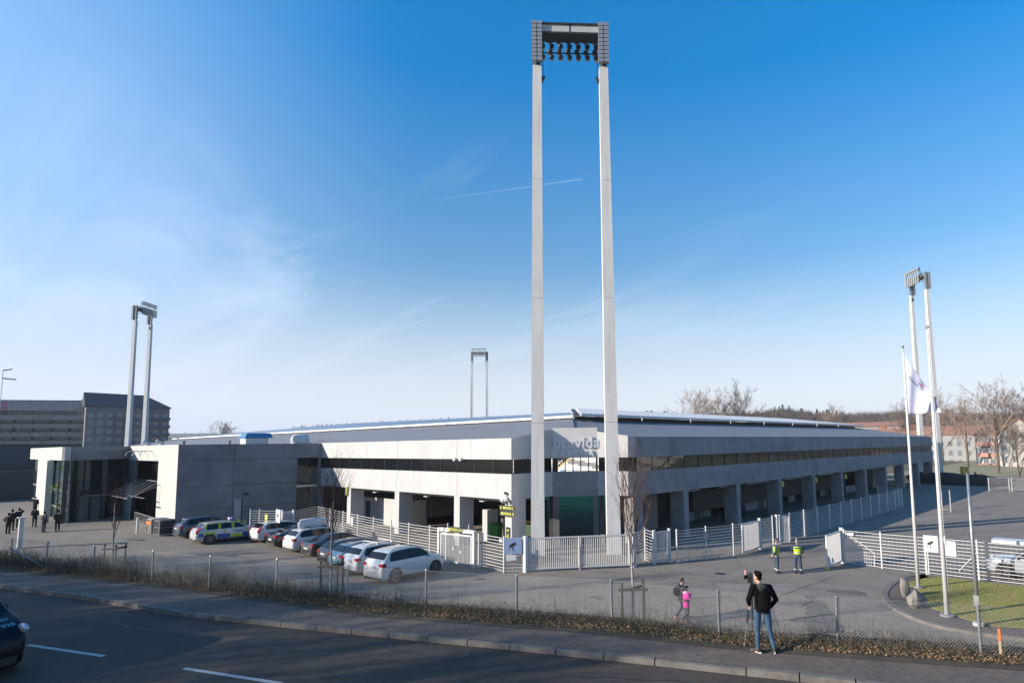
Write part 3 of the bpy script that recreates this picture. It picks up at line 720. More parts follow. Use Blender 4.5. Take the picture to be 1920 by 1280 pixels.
# ================================================================== ENTRANCE BLOCK (annexe)
AX = -58.4
ANX = Vector((-59.5, 15.0))
en = thing('entrance_building', 'two step concrete entrance block with glass foyer beside the parked police car', 'building', (-66, 16, 0), world=True)
white_c = mat('white_concrete', (.62, .61, .59), .85, var=.08, scale=1., var2=(4, .04))
dk = mat('stained_concrete', (.33, .335, .345), .9, col2=(.19, .195, .205), scale=.55, bump=.2, bscale=4, stretch=(1, 1, 1), var2=(2.2, .14))
def wallp(nm, a, c, z0, z1, th, m): return MB().wall(a, c, z0, z1, th).build(nm, m, en)
zt = 7.45
# long side wall facing the cars, panels with joints; window slot near the stadium
Bf = Vector((AX, YF-.02))
dA = (Bf-ANX); LA = dA.length; dA = dA.normalized()
def onA(px): # param along the side wall at a pixel column
    d = D(px, 850); # solve ANX + dA*t parallel to d
    det = dA.x*d.y-dA.y*d.x; return (-ANX.x*d.y+ANX.y*d.x)/det
wa, wb = onA(558), onA(597)
zj = [-.1, 2.0, 3.9, 6.1, zt]
for z0, z1 in zip(zj, zj[1:]):
    ts = [0, onA(440), wa] if z1 < zt-.01 else [0, onA(440), onA(531), LA]
    for a, c in zip(ts, ts[1:]): wallp('side_panel', ANX+dA*(a+.014), ANX+dA*(c-.014), z0+.014, z1-.014 if z1 < zt else z1, .3, dk)
for z0, z1 in zip(zj[:-1], zj[1:-1]): wallp('side_panel', ANX+dA*(wb+.05), ANX+dA*LA, z0+.004, z1-.004, .3, dk)
wallp('backing', ANX+dA*.3+Vector((-.28, 0)), ANX+dA*(wa-.3)+Vector((-.28, 0)), 0, zt-.3, .05, concrete_dark)
o = wallp('corner_window', ANX+dA*wa+Vector((-.1, 0)), ANX+dA*wb+Vector((-.1, 0)), 0, 6.1, .05, clear_glass)
MB().wall(ANX+dA*wa+Vector((-.02, 0)), ANX+dA*wb+Vector((-.02, 0)), 3.4, 3.6, .08).build('transom', steel, en)
wallp('room_back', ANX+dA*wa+Vector((-2.6, 0)), ANX+dA*(LA)+Vector((-2.6, 0)), 0, 6.1, .1, mat('room_wall', (.25, .25, .24), .9))
dr0, dr1 = onA(443), onA(456)
MB().wall(ANX+dA*dr0+Vector((.02, 0)), ANX+dA*(dr1-.0)+Vector((.02, 0)), 0.4, 2.65, .05).build('side_door', mat('grey_door', (.42, .44, .46), .5), en)
MB().wall(ANX+dA*(dr1)+Vector((.03, 0)), ANX+dA*(dr1+.12)+Vector((.03, 0)), 0.4, 2.75, .06).build('door_frame', darksteel, en)
MB().box((ANX.x+dA.x*onA(460)+.02, ANX.y+dA.y*onA(460), 3.0), (ANX.x+dA.x*onA(460)+.3, ANX.y+dA.y*onA(460)+.3, 3.15)).build('wall_lamp', black, en)
# white end wall (faces the sun), with glazed opening
def onYx(px): return onY(px, 850, ANX.y).x
x1 = ANX.x; xo1 = onYx(298); xo0 = onYx(252); x0 = onYx(243)
Yn = ANX.y
MB().box((xo1, Yn, -.1), (x1-.005, Yn+.35, zt)).build('end_wall', white_c, en)
MB().box((x0, Yn, 6.05), (xo1-.004, Yn+.35, zt)).build('end_wall', white_c, en)
MB().box((x0, Yn, -.1), (xo0, Yn+.35, 6.045)).build('end_wall', dk, en)
MB().box((xo0, Yn+1.0, 0), (xo1, Yn+1.05, 6.04)).build('foyer_glass', clear_glass, en)
b = MB()
for k in range(7):
    x = xo0+(xo1-xo0)*k/6; b.box((x-.03, Yn+.92, 0), (x+.03, Yn+.99, 6.04))
b.box((xo0, Yn+.92, 3.0), (xo1, Yn+.985, 3.12)); b.build('glazing_bar', darksteel, en)
for k in range(3):   # curved brackets of the sign lamps
    x = xo0+1.2+k*2.6; b = MB(); b.tube([(x, Yn, 6.9), (x+.3, Yn-.5, 7.0), (x+.9, Yn-1.0, 6.85), (x+1.3, Yn-1.2, 6.5)], .035, 6); b.build('lamp_arm', steel, en, smooth=True)
# second block: angled dark glass front and the sunlit T shaped end
A_ = onY(113, 978, 9.55).xy; B_ = Vector((x0-.02, Yn+.3))
zt2 = 7.0+(A_.length)*.0028
za = onX(113, 837.5, A_.x).z
MB().wall(A_, B_, onX(113, 863, A_.x).z, za, .35).build('lintel', dk, en)
zl = onX(113, 863, A_.x).z-.01
dB = (B_-A_); LB = dB.length; dB = dB.normalized()
MB().wall(A_+Vector((-.0, .02)), B_+Vector((0, .02)), .3, zl, .05).build('foyer_glass', clear_glass, en)
def onB(px):
    d = D(px, 850); det = dB.x*d.y-dB.y*d.x; return (-A_.x*d.y+A_.y*d.x)/det
nB = Vector((dB.y, -dB.x))
b = MB()
for px in (113, 124, 151, 173, 195, 236):
    t_ = onB(px); p = A_+dB*t_+nB*.06; b.bar((p.x, p.y, .3), (p.x, p.y, zl if px in (113, 124, 236) else (3.1 if px == 173 else 4.2)), .09 if px != 124 else .3)
for z in (4.2, 2.95):
    p = A_+dB*onB(124 if z > 4 else 151)+nB*.06; q = A_+dB*(LB if z > 4 else onB(195))+nB*.06; b.bar((p.x, p.y, z), (q.x, q.y, z), .10)
b.build('glazing_bar', darksteel, en)
p = A_+dB*onB(151)+nB*.1; q = A_+dB*onB(195)+nB*.1
MB().bar((p.x, p.y, 3.25), (q.x, q.y, 3.25), .05, .35).build('door_header', darksteel, en)
MB().bar((p.x+nB.x*.2, p.y+nB.y*.2, 2.85), (q.x+nB.x*.2, q.y+nB.y*.2, 2.85), .3, .12).build('door_canopy', steel, en)
for a_, c_ in ((152, 172), (174, 194)):
    p = A_+dB*(onB(a_)+.1)+nB*.07; q = A_+dB*(onB(c_)-.1)+nB*.07
    dd = MB().bar((p.x, p.y, 1.65), (q.x, q.y, 1.65), .04, 2.2).build('entrance_door', mat('door_glass', (.25, .28, .27), .1, alpha=.7), en)
    r_ = (p+q)/2; sub(MB().bar((r_.x+nB.x*.05, r_.y+nB.y*.05, 1.75), (q.x+nB.x*.05, q.y+nB.y*.05, 1.75), .04, .05).build('handle', steel), dd)
    for c in dd.children: c.data.transform(Matrix.Translation(-woff(en)))
# interior floor, back wall and plants of the foyer
fl = MB(); fl.prism([A_+Vector((.2, .5)), B_+Vector((0, .5)), B_+Vector((0, 9)), A_+Vector((-4, 9))], .5, .56); fl.build('foyer_floor', mat('pale_floor', (.42, .43, .38), .3), en)
wallp('foyer_back', A_+Vector((-5, 8)), B_+Vector((2, 8)), .5, zl, .2, mat('foyer_wall', (.34, .34, .30), .8, col2=(.08, .09, .08), scale=.5))
for px in (127, 152, 183, 196, 230):
    q = A_+dB*(onB(px))+Vector((-dB.y, dB.x))*R.uniform(1.2, 2.5); w_ = .22 if px != 183 else .55
    MB().box((q.x-w_, q.y-.2, .5), (q.x+w_, q.y+.2, zl)).build('foyer_column', mat('foyer_white', (.62, .63, .58), .6), en)
b = MB()
for (px, z, s) in ((147, 5.2, 1.), (158, 4.8, .9), (140, 5.6, .8), (128, 3.8, .6), (190, 1.9, .5), (135, 2., .6)):
    q = A_+dB*onB(px)+Vector((-dB.y, dB.x))*1.0
    for _ in range(240):
        c = Vector((q.x+R.gauss(0, .35)*s, q.y+R.gauss(0, .2), z+R.gauss(0, .5)*s)); r = .09
        v = [Vector((R.uniform(-r, r), R.uniform(-r, r), R.uniform(-r, r))) for _ in range(3)]; b.quad(*(c+k for k in v))
b.build('foyer_plant', mat('leaf_green', (.10, .28, .03), .6, col2=(.4, .42, .05), scale=3), en)
# T end
C0x = onY(113, 850, A_.y).x
xl = onY(57, 850, A_.y-.0).x
zt_t = onY(85, 839.5, A_.y).z
MB().box((xl, A_.y, zl), (A_.x-.01, A_.y+.4, za)).build('end_wall', white_c, en)
xa = onY(69, 900, A_.y).x; xb = onY(90, 900, A_.y).x
MB().box((xa, A_.y, 0), (xb, A_.y+.4, zl-.004)).build('end_wall', white_c, en)
MB().box((xl+.1, A_.y+.5, 0), (A_.x-.1, A_.y+.55, zl-.01)).build('foyer_glass', mat('dark_blue_glass', (.03, .06, .08), .08, spec=.8), en)
b = MB()
for z in (1.6, 3.2): b.box((xl+.1, A_.y+.42, z), (A_.x-.1, A_.y+.48, z+.12))
for k in range(9): b.box((xb+(A_.x-xb)*k/8-.02, A_.y+.43, .3), (xb+(A_.x-xb)*k/8+.02, A_.y+.47, 1.6))
b.build('glazing_bar', steel, en)
# roofs
b = MB(); b.prism([Vector((x0, Yn+.3)), Vector((x1-.2, Yn+.3)), Vector((AX-.3, YF-.2)), Vector((x0-6, YF-.2)), B_], zt-.4, zt-.1); b.build('roof', roofgrey, en)
b = MB(); b.prism([A_+Vector((-.1, .3)), B_+Vector((0, .1)), Vector((B_.x, YF-.3)), Vector((xl+.2, YF-.3)), Vector((xl+.2, A_.y+.3))], za-.4, za-.1); b.build('roof', roofgrey, en)
MB().box((xl+.1, A_.y+.6, 0), (xl+.3, YF-.4, za-.1)).build('rear_wall', concrete_dark, en)
# pale glazed fin and slanted lattice canopy beside it
f0 = onY(236, 900, Yn-.6).x; f1 = onY(249, 900, Yn-.6).x
MB().box((f0, Yn-.7, .5), (f1, Yn-.64, 3.9)).build('glass_fin', green_glass, en)
lt = MB()
cx0, cx1 = xo0+.2, xo1
for k in range(6):
    xk = cx0+(cx1-cx0)*k/5; lt.bar((xk+1.2, Yn+.3, 4.2), (xk-.1, Yn-1.9, 2.9), .05)
    lt.bar((xk+1.2, Yn+.3, 4.2), (min(cx1, xk+2.2), Yn-2.0, 2.9), .03)
lt.bar((cx0, Yn-2.2, 2.9), (cx1+.4, Yn-2.2, 2.9), .09); lt.bar((cx0+.2, Yn-1., 2.85), (cx1+.4, Yn-1., 2.85), .07); lt.bar((cx0+1, Yn+.3, 4.2), (cx1, Yn+.3, 4.2), .08)
lt.build('lattice_canopy', steel, en)
# roof kit
rk = thing('roof_ventilator', 'boxy rooftop ventilator with blue hood on the entrance block', 'ventilator', (-61.5, 19, zt-.1), world=True)
vx = onX(478, 830, -60.8); y0_, y1_ = onX(457, 830, -60.6).y, onX(510, 830, -60.6).y
MB().box((-62, y0_+.15, zt-.1), (-60.6, y1_-.35, 8.0)).build('housing', white, rk)
MB().hexa([(-62.3, y0_, 8.0), (-60.4, y0_, 8.0), (-60.4, y1_, 8.0), (-62.3, y1_, 8.0), (-61.9, y0_+.3, 8.45), (-60.7, y0_+.3, 8.45), (-60.7, y1_-.1, 8.45), (-61.9, y1_-.1, 8.45)]).build('hood', mat('blue_hood', (.10, .28, .5), .4, metal=.3), rk)
rk2 = thing('skylight_dome', 'long low white rooftop dome beside the thin roof railing', 'skylight', (-61.2, 24, zt-.1), world=True)
ya, yb = onX(551, 830, -60.6).y, onX(585, 830, -60.6).y
MB().box((-61.9, ya+.1, zt-.1), (-60.6, yb-.1, zt+.15)).build('curb', steel, rk2)
b = MB(); b.tube([(-61.25, ya, zt+.22), (-61.25, ya+.2, zt+.25), (-61.25, yb-.2, zt+.25), (-61.25, yb, zt+.22)], [(.3, .1), (.65, .25), (.65, .25), (.3, .1)], 14); b.build('dome', white, rk2, smooth=True)
rr = thing('roof_railing', 'thin steel safety railing on the roof of the entrance block', 'railing', (-61.9, 23, zt-.1), world=True)
y0_, y1_ = onX(527, 830, -61.9).y, onX(607, 830, -61.9).y; b = MB()
for z in (7.85, 8.35): b.bar((-61.9, y0_, z), (-61.9, y1_, z), .03)
b.build('rail', steel, rr); b = MB()
for k in range(8): yy = y0_+(y1_-y0_)*k/7; b.bar((-61.9, yy, zt-.1), (-61.9, yy, 8.35), .035)
b.build('upright', steel, rr)
lab_r = ['small white rooftop box near the left tower legs', 'white rooftop floodlight pair beside the left tower legs', 'short dark vent pipe on the entrance roof nearest the white corner', 'short dark vent pipe on the entrance roof beside the ventilator']
for (px, py, s, mm, nm, ct, lb) in ((277, 832, .5, white, 'roof_box', 'box', lab_r[0]), (303, 831, .45, white, 'roof_lamp', 'lamp', lab_r[1])):
    p = onY(px, py, Yn+.9); b = MB(); b.box((p.x-s*.6, p.y-s*.4, zt-.1), (p.x+s*.6, p.y+s*.4, zt+.2+s*.4)); b.cyl((p.x, p.y, zt), (p.x, p.y-.4, zt+.5), s*.3); tag(b.build(nm, mm, loc=(p.x, p.y, zt-.1)), lb, ct)
for px, lb in ((345, lab_r[2]), (431, lab_r[3])):
    p = onX(px, 830, -60.3); b = MB(); b.cyl((p.x, p.y, zt-.1), (p.x, p.y, 7.68), .07); b.cyl((p.x, p.y, 7.66), (p.x, p.y, 7.75), .11); tag(b.build('vent_pipe', darksteel, loc=(p.x, p.y, zt)), lb, 'vent pipe')

# ================================================================== FENCES
fence_w = mat('fence_white', (.74, .74, .74), .45, var=.06, scale=3)
def panel_mb(a, c, h=1.86, nh=11, vs_=.20, z0=.08, hr=.024, tr=.0016):
    b = MB(); a = Vector(a); c = Vector(c); d = c-a; n = max(2, int(d.length/vs_)); sd = Vector((d.y, -d.x, 0)).normalized()*.012
    for k in range(nh):
        z = z0+(h-z0)*k/(nh-1); up = Vector((0, 0, z)); b.bar(a+up, c+up, hr, hr*1.1)
    for k in range(n+1):
        p = a+d*k/n; b.bar(p+sd+Vector((0, 0, z0)), p+sd+Vector((0, 0, h)), tr*2, tr*2)
    return b
def post_mb(p, h=1.95, w_=.065, cap=True):
    b = MB(); p = Vector(p); b.box((p.x-w_/2, p.y-w_/2, p.z-.05), (p.x+w_/2, p.y+w_/2, p.z+h))
    if cap: b.box((p.x-w_*.65, p.y-w_*.65, p.z+h), (p.x+w_*.65, p.y+w_*.65, p.z+h+.025))
    return b
def P3(x, y): return Vector((x, y, zg(x, y)))
def run(name, label, pts, group=None, skip=(), **k):
    f = thing(name, label, 'fence', pts[0], world=True, group=group)
    for i, p in enumerate(pts): post_mb(p).build('post', fence_w, f)
    for i, (a, c) in enumerate(zip(pts, pts[1:])):
        if i in skip: continue
        panel_mb(a, c, **k).build('mesh_panel', fence_w, f)
    return f
def barred(name, parent, a, c, n, h=1.8, z0=.12, w_=.05, fw=.07):
    a = Vector(a); c = Vector(c); fr = MB(); Z = Vector((0, 0, 1))
    fr.bar(a+Z*z0, a+Z*h, fw); fr.bar(c+Z*z0, c+Z*h, fw); fr.bar(a+Z*(h-fw*.5), c+Z*(h-fw*.5), fw*.9, fw); fr.bar(a+Z*(z0+fw*.5), c+Z*(z0+fw*.5), fw*.9, fw)
    o = fr.build(name+'_frame', fence_w, parent)
    b = MB()
    for k in range(1, n): p = a+(c-a)*k/n; b.bar(p+Z*(z0+fw), p+Z*(h-fw), w_*.55, w_*.75)
    b.build('bars', fence_w, parent); return o
YL = 22.7
xsL = [-50.5, -48.2, -46.0, -43.7, -41.4, -39.0, -36.75, -34.3, -32.5]
run('mesh_fence', 'long white horizontal wire fence behind the row of parked cars', [P3(x, YL) for x in xsL])
# short fence from the side door to the corner
q0 = GZ(470, 956, 1.9); q1 = GZ(487, 956, 1.9); q2 = GZ(528, 957, 1.9); q3 = GZ(551, 957, 1.9)
pc = P3(-50.5, YL)
def g0(p): return Vector((p.x, p.y, zg(p.x, p.y)))
run('mesh_fence', 'short white wire fence with yellow and white notices beside the grey side door', [g0(q0), g0(q1), g0(q2)])
gt = thing('pedestrian_gate', 'narrow white barred gate behind the white estate car', 'gate', g0(q2+Vector((.15, 0, 0))), world=True)
post_mb(g0(q2)+Vector((.12, 0, 0)), 1.95, .12).build('post', fence_w, gt); post_mb(g0(q3)+Vector((-.1, 0, 0)), 1.95, .12).build('post', fence_w, gt)
barred('gate', gt, g0(q2)+Vector((.25, 0, 0)), g0(q3)+Vector((-.22, 0, 0)), 9, 1.86)
run('mesh_fence', 'white wire fence between the narrow barred gate and the fence corner', [g0(q3), pc])
# portal gate with SEKTION sign
pa = G(823, 1055); pb = G(889, 1064); du = (pb-pa).normalized(); nz_ = Vector((du.y, -du.x, 0))
pg = thing('portal_gate', 'white portal gate with a SEKTION sign on its top beam', 'gate', pa, world=True)
hp = 2.12
for p in (pa, pb): post_mb(p, hp, .16, False).build('post', white, pg)
MB().bar(pa+Vector((0, 0, hp-.10)), pb+Vector((0, 0, hp-.10)), .13, .20).build('beam', white, pg)
for t in (.25, .85):
    p = pa+(pb-pa)*t; MB().cyl((p.x, p.y, hp), (p.x, p.y, hp+.3), .035, 8).build('finial', white, pg)
barred('gate', pg, pa+du*.2+Vector((0, 0, 0)), pb-du*.2, 24, 1.82, w_=.045, fw=.09)
cP = pa+du*((pb-pa).length*.50)+nz_*.10+Vector((0, 0, hp-.05))
sg = MB().bar(cP-du*.5, cP+du*.5, .03, .34).build('sign_plate', signgreen, pg)
text_mesh('SEKTION A B', .20, .004, signyellow, 'sign_text', face_mtx(cP+nz_*.022, du), pg, bold=.006)
MB().bar(pa+du*.5+nz_*.1+Vector((0, 0, hp-.07)), pa+du*.25+nz_*.1+Vector((0, 0, hp-.07)), .02, .2).build('cover_plate', white, pg)
for t, z in ((.40, .95), (.62, .80)):
    p = pa+(pb-pa)*t+nz_*.05; b = MB(); b.quad(p+Vector((0, 0, z-.1)), p+du*.14+Vector((0, 0, z)), p+Vector((0, 0, z+.12))); b.build('sticker', white, pg)
# kink with CCTV sign, then the double sliding gate
k0 = G(905, 1063); k1 = G(945, 1073); k2 = G(985, 1072)
run('mesh_fence', 'white wire fence kinked at a corner post under the SEKTION arrow signs', [g0(pb+du*.35), g0(k0), g0(k1), g0(k2)])
ga = G(989, 1072); gb = G(1184, 1063); gm = (ga+gb)/2; dg_ = (gb-ga).normalized()
sg_ = thing('sliding_gate', 'wide double leaf white barred gate in front of the twin tower legs', 'gate', ga, world=True)
for p in (ga-dg_*.1, gb+dg_*.1): post_mb(p, 1.95, .22, False).build('post', white, sg_)
barred('leaf', sg_, ga+dg_*.12, gm-dg_*.05, 26, 1.86, w_=.05, fw=.08); barred('leaf', sg_, gm+dg_*.05, gb-dg_*.12, 26, 1.86, w_=.05, fw=.08)
MB().box((gm.x-.05, gm.y-.05, 0), (gm.x+.05, gm.y+.05, 1.3)).build('latch_post', galv, sg_)
n0, n1, n2, n3 = G(1210, 1051), G(1228, 1058), G(1256, 1054), G(1270, 1056)
n4, n5, n6 = G(1325, 1048), G(1376, 1041), G(1427, 1029)
run('mesh_fence', 'short white fence piece right of the wide double gate behind the birch', [gb+dg_*.25, n0, n1-Vector((.0, .1, 0))])
g2 = thing('pedestrian_gate', 'narrow white barred gate right of the birch with the twiggy crown', 'gate', n1, world=True)
post_mb(n1, 1.95, .12).build('post', fence_w, g2); post_mb(n2, 1.95, .12).build('post', fence_w, g2)
d2 = (n2-n1).normalized(); barred('gate', g2, n1+d2*.1, n2-d2*.1, 8, 1.86)
run('mesh_fence', 'white wire fence with an information plate between the two narrow gates', [n3, n4, n5, n6, G(1450, 1021)])
sp = thing('notice_sign', 'small grey information plate hanging on the white fence left of the guards', 'sign', n4, world=True)
p = n4+Vector((.07, -.05, 0)); dd_ = (n5-n4).normalized()
MB().bar(p+dd_*-.17+Vector((0, 0, 1.4)), p+dd_*.17+Vector((0, 0, 1.4)), .02, .5).build('plate', mat('plate_grey', (.25, .28, .32), .4), sp)
for z, w_ in ((1.5, .1), (1.42, .13), (1.33, .13), (1.27, .1)):
    q = p+Vector((.014, -.008, z)); MB().bar(q-dd_*w_, q+dd_*w_, .006, .02).build('line', white, sp)
def leafgate(label, hinge, end, n, h=1.86):
    t = thing('open_gate_leaf', label, 'gate', hinge, world=True); d = (end-hinge).normalized()
    post_mb(hinge, 1.98, .15).build('post', fence_w, t); barred('leaf', t, hinge+d*.12, end, n, h, w_=.045, fw=.07); return t
h1, e1 = G(1426, 1029), G(1393, 1040)
leafgate('white closely barred gate leaf folded along the fence left of the two guards', h1, e1, 34)
h2, e2 = G(1450, 1020), G(1478, 1019)
leafgate('white gate leaf swung open behind the hi-vis guards', h2+Vector((.25, .1, 0)), e2+Vector((.1, .0, 0)), 7)
pp = [Vector((-19.0, 40.6, 0))]+[Vector((-19.0, 42.2+2.5*k, 0)) for k in range(12)]+[Vector((-19.9, 71.6, 0)), Vector((-22.5, 73.4, 0))]
run('mesh_fence', 'long shaded white fence running along the right side of the stadium', pp)
h3, e3 = G(1580, 1055), G(1552, 1068)
leafgate('broad white barred gate leaf with a yellow foot standing open right of the guards', h3, e3, 30)
yf = MB(); yf.tube([(e3.x, e3.y, 0), (e3.x, e3.y, .06), (e3.x, e3.y, .18)], [.11, .10, .05], 10); o = yf.build('foot_weight', yellow, loc=e3); tag(o, 'small yellow weight on the ground at the foot of the open gate leaf', 'weight')
rp_ = [Vector((h3.x+.2, 36.25, 0))]+[Vector((x, 36.15-.0*x, 0)) for x in (-11.1, -8.8, -6.55, -4.3, -2, .3, 2.6, 5)]
fr = run('mesh_fence', 'white horizontal wire fence around the lawn with the flagpoles', rp_)
b = MB()   # tighter mesh on the brace corner
for k in range(14): x = h3.x+.35+k*.11; hh = 1.7*(1-k/16.); b.bar((x, 36.16, .1), (x, 36.16, hh+.1), .014)
b.bar((h3.x+.25, 36.16, 1.85), (h3.x+1.85, 36.16, .8), .03); b.bar((h3.x+1.85, 36.16, .8), (h3.x+1.85, 36.16, .1), .03); b.build('brace_panel', fence_w, fr)
MB().bar((-7.4, 36.1, .35), (-6.6, 36.05, 1.3), .03).build('brace', white, fr)
# signs on fences
def fsign(name, label, c, right, w_, h_, m, glyph=None, ct='sign'):
    c = Vector(c); r = Vector(right).normalized(); n = Vector((r.y, -r.x, 0)); t = thing(name, label, ct, (c.x, c.y, c.z-h_/2), world=True)
    MB().bar(c-r*w_/2, c+r*w_/2, .012, h_).build('plate', m, t)
    if glyph == 'cam':   # surveillance camera pictogram
        b = MB(); q = c+n*.010; U = Vector((0, 0, 1)); s = min(w_, h_)*.5
        b.bar(q-r*s*.42-U*s*.05, q+r*s*.35+U*s*.35, .004, s*.36); b.bar(q+U*s*.05, q-U*s*.6, .004, s*.12, up=(r.x, r.y, 0)); b.bar(q-r*s*.5-U*s*.3, q-r*s*.3-U*s*.05, .004, s*.1)
        b.build('pictogram', ink, t)
    if glyph == 'lines':
        for k in range(7):
            q = c+n*.010+Vector((0, 0, h_*.38-k*h_*.12)); ww = w_*(.38 if k % 3 else .3); MB().bar(q-r*ww, q+r*ww, .004, h_*.03).build('text_line', mat('grey_ink', (.25, .27, .35), .6), t)
    return t
RX = Vector((1, 0, 0))
dk12 = (k2-k1).normalized()
fsign('camera_sign', 'blue tinted camera pictogram sign on the kinked fence under the arrow signs', k1+dk12*.52+Vector((.06, -.08, 1.45)), dk12, .95, .85, mat('sign_paleblue', (.30, .42, .66), .4), 'cam')
fsign('paper_notice', 'torn white paper notice under the blue tinted camera sign', k1+dk12*.42+Vector((.06, -.08, .82)), dk12+Vector((0, 0, .02)), .55, .3, signwhite)
fsign('paper_notice', 'small white paper notice at the top of the kinked fence', k1-(k1-k0).normalized()*.25+Vector((.02, -.06, 1.72)), k1-k0, .32, .16, signwhite)
sA = onY(521, 967, q1.y-.05); fsign('camera_sign', 'white camera pictogram sign on the fence beside the yellow notice', sA, RX, .75, .95, signwhite, 'cam')
sB = onY(499, 971, q1.y-.05); fsign('paper_notice', 'yellow notice on the short fence behind the police car', sB, RX, .45, .55, signyellow)
sC = onY(660, 977, YL-.05); fsign('paper_notice', 'white notice on the fence behind the dark sedan by the birch', sC, RX, .30, .6, signwhite, 'lines')
sD = onY(713, 991, YL-.05+4); fsign('paper_notice', 'yellow notice on the white kiosk wall under the stadium', onY(713, 991, 28.9), RX, .35, .5, signyellow)
sE = onY(1745, 1019, 36.08); fsign('camera_sign', 'white camera pictogram sign on its own post between the flagpoles', sE, RX, .68, .85, signwhite, 'cam')
tmp = post_mb((sE.x-.28, 36.1, 0), 1.9, .08).build('support_post', white, loc=(sE.x-.28, 36.1, 0)); tag(tmp, 'white post carrying the camera sign between the flagpoles', 'post')
sF = onY(1781, 1028, 36.08); fsign('paper_notice', 'white text notice on the fence right of the taller flagpole', sF, RX, .55, .75, signwhite, 'lines')
sG = onY(1586, 1000, 36.1); fsign('paper_notice', 'small white label at the top of the fence beside the broad gate leaf', sG+Vector((.25, 0, 0)), RX, .35, .14, signwhite)
# arrow signs on the corner column
cs = thing('direction_sign', 'two green and yellow SEKTION arrow boards on the corner column', 'sign', (-31.1, YF-.1, 3.0), world=True)
c0 = onY(951, 952, YF-.12); w_ = (onY(964, 952, YF-.12)-onY(937, 952, YF-.12)).length
for dz, tx in ((0, '< SEKTION A'), (-.37, 'SEKTION B >')):
    pl = MB().box((c0.x-w_/2, YF-.14, c0.z+dz-.16), (c0.x+w_/2, YF-.10, c0.z+dz+.16)).build('board', signgreen, cs)
    s_ = -1 if dz == 0 else 1
    text_mesh('SEKTION '+('A' if dz == 0 else 'B'), .20, .004, signyellow, 'board_text', face_mtx((c0.x-s_*.10, YF-.15, c0.z+dz), RX), cs, bold=.008)
    b = MB(); ax = c0.x+s_*(w_/2-.12); zz = c0.z+dz; b.bar((ax-.1, YF-.15, zz), (ax+.1, YF-.15, zz), .01, .04); b.bar((ax+s_*.1, YF-.15, zz), (ax+s_*.01, YF-.15, zz+.1), .01, .045); b.bar((ax+s_*.1, YF-.15, zz), (ax+s_*.01, YF-.15, zz-.1), .01, .045)
    b.build('arrow', signyellow, cs)
bz = thing('horn_speaker', 'white twin horn loudspeaker with a black camera above the arrow boards', 'loudspeaker', (-31.1, YF-.1, 3.3), world=True)
p = onY(950, 936, YF-.05); b = MB(); b.tube([(p.x, YF-.05, p.z+.15), (p.x-.25, YF-.3, p.z-.15)], [.05, .16], 10); b.tube([(p.x, YF-.05, p.z+.15), (p.x+.25, YF-.3, p.z-.15)], [.05, .16], 10); b.build('horn', white, bz)
b = MB(); b.ell((p.x-.02, YF-.15, p.z+.42), (.1, .12, .09), 8); b.bar((p.x, YF, p.z+.4), (p.x, YF-.1, p.z+.2), .04); b.build('camera', black, bz, smooth=True)
p = onY(952, 1001, YF-.03); sg2 = thing('arrow_poster', 'black poster with a yellow arrow low on the corner column', 'sign', (p.x, YF-.03, p.z-.45), world=True)
MB().box((p.x-.2, YF-.03, p.z-.45), (p.x+.2, YF-.005, p.z+.45)).build('board', ink, sg2)
b = MB(); b.bar((p.x-.12, YF-.04, p.z-.12), (p.x+.12, YF-.04, p.z-.12), .01, .05); b.bar((p.x+.12, YF-.04, p.z-.12), (p.x, YF-.04, p.z+.03), .01, .05); b.bar((p.x+.12, YF-.04, p.z-.12), (p.x, YF-.04, p.z-.27), .01, .05); b.box((p.x-.12, YF-.045, p.z+.22), (p.x+.12, YF-.035, p.z+.29)); b.build('arrow', signyellow, sg2)
# yellow section letters on columns
for (p, lb) in ((onY(650, 920, YF-.05), 'yellow hanging letter sign at the shaded left column'),):
    t = thing('letter_sign', lb, 'sign', (p.x, p.y, p.z-.3), world=True); MB().box((p.x-.2, p.y-.03, p.z-.38), (p.x+.2, p.y, p.z+.38)).build('board', mat('dull_yellow', (.35, .33, .06), .6), t)
for px, py, lb in ((1467, 907, 'yellow letter sign on the fourth right hand column'), (1530, 899, 'yellow letter sign on the fifth right hand column'), (1586, 893, 'yellow letter sign under the soffit beside the sixth right column')):
    p = onX(px, py, XF+.08); t = thing('letter_sign', lb, 'sign', (p.x, p.y, p.z-.3), world=True); MB().box((p.x-.02, p.y-.28, p.z-.25), (p.x+.02, p.y+.28, p.z+.25)).build('board', signyellow, t)
    text_mesh(R.choice('CDEF'), .42, .004, ink, 'letter', face_mtx((p.x+.026, p.y, p.z), (0, 1, 0)), t)
# bins and clutter
def wheelie(loc, label, m, rz, s=1.):
    t = thing('wheelie_bin', label, 'bin', loc, rz)
    b = MB(); b.hexa([(-.24, -.28, .08), (.24, -.28, .08), (.24, .28, .08), (-.24, .28, .08), (-.3, -.36, 1.0), (.3, -.36, 1.0), (.3, .36, 1.0), (-.3, .36, 1.0)]); b.build('tub', m, t)
    b = MB(); b.hexa([(-.32, -.38, 1.005), (.32, -.38, 1.005), (.32, .4, 1.005), (-.32, .4, 1.005), (-.26, -.3, 1.09), (.26, -.3, 1.09), (.26, .38, 1.12), (-.26, .38, 1.12)]); b.build('lid', m, t)
    for s_ in (-1, 1): b = MB(); b.cyl((s_*.22, .3, .1), (s_*.3, .3, .1), .1, 10); b.build('wheel', rubber, t)
    t.scale = (s, s, s); return t
p = onY(930, 1008, 29.6); wheelie((p.x, 29.6, 0), 'green wheelie bin beside the corner column in the stadium undercroft', greenp, radians(20), 1.15)
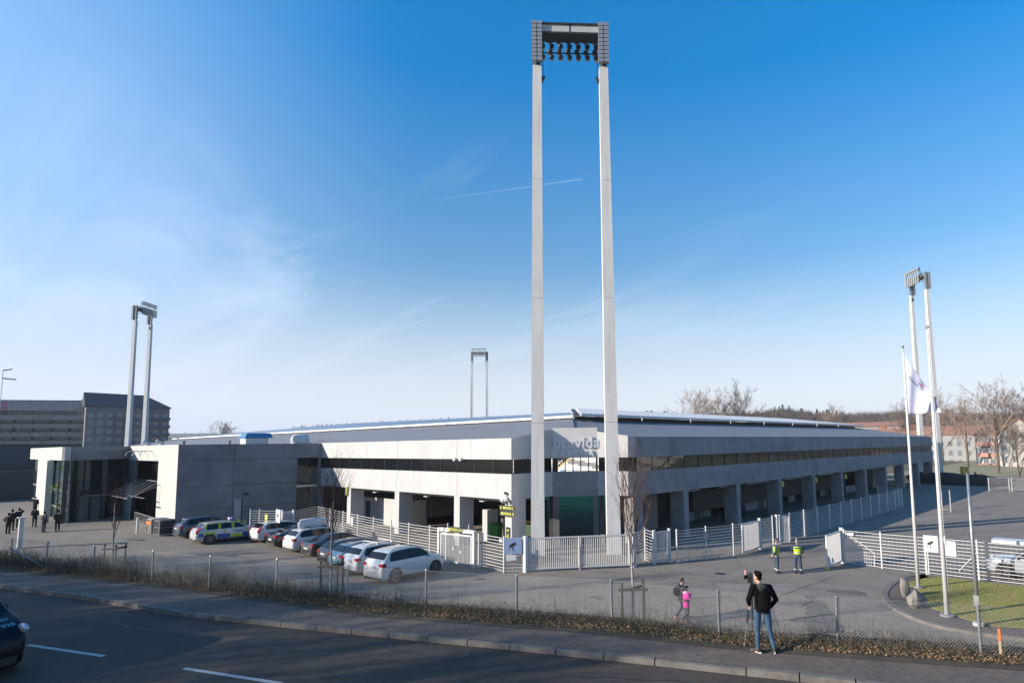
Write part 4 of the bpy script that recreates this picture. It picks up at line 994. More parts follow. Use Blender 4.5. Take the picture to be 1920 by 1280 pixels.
t = thing('wheelie_bin', 'dark bin standing right behind the green bin', 'bin', (p.x+.8, 30.2, 0)); MB().hexa([(-.24, -.28, 0), (.24, -.28, 0), (.24, .28, 0), (-.24, .28, 0), (-.3, -.36, 1.1), (.3, -.36, 1.1), (.3, .36, 1.1), (-.3, .36, 1.1)]).build('tub', black, t); MB().hexa([(-.32, -.38, 1.1), (.32, -.38, 1.1), (.32, .38, 1.1), (-.32, .38, 1.1), (-.25, -.3, 1.18), (.25, -.3, 1.18), (.25, .3, 1.18), (-.25, .3, 1.18)]).build('lid', black, t)
p0, p1 = onY(944, 988, 33), onY(998, 990, 33)
t = thing('board_barrier', 'low yellow and dark boards seen behind the corner column', 'barrier', (p0.x, 33, 0), world=True)
b = MB(); b.box((p0.x, 33, .75), (p0.x+1.7, 33.1, 1.15)); b.box((p0.x+2.3, 33.3, .85), (p1.x+.5, 33.4, 1.05)); b.build('board', yellow, t)
b = MB(); b.box((p0.x-.2, 33.12, 0), (p1.x+.6, 33.2, .8)); b.build('base', mat('green_dark', (.02, .08, .02), .6), t)
for px, lb in ((1360, 'left one of two black bins under the right hand stand'), (1392, 'right one of two black bins under the right hand stand')):
    p = onX(px, 972, -28.2); t = thing('black_bin', lb, 'bin', (p.x, p.y, 0)); MB().tube([(0, 0, 0), (0, 0, .9), (0, 0, 1.05)], [.26, .34, .3], 12).build('tub', black, t); MB().tube([(0, 0, 1.05), (0, 0, 1.1), (0, 0, 1.2)], [.35, .34, .1], 12).build('lid', black, t)
# waste trolleys near the white wall
def trolley(u, v, label, om):
    p = GZ(u, v); t = thing('mesh_container', label, 'container', p, radians(5))
    b = MB(); s = .55
    for x in (-s, s):
        for y in (-s, s): b.bar((x, y, .1), (x, y, 1.15), .05)
    for z in (.14, .65, 1.15):
        for a, c in (((-s, -s), (s, -s)), ((s, -s), (s, s)), ((s, s), (-s, s)), ((-s, s), (-s, -s))): b.bar((*a, z), (*c, z), .04)
    for k in range(9): x = -s+2*s*k/8; b.bar((x, -s, .14), (x, -s, 1.15), .018)
    b.build('frame', galv, t)
    MB().box((-s+.05, -s+.05, .2), (s-.05, s-.05, 1.2)).build('load', om, t)
    if om is not darksteel: MB().box((-s, -s-.03, .75), (s*.8, -s-.01, 1.0)).build('stripe', orange, t)
    return t
trolley(294, 1000, 'mesh container with an orange stripe standing against the white wall', mat('pale_load', (.45, .45, .44), .8))
trolley(309, 1003, 'dark loaded mesh container just left of the first parked car', darksteel)
cf = thing('crowd_barrier', 'grey tubular crowd barrier in front of the foyer opening', 'barrier', GZ(258, 985), world=True)
a = GZ(252, 982); c = GZ(289, 996); b = MB()
for z in (.25, 1.05): b.bar(a+Vector((0, 0, z)), c+Vector((0, 0, z)), .05)
for k in range(25): q = a+(c-a)*k/24; b.bar(q+Vector((0, 0, .25)), q+Vector((0, 0, 1.05)), .02)
for k in (0, 12, 24): q = a+(c-a)*k/24; b.bar(q, q+Vector((0, 0, 1.05)), .05)
b.build('rails', galv, cf)
p = GZ(257, 999); t = thing('bollard', 'slim pale bollard before the crowd barrier', 'bollard', p); MB().cyl((0, 0, 0), (0, 0, 1.2), .09).build('shaft', white, t); MB().cyl((0, 0, 1.2), (0, 0, 1.24), .1).build('cap', galv, t)
# pale pylon with a flat top at far left
p = GZ(36, 1027); t = thing('pylon_sign', 'pale leaning column sign with a flat top beside the people at left', 'sign', p)
MB().hexa([(-.22, -.12, 0), (.22, -.12, 0), (.22, .12, 0), (-.22, .12, 0), (-.19, -.1, 2.0), (.25, -.1, 2.0), (.25, .14, 2.0), (-.19, .14, 2.0)]).build('column', white, t)
MB().box((-.3, -.2, 2.0), (.42, .24, 2.07)).build('top_plate', mat('pale_grey', (.55, .56, .58), .5), t)

# ================================================================== POLES, FLAG, ROCKS, STAKES
def pole(name, label, cat, base, top_h, r0, r1, m, lean=(0, 0)):
    t = thing(name, label, cat, base)
    MB().tube([(0, 0, 0), (lean[0]*.5, lean[1]*.5, top_h*.5), (lean[0], lean[1], top_h)], [r0, (r0+r1)/2, r1], 14).build('shaft', m, t, smooth=True)
    return t
f1 = G(1722, 1101, .12); f2 = G(1776, 1154, .12)
polewhite = mat('pole_white', (.75, .745, .75), .3, var=.05, scale=2, stretch=(1, 1, .2))
t = pole('flagpole', 'shorter white flagpole carrying the drooping white flag', 'flagpole', f1, 11.3, .085, .04, polewhite)
MB().ell((0, 0, 11.36), (.07, .07, .07), 12).build('finial', mat('finial', (.4, .42, .3), .2, metal=.8), t, smooth=True)
MB().cyl((0, 0, 0), (0, 0, .06), .2).build('foot', concrete_grey, t)
b = MB(); b.bar((.05, -.06, 1.4), (.03, -.04, 11.1), .008); b.build('halyard', white, t)
t = pole('flagpole', 'taller bare white flagpole on the lawn edge right of the flag', 'flagpole', f2, 11.4, .095, .04, polewhite)
MB().ell((0, 0, 11.46), (.07, .07, .07), 12).build('finial', MATS['finial'], t, smooth=True)
MB().cyl((0, 0, 0), (0, 0, .06), .26).build('foot', concrete_grey, t)
b = MB(); b.bar((.1, 0, .9), (.06, 0, 11.0), .01); b.ell((.1, 0, 2.9), (.05, .05, .2), 8); b.build('halyard', white, t)
# flag: hangs from the shorter pole
fm = bpy.data.materials.new('flag_cloth'); fm.use_nodes = True; N = fm.node_tree.nodes; L = fm.node_tree.links
bs = N['Principled BSDF']; bs.inputs['Base Color'].default_value = (.80, .81, .88, 1); bs.inputs['Roughness'].default_value = .8
tr = N.new('ShaderNodeBsdfTranslucent'); tr.inputs[0].default_value = (.55, .62, .95, 1); mxx = N.new('ShaderNodeMixShader'); mxx.inputs[0].default_value = .35
L.new(bs.outputs[0], mxx.inputs[1]); L.new(tr.outputs[0], mxx.inputs[2]); L.new(mxx.outputs[0], N['Material Output'].inputs[0])
MATS['flag_cloth'] = fm
fr_ = CX.copy(); fr_.z = 0; fr_.normalize()     # cloth blows towards the right of the street side
fd = Vector((.93, .36, 0)).normalized()
fz = f1.z
def flagpt(s, t):   # s along the fly 0..1, t down the hoist 0..1
    top = fz+10.95; hoist = 2.85
    L1 = 1.35*s*(.86+.14*t)
    p = f1+fd*(.07+L1)
    zz = top-t*hoist-2.05*(s**.9)*(1-t)**1.15-.10*sin(s*5+t)*t*s
    amp = (.05+.20*s); nrm = Vector((fd.y, -fd.x, 0))
    wv = amp*sin(7.5*s*(1+.5*t)+2.2*t)+.10*sin(15*s+4*t)*s
    q = p+nrm*wv; q.z = zz; return q
b = MB(); NS, NT = 34, 26
for j in range(NT+1):
    for i in range(NS+1): b.v.append(tuple(flagpt(i/NS, j/NT)))
for j in range(NT):
    for i in range(NS): a = j*(NS+1)+i; b.f.append((a, a+1, a+NS+2, a+NS+1)); b.m.append(0)
flg = thing('flag', 'white flag with dark lettering and a red blue swoosh drooping from the shorter pole', 'flag', (f1.x, f1.y, fz+6), world=True)
fo = b.build('cloth', fm, flg, smooth=True)
sf = fo.modifiers.new('thick', 'SOLIDIFY'); sf.thickness = .004
def on_flag(mesh_pts, nm, m):   # map a flat outline (s,t) onto the cloth
    b = MB()
    for P in mesh_pts:
        q = [flagpt(s, t)+Vector((fd.y, -fd.x, 0))*.014 for s, t in P]; b.quad(*q)
    return b.build(nm, m, flg)
cu = bpy.data.curves.new('t', 'FONT'); cu.body = 'Got Event'; cu.size = 1; cu.resolution_u = 2; to = bpy.data.objects.new('t', cu); COL.objects.link(to); bpy.context.view_layer.update()
me = bpy.data.meshes.new_from_object(to.evaluated_get(bpy.context.evaluated_depsgraph_get())); bpy.data.objects.remove(to)
xm = max(v.co.x for v in me.vertices)
for v in me.vertices:
    s = .08+.86*v.co.x/xm; t_ = .36-v.co.y*.105; v.co = flagpt(s, t_)+Vector((fd.y, -fd.x, 0))*.014-Vector((f1.x, f1.y, fz+6))
me.materials.clear(); me.materials.append(mat('navy', (.03, .05, .2), .7)); o = bpy.data.objects.new('lettering', me); COL.objects.link(o); o.parent = flg
def swoosh(s0, t0, s1, t1, w_): return [[(s0+(s1-s0)*k/8, t0+(t1-t0)*(k/8)**1.4), (s0+(s1-s0)*(k+1)/8, t0+(t1-t0)*((k+1)/8)**1.4), (s0+(s1-s0)*(k+1)/8, t0+(t1-t0)*((k+1)/8)**1.4+w_*sin(pi*(k+1)/8)), (s0+(s1-s0)*k/8, t0+(t1-t0)*(k/8)**1.4+w_*sin(pi*k/8))] for k in range(8)]
on_flag(swoosh(.38, .22, .72, .14, .05), 'red_swoosh', mat('red', (.6, .02, .03), .6)); on_flag(swoosh(.50, .30, .80, .21, .03), 'blue_swoosh', mat('blue', (.02, .1, .5), .6))
# lamp / sign pole
f3 = G(1835, 1172, .11)
t = pole('lamp_post', 'slim grey steel post standing right of the flagpoles', 'post', f3, 5.6, .075, .05, galv)
MB().cyl((0, 0, 0), (0, 0, .12), .19).build('foot', concrete, t); MB().cyl((0, 0, 5.6), (0, 0, 5.66), .06).build('cap', darksteel, t); MB().box((-.09, -.03, .7), (.09, -.09, 1.1)).build('hatch', galv, t)
# boulders
def boulder(u, v, s, seed, label):
    p = G(u, v, .1); b = MB(); b.ell((0, 0, s[2]*.8), s, 10)
    b.v = [tuple(Vector(q)*(1+.45*noise.noise(Vector(q)*2.2+Vector((seed, 0, 0)))+.1*noise.noise(Vector(q)*6+Vector((seed, 0, 0))))) for q in b.v]
    b.v = [(x, y, max(z, -.02)) for x, y, z in b.v]
    o = b.build('boulder', stone); o.location = p; o.rotation_euler = (0, 0, seed); return tag(o, label, 'rock', 'boulders by the island kerb')
boulder(1698, 1118, (.26, .23, .40), 1.3, 'upright grey boulder nearest the flag, upper of the two beside the kerb')
boulder(1717, 1139, (.38, .27, .36), 4.1, 'wide grooved brown boulder, lower of the two beside the kerb')
# orange tipped stake
p = G(1877, 1232, 2.2); t = thing('marker_stake', 'thin wooden marker stake with an orange tip in the hedge', 'stake', p)
MB().box((-.025, -.025, -.3), (.025, .025, .42)).build('stick', mat('pale_wood', (.55, .42, .25), .8), t); MB().box((-.028, -.028, .36), (.028, .028, .62)).build('tip', orange, t)
# small steel hoop rack in the shade
p0, p1 = G(1767, 958), G(1783, 960); t = thing('hoop_barrier', 'steel U shaped barrier standing in the shade at the right', 'barrier', p0, world=True)
b = MB(); b.bar(p0, p0+Vector((0, 0, 2.0)), .09); b.bar(p1, p1+Vector((0, 0, 2.1)), .09); b.bar(p0+Vector((0, 0, .2)), p1+Vector((0, 0, .2)), .09); b.build('frame', galv, t)
# litter
p = G(1206, 1172, 2.05); b = MB()
b.ell((0, 0, .08), (.13, .09, .07), 10); b.v = [tuple(Vector(q)*(1+.5*noise.noise(Vector(q)*20))) for q in b.v]; o = b.build('litter', signwhite); o.location = p; tag(o, 'crumpled white paper bag lying in the hedge leaves', 'litter')
# tyre rack / metal trolley beside the portal

# ================================================================== CHAIN LINK FENCE AND HEDGE
cp_px = [(20, 1058), (85, 1067), (175, 1077), (285, 1090), (391, 1104), (517, 1112), (650, 1130), (798, 1139), (969, 1154), (1148, 1165), (1349, 1192), (1571, 1209), (1840, 1230)]
CP = [G(u, v, ZS) for u, v in cp_px]
de = (CP[-1]-CP[-2]); CP = [CP[0]-(CP[1]-CP[0])*(2-k) for k in range(2)]+CP+[CP[-1]+de.normalized()*2.9*(k+1) for k in range(3)]
cl = thing('chain_link_fence', 'low galvanised chain link fence along the hedge above the parking lot', 'fence', CP[0], world=True)
HP = 1.08
chain_m = mat('chain_wire', (.24, .25, .26), .5, metal=.5)
for p in CP:
    b = MB(); lx, ly = R.gauss(0, .015), R.gauss(0, .015)
    b.tube([(p.x, p.y, ZS-.3), (p.x+lx, p.y+ly, ZS+HP+.03)], [.031, .031], 8); b.tube([(p.x+lx, p.y+ly, ZS+HP+.03), (p.x+lx, p.y+ly, ZS+HP+.06)], [.034, .02], 8); b.build('post', galv, cl)
def wire(b, a, c, r=.0016, n=None):
    a = Vector(a); c = Vector(c); d = c-a; n = Vector((d.y, -d.x, 0)); n = n.normalized() if n.length > 1e-6 else Vector((1, 0, 0))
    u = n.cross(d).normalized()*r; n = n*r*.8
    P = [a+u, a-u*.5+n, a-u*.5-n]; Q = [p+d for p in P]; i = len(b.v); b.v += [tuple(p) for p in P+Q]
    for k in range(3): b.f.append((i+k, i+(k+1) % 3, i+3+(k+1) % 3, i+3+k)); b.m.append(0)
for k, (a, c) in enumerate(zip(CP, CP[1:])):
    b = MB(); L_ = (c-a).length; d = (c-a)/L_; hgt = HP-.02; z0 = ZS+.05
    sag = .02
    b.bar(a+Vector((0, 0, HP)), c+Vector((0, 0, HP)), .006); b.bar(a+Vector((0, 0, .5)), c+Vector((0, 0, .5)), .004)
    step = .075; x = -hgt
    while x < L_:
        for s in (1, -1):
            x0, x1 = (x, x+hgt) if s > 0 else (x+hgt, x)
            t0, t1 = 0., 1.
            lo_, hi_ = min(x0, x1), max(x0, x1)
            # clip to panel
            def at(t): return x0+(x1-x0)*t
            ts = sorted([(0-x0)/(x1-x0), (L_-x0)/(x1-x0)]); t0 = max(0, ts[0]); t1 = min(1, ts[1])
            if t1-t0 > .02: wire(b, a+d*at(t0)+Vector((0, 0, .05+hgt*t0-.0)), a+d*at(t1)+Vector((0, 0, .05+hgt*t1)), .0020)
        x += step
    b.build('wire_mesh', chain_m, cl)
MB().bar(CP[3]+Vector((0, 0, .05)), CP[2]+Vector((.6, 0, .75))+(CP[2]-CP[3])*.1, .05).build('brace', galv, cl)

# hedge strip: trailing brambles, dry leaves, evergreen tufts
HP_ = resamp(HLx, .25)
lens = [0.]
for a, c in zip(HP_, HP_[1:]): lens.append(lens[-1]+(c-a).length)
Hoff = off(HP_, 1.0)
def hedge_at(s, w_):   # s metres along, w_ metres inward
    import bisect
    i = min(len(HP_)-2, max(0, bisect.bisect(lens, s)-1)); t = (s-lens[i])/max(1e-6, lens[i+1]-lens[i])
    p = HP_[i].lerp(HP_[i+1], t); q = Hoff[i].lerp(Hoff[i+1], t); n = (q-p).normalized(); return p+n*w_
s_in = lens[-1]-60; s0h, s1h = 112, s_in+9       # visible reach
def prof(s): # hedge height along its length (bigger to the left)
    v = .34+.22*noise.noise(Vector((s*.33, 0, 0)))+.12*noise.noise(Vector((s*1.1, 4, 0)))
    return max(.10, v)*(1.6-.95*sm((s-s0h-12)/24))
b = MB()
for _ in range(9500):   # arching stems
    s = R.uniform(s0h, s1h); w0_ = abs(R.gauss(.55, .38))+.05; h = prof(s)*R.uniform(.3, 1.05); p = hedge_at(s, w0_); a = R.uniform(0, 2*pi); l = R.uniform(.10, .5)
    zb = ZS+.02-max(0, w0_-1.25)*.55
    q = p+Vector((cos(a), sin(a)))*l; m_ = (p+q)/2
    P = [Vector((p.x, p.y, zb)), Vector((m_.x, m_.y, zb+h)), Vector((q.x, q.y, zb+h*R.uniform(.2, 1.0)))]
    r = R.uniform(.0025, .0055)
    for u_, v_ in zip(P, P[1:]):
        d = v_-u_; n = d.cross(Vector((R.gauss(0, 1), R.gauss(0, 1), R.gauss(0, 1)))).normalized()*r
        b.quad(u_-n, u_+n, v_+n*.6, v_-n*.6)
for _ in range(420):   # tall wiry shoots
    s = R.uniform(s0h, s1h); p = hedge_at(s, abs(R.gauss(.7, .3))); h = R.uniform(.45, 1.0); a = R.uniform(0, 6.28); l = R.uniform(.1, .5)
    P = [Vector((p.x, p.y, ZS)), Vector((p.x+cos(a)*l*.4, p.y+sin(a)*l*.4, ZS+h*.75)), Vector((p.x+cos(a)*l, p.y+sin(a)*l, ZS+h*R.uniform(.7, 1)))]
    b.tube(P, [.005, .004, .002], 3, caps=False)
stem_m = mat('bramble_stem', (.075, .05, .035), .95, col2=(.10, .085, .04), scale=2)
tag(b.build('brambles', stem_m), 'tangled brown bramble stems along the chain link fence', 'undergrowth', kind='stuff')
b = MB(); g = MB()
leafA = mat('dry_leaf', (.22, .135, .065), .85, col2=(.38, .25, .13), scale=9); leafB = mat('evergreen_leaf', (.035, .045, .018), .7, col2=(.075, .075, .03), scale=6)
for _ in range(34000):   # dry leaf litter
    s = R.uniform(s0h, s1h); w_ = abs(R.gauss(.0, .45))-.06; p = hedge_at(s, w_)
    if noise.noise(Vector((s*.55, 7, 0))) < R.uniform(-.6, .15)-.12: continue
    z = ZS+.03+abs(R.gauss(0, .05))+.30*prof(s)*sm(w_/1.1)*R.random()
    r = R.uniform(.012, .034); t1 = Vector((R.gauss(0, 1), R.gauss(0, 1), R.gauss(0, .55))).normalized()*r; t2 = Vector((R.gauss(0, 1), R.gauss(0, 1), R.gauss(0, .55))).normalized()*r*.7
    c = Vector((p.x, p.y, z)); b.quad(c-t1, c-t2, c+t1, c+t2)
tag(b.build('leaf_litter', leafA), 'dry pale brown fallen leaves along the pavement edge', 'leaves', kind='stuff')
for _ in range(30000):
    s = R.uniform(s0h, s1h); w_ = abs(R.gauss(.75, .42)); p = hedge_at(s, w_); hh = prof(s)
    if noise.noise(Vector((s*.8, w_, 0))) < -.18: continue
    z = ZS+.02+hh*.85*R.random()**1.2*sm(w_/.5+.15)-max(0, w_-1.25)*.55
    r = R.uniform(.012, .03); t1 = Vector((R.gauss(0, 1), R.gauss(0, 1), R.gauss(0, 1))).normalized()*r; t2 = Vector((R.gauss(0, 1), R.gauss(0, 1), R.gauss(0, 1))).normalized()*r*.6
    c = Vector((p.x, p.y, z)); g.quad(c-t1, c-t2, c+t1, c+t2)
tag(g.build('hedge_foliage', leafB), 'dark olive low foliage of the hedge strip', 'hedge', kind='stuff')

# ================================================================== TREES
def branchtree(seed, H, r0, levels, spread, up, n0, trunk_frac=.35, ratio=.6, sides=4, jitter=.25, lean=0., minr=.004):
    """returns (trunk_mb, crown_mb)"""
    Rr = random.Random(seed); T = MB(); C = MB()
    def grow(p, d, L, r, lv, mb):
        n = 4 if lv < 2 else 3; pts = [p]; rad = [r]; q = p.copy(); dd = d.copy()
        for k in range(n):
            dd = (dd+Vector((Rr.gauss(0, 1), Rr.gauss(0, 1), Rr.gauss(0, 1)))*jitter*.35+Vector((0, 0, up*.10))).normalized()
            q = q+dd*L/n; pts.append(q.copy()); rad.append(max(minr, r*(1-.75*(k+1)/n) if lv == levels else r*(1-.45*(k+1)/n)))
        mb.tube(pts, rad, max(3, sides-lv), caps=False)
        if lv >= levels: return
        m = n0[min(lv, len(n0)-1)]
        for k in range(m):
            t = .25+.75*(k+Rr.random())/m; i = min(n-1, int(t*n)); f = t*n-i; o = pts[i].lerp(pts[i+1], f)
            a = Rr.uniform(0, 2*pi); side = dd.cross(Vector((cos(a), sin(a), .3))).normalized()
            nd_ = (dd*(1-spread)+side*spread+Vector((0, 0, up*.3))).normalized()
            grow(o, nd_, L*ratio*Rr.uniform(.7, 1.15), max(minr, rad[i]*.55), lv+1, C)
    # trunk with limbs
    n = 8; pts = []; rad = []; x = y = 0.
    for k in range(n+1):
        t = k/n; pts.append(Vector((x+lean*t*H, y, H*t*.92))); rad.append(max(minr*1.2, r0*(1-t)**.8+minr)); x += Rr.gauss(0, .01)*H*.3; y += Rr.gauss(0, .01)*H*.3
    T.tube(pts, rad, 8, caps=False)
    m = n0[0]
    for k in range(m):
        t = trunk_frac+(1-trunk_frac)*(k/m)**.9*.97; i = min(n-1, int(t*n)); o = pts[i].lerp(pts[i+1], t*n-i); a = k*2.4+Rr.uniform(-.4, .4)
        d = Vector((cos(a)*spread, sin(a)*spread, up*(1-spread*.5)+.25)).normalized()
        grow(o, d, H*(.50 if t < .6 else .36)*(1-.55*(t-trunk_frac))*Rr.uniform(.75, 1.1), max(minr, rad[i]*.5), 1, C)
    return T, C
def mktree(name, label, cat, loc, TC, tm, cmm, group=None, rz=0., scale=1.):
    t = thing(name, label, cat, loc, rz, group, scale=scale)
    TC[0].build('trunk', tm, t, smooth=True); TC[1].build('crown', cmm, t); return t
def stakes(loc, label, rz=0.):
    t = thing('tree_stakes', label, 'tree stakes', loc, rz); b = None
    for (x, y) in ((-.42, -.1), (.35, -.25), (.42, .3)):
        b = MB(); b.tube([(x, y, -.4), (x*.98, y, 1.25)], [.045, .04], 7); b.build('stake', wood, t)
    b = MB(); b.bar((-.55, -.1, 1.0), (.5, -.25, 1.02), .07); b.bar((.35, -.3, .98), (.44, .4, 1.05), .06); b.build('crossbar', wood, t)
    wb_ = mat('webbing', (.16, .16, .10), .9)
    MB().bar((-.42, -.1, 1.0), (0, 0, 1.0), .03, .1).build('strap', wb_, t); MB().bar((.42, .3, 1.05), (0, 0, 1.0), .03, .1).build('strap', wb_, t)
    return t
def emb_z(u, v):   # a spot on the embankment seen at (u, v): take height .75
    return G(u, v, .75)
for (u, v, H, seed, lb, sl_) in ((1188, 1160, 5.35, 11, 'slender white birch with reddish twigs in front of the wide double gate', 'weathered stakes around the birch nearest the two children'),
                            (620, 1106, 5.1, 23, 'young white birch with upright reddish twigs in front of the parked cars', 'weathered stakes around the birch by the parked cars'),
                            (211, 1066, 4.7, 37, 'small bare birch before the glass entrance at left', 'dark stakes around the small birch at far left')):
    p = emb_z(u, v)
    TC = branchtree(seed, H, .055, 3, .40, 1.05, [20 if seed < 30 else 12, 5, 4], trunk_frac=.36, ratio=.55, jitter=.20, minr=.0026)
    mktree('birch_tree', lb, 'birch', p, TC, bark_white, twig_red)
    stakes(p+Vector((0, 0, .05)), sl_, radians(42+R.uniform(-6, 6)))
# distant bare trees
kinds = []
for sd in (101, 102, 103):
    kinds.append(branchtree(sd, 15, .28, 4, .55, .75, [13, 5, 4, 4], trunk_frac=.22, ratio=.58, jitter=.3, minr=.022))
protos = []
def fartree(k, px, py_top, dist, label, cat='tree', group='bare trees behind the stadium'):
    p = atd(px, 830, dist); top = atd(px, py_top, dist).z; H = (top+1)/15.6
    if k >= len(protos) or protos[k] is None:
        t = mktree('bare_tree', label, cat, (p.x, p.y, -1), kinds[k], bark_grey, twig_far, group, R.uniform(0, 6), H); protos.append(t) if k >= len(protos) else None; return t
    return dup(protos[k], (p.x, p.y, -1), R.uniform(0, 6), label, group, H)
fartree(0, 1308, 742, 210, 'broad bare tree above the roof, left of the pair at centre right')
fartree(1, 1385, 738, 215, 'broad bare tree above the roof, right of the pair at centre right')
fartree(2, 1868, 730, 150, 'large bare tree in front of the white gabled house')
fartree(0, 1812, 757, 175, 'bare tree before the pink balcony house, left of the large one')
fartree(1, 1765, 752, 190, 'bare tree beside the upper part of the taller flagpole')
fartree(2, 1915, 742, 190, 'bare tree at the right picture edge behind the gabled house')
fartree(0, 418, 797, 330, 'lone small bare tree above the far left roof end')
fartree(1, 1345, 752, 225, 'thin bare tree between the two broad ones above the roof')
fartree(2, 1560, 768, 300, 'bare tree on the wooded slope above the right roof')
fartree(1, 1700, 765, 260, 'bare tree behind the flag above the orange roofs')
fartree(0, 1905, 800, 120, 'thin bare tree standing before the gabled house wall')
# woods: crowns as dense masses of twigs
def wood_mass(name, label, spots, m, n, seed, trunks=True):
    Rr = random.Random(seed); b = MB()
    for (x, y, z, h, conif) in spots:
        if conif:
            for _ in range(n*2):
                t = Rr.random()**.7; r = h*.22*(1-t)+.15; a = Rr.uniform(0, 2*pi); c = Vector((x+cos(a)*r*Rr.random(), y+sin(a)*r*Rr.random(), z+h*(.15+.85*t)))
                s = h*.06; b.quad(*(c+Vector((Rr.uniform(-s, s), Rr.uniform(-s, s), Rr.uniform(-s, s))) for _ in range(3)))
        else:
            b.bar((x, y, z-1), (x, y, z+h*.6), h*.025)
            for _ in range(n):
                a = Rr.uniform(0, 2*pi); el = Rr.uniform(.2, 1.4); l = h*Rr.uniform(.3, .62); o = Vector((x, y, z+h*Rr.uniform(.15, .45)))
                d = Vector((cos(a)*cos(el), sin(a)*cos(el), sin(el)+.3)).normalized(); q = o+d*l; q.z = min(q.z, z+h)
                s = d.cross(Vector((Rr.gauss(0, 1), Rr.gauss(0, 1), Rr.gauss(0, 1)))).normalized()*h*.007
                b.quad(o-s, o+s, q)
                q2 = o.lerp(q, .5)+Vector((Rr.gauss(0, 1), Rr.gauss(0, 1), abs(Rr.gauss(0, 1))))*h*.12; b.quad(o.lerp(q, .4)-s, o.lerp(q, .4)+s, q2)
    return tag(b.build(name, m), label, 'wood', kind='stuff')
def az_spots(p0, p1, r0, r1, n, h0, h1, zf, cf, seed):
    Rr = random.Random(seed); o = []
    for _ in range(n):
        px = Rr.uniform(p0, p1); rr = Rr.uniform(r0, r1); p = atd(px, 830, rr); o.append((p.x, p.y, zf(px, rr), Rr.uniform(h0, h1), Rr.random() < cf))
    return o
wood_mass('woodland', 'brown leafless wood covering the low hill at right', az_spots(1130, 2050, 430, 650, 1700, 9.5, 13.5, lambda px, r: (atd(px, ridge_y(px)+1, r).z-10)*(.35+.65*sm((r-400)/170)), 0., 5), mat('wood_brown', (.155, .115, .09), 1., var=.3, scale=.05), 34, 6)
wood_mass('pine_wood', 'dark pines among the bare wood beyond the stadium roof', az_spots(1380, 1560, 560, 640, 14, 12, 15, lambda px, r: atd(px, ridge_y(px), r).z-13, 1., 15)+az_spots(1120, 1260, 560, 640, 40, 9, 12, lambda px, r: atd(px, ridge_y(px), r).z-10.5, 1., 16)+az_spots(1560, 2000, 520, 640, 22, 10, 13, lambda px, r: atd(px, ridge_y(px), r).z-12, 1., 17)+az_spots(560, 860, 930, 1000, 60, 10, 15, lambda px, r: atd(px, 797-.055*(px-560), r).z-15, 1., 18), pine_m, 60, 7)
wood_mass('woodland', 'leafless wood behind the left half of the stadium roof', az_spots(545, 1150, 850, 1000, 620, 9, 15, lambda px, r: atd(px, 796-.05*(px-560), r).z-13, 0., 25), MATS['wood_brown'], 30, 8)
wood_mass('far_wood', 'bluish tree line on the far ridge at left', az_spots(250, 700, 2650, 2900, 500, 12, 20, lambda px, r: 56+14*noise.noise(Vector((px*.02, 3, 0))), .5, 35), mat('far_wood_m', (.06, .07, .07), 1.), 10, 9)

# trees on the street side, out of view behind the camera: they throw the streaky shade over the road
shade_k = []
for sd in (201, 202): shade_k.append(branchtree(sd, 13, .24, 4, .5, .8, [13, 5, 4, 3], trunk_frac=.18, ratio=.62, jitter=.3, minr=.022))
sp_ = []
hs = Vector((-.515, -.857))
def shade_spot(x, y, dist): return Vector((x, y))+hs*dist
rows = []
for d_, sc_, st_, x1_ in ((19, .62, 5.0, -19), (26, .86, 6.0, -13), (36, 1.1, 8.0, -4)):
    x = -52.
    while x < x1_:
        xx = x+R.uniform(-.8, .8); y = xx*.39+10.5+R.uniform(-1.5, 1.5); rows.append((shade_spot(xx, y, d_+R.uniform(-2, 2)), sc_*R.uniform(.9, 1.1), 0)); x += st_
for (x, y) in ((-46, 5), (-41, 7), (-36.5, 7.5), (-32, 9), (-28, 10)): rows.append((shade_spot(x, y, 44), 1.22, 0))
def clear(p, rad):   # keep every crown well outside the camera's view and off the camera itself
    v = Vector((p.x, p.y, 0)); dp = v.dot(Vector((CF.x, CF.y, 0)).normalized()); lt = v.dot(Vector((CX.x, CX.y, 0)).normalized())
    if dp < -rad-1: return True
    return (-lt-.97*dp)/1.393 > rad+.8
rows = [r for r in rows if clear(r[0], r[1]*4.6)]
wrd = ['low', 'tall', 'slender', 'broad', 'crooked']
first = [None, None]
for i, (p, s, _q) in enumerate(rows):
    k = i % 2; lb = 'bare street tree on the road side opposite the stadium'
    if first[k] is None: first[k] = mktree('street_tree', lb, 'tree', (p.x, p.y, ZR), shade_k[k], bark_grey, bark_grey, 'bare street trees across the road', R.uniform(0, 6), s)
    else: dup(first[k], (p.x, p.y, ZR), R.uniform(0, 6), lb, None, s)
# unseen evergreens added to deepen the shade on road and lot
def conifer(seed, H):
    Rr = random.Random(seed); T = MB(); T.tube([(0, 0, 0), (0, 0, H*.5), (0, 0, H)], [.16, .1, .02], 7); C = MB()
    for _ in range(2600):
        t = Rr.random()**.8; r = H*.20*(1-t)**.8+.1; a = Rr.uniform(0, 2*pi); q = sqrt(Rr.random()); c = Vector((cos(a)*r*q, sin(a)*r*q, H*(.08+.92*t)-q*.25)); s = .22
        C.quad(*(c+Vector((Rr.uniform(-s, s), Rr.uniform(-s, s), Rr.uniform(-s, s)*.5)) for _ in range(3)))
    return T, C
ck = conifer(5, 8)
fc = None
ev = [(-22, -.6, 14, .58), (-26, -2.2, 14, .60), (-31, -3.6, 14, .60), (-36, -5, 16, .70), (-17, 0, 13, .42), (-44, -3, 20, .85), (-30, 6, 22, .80), (-44, 7, 33, 1.15), (-39, 9.5, 34, 1.15), (-34.5, 9, 33, 1.08), (-30, 10.5, 33, 1.03), (-25.5, 11, 31, .92)]
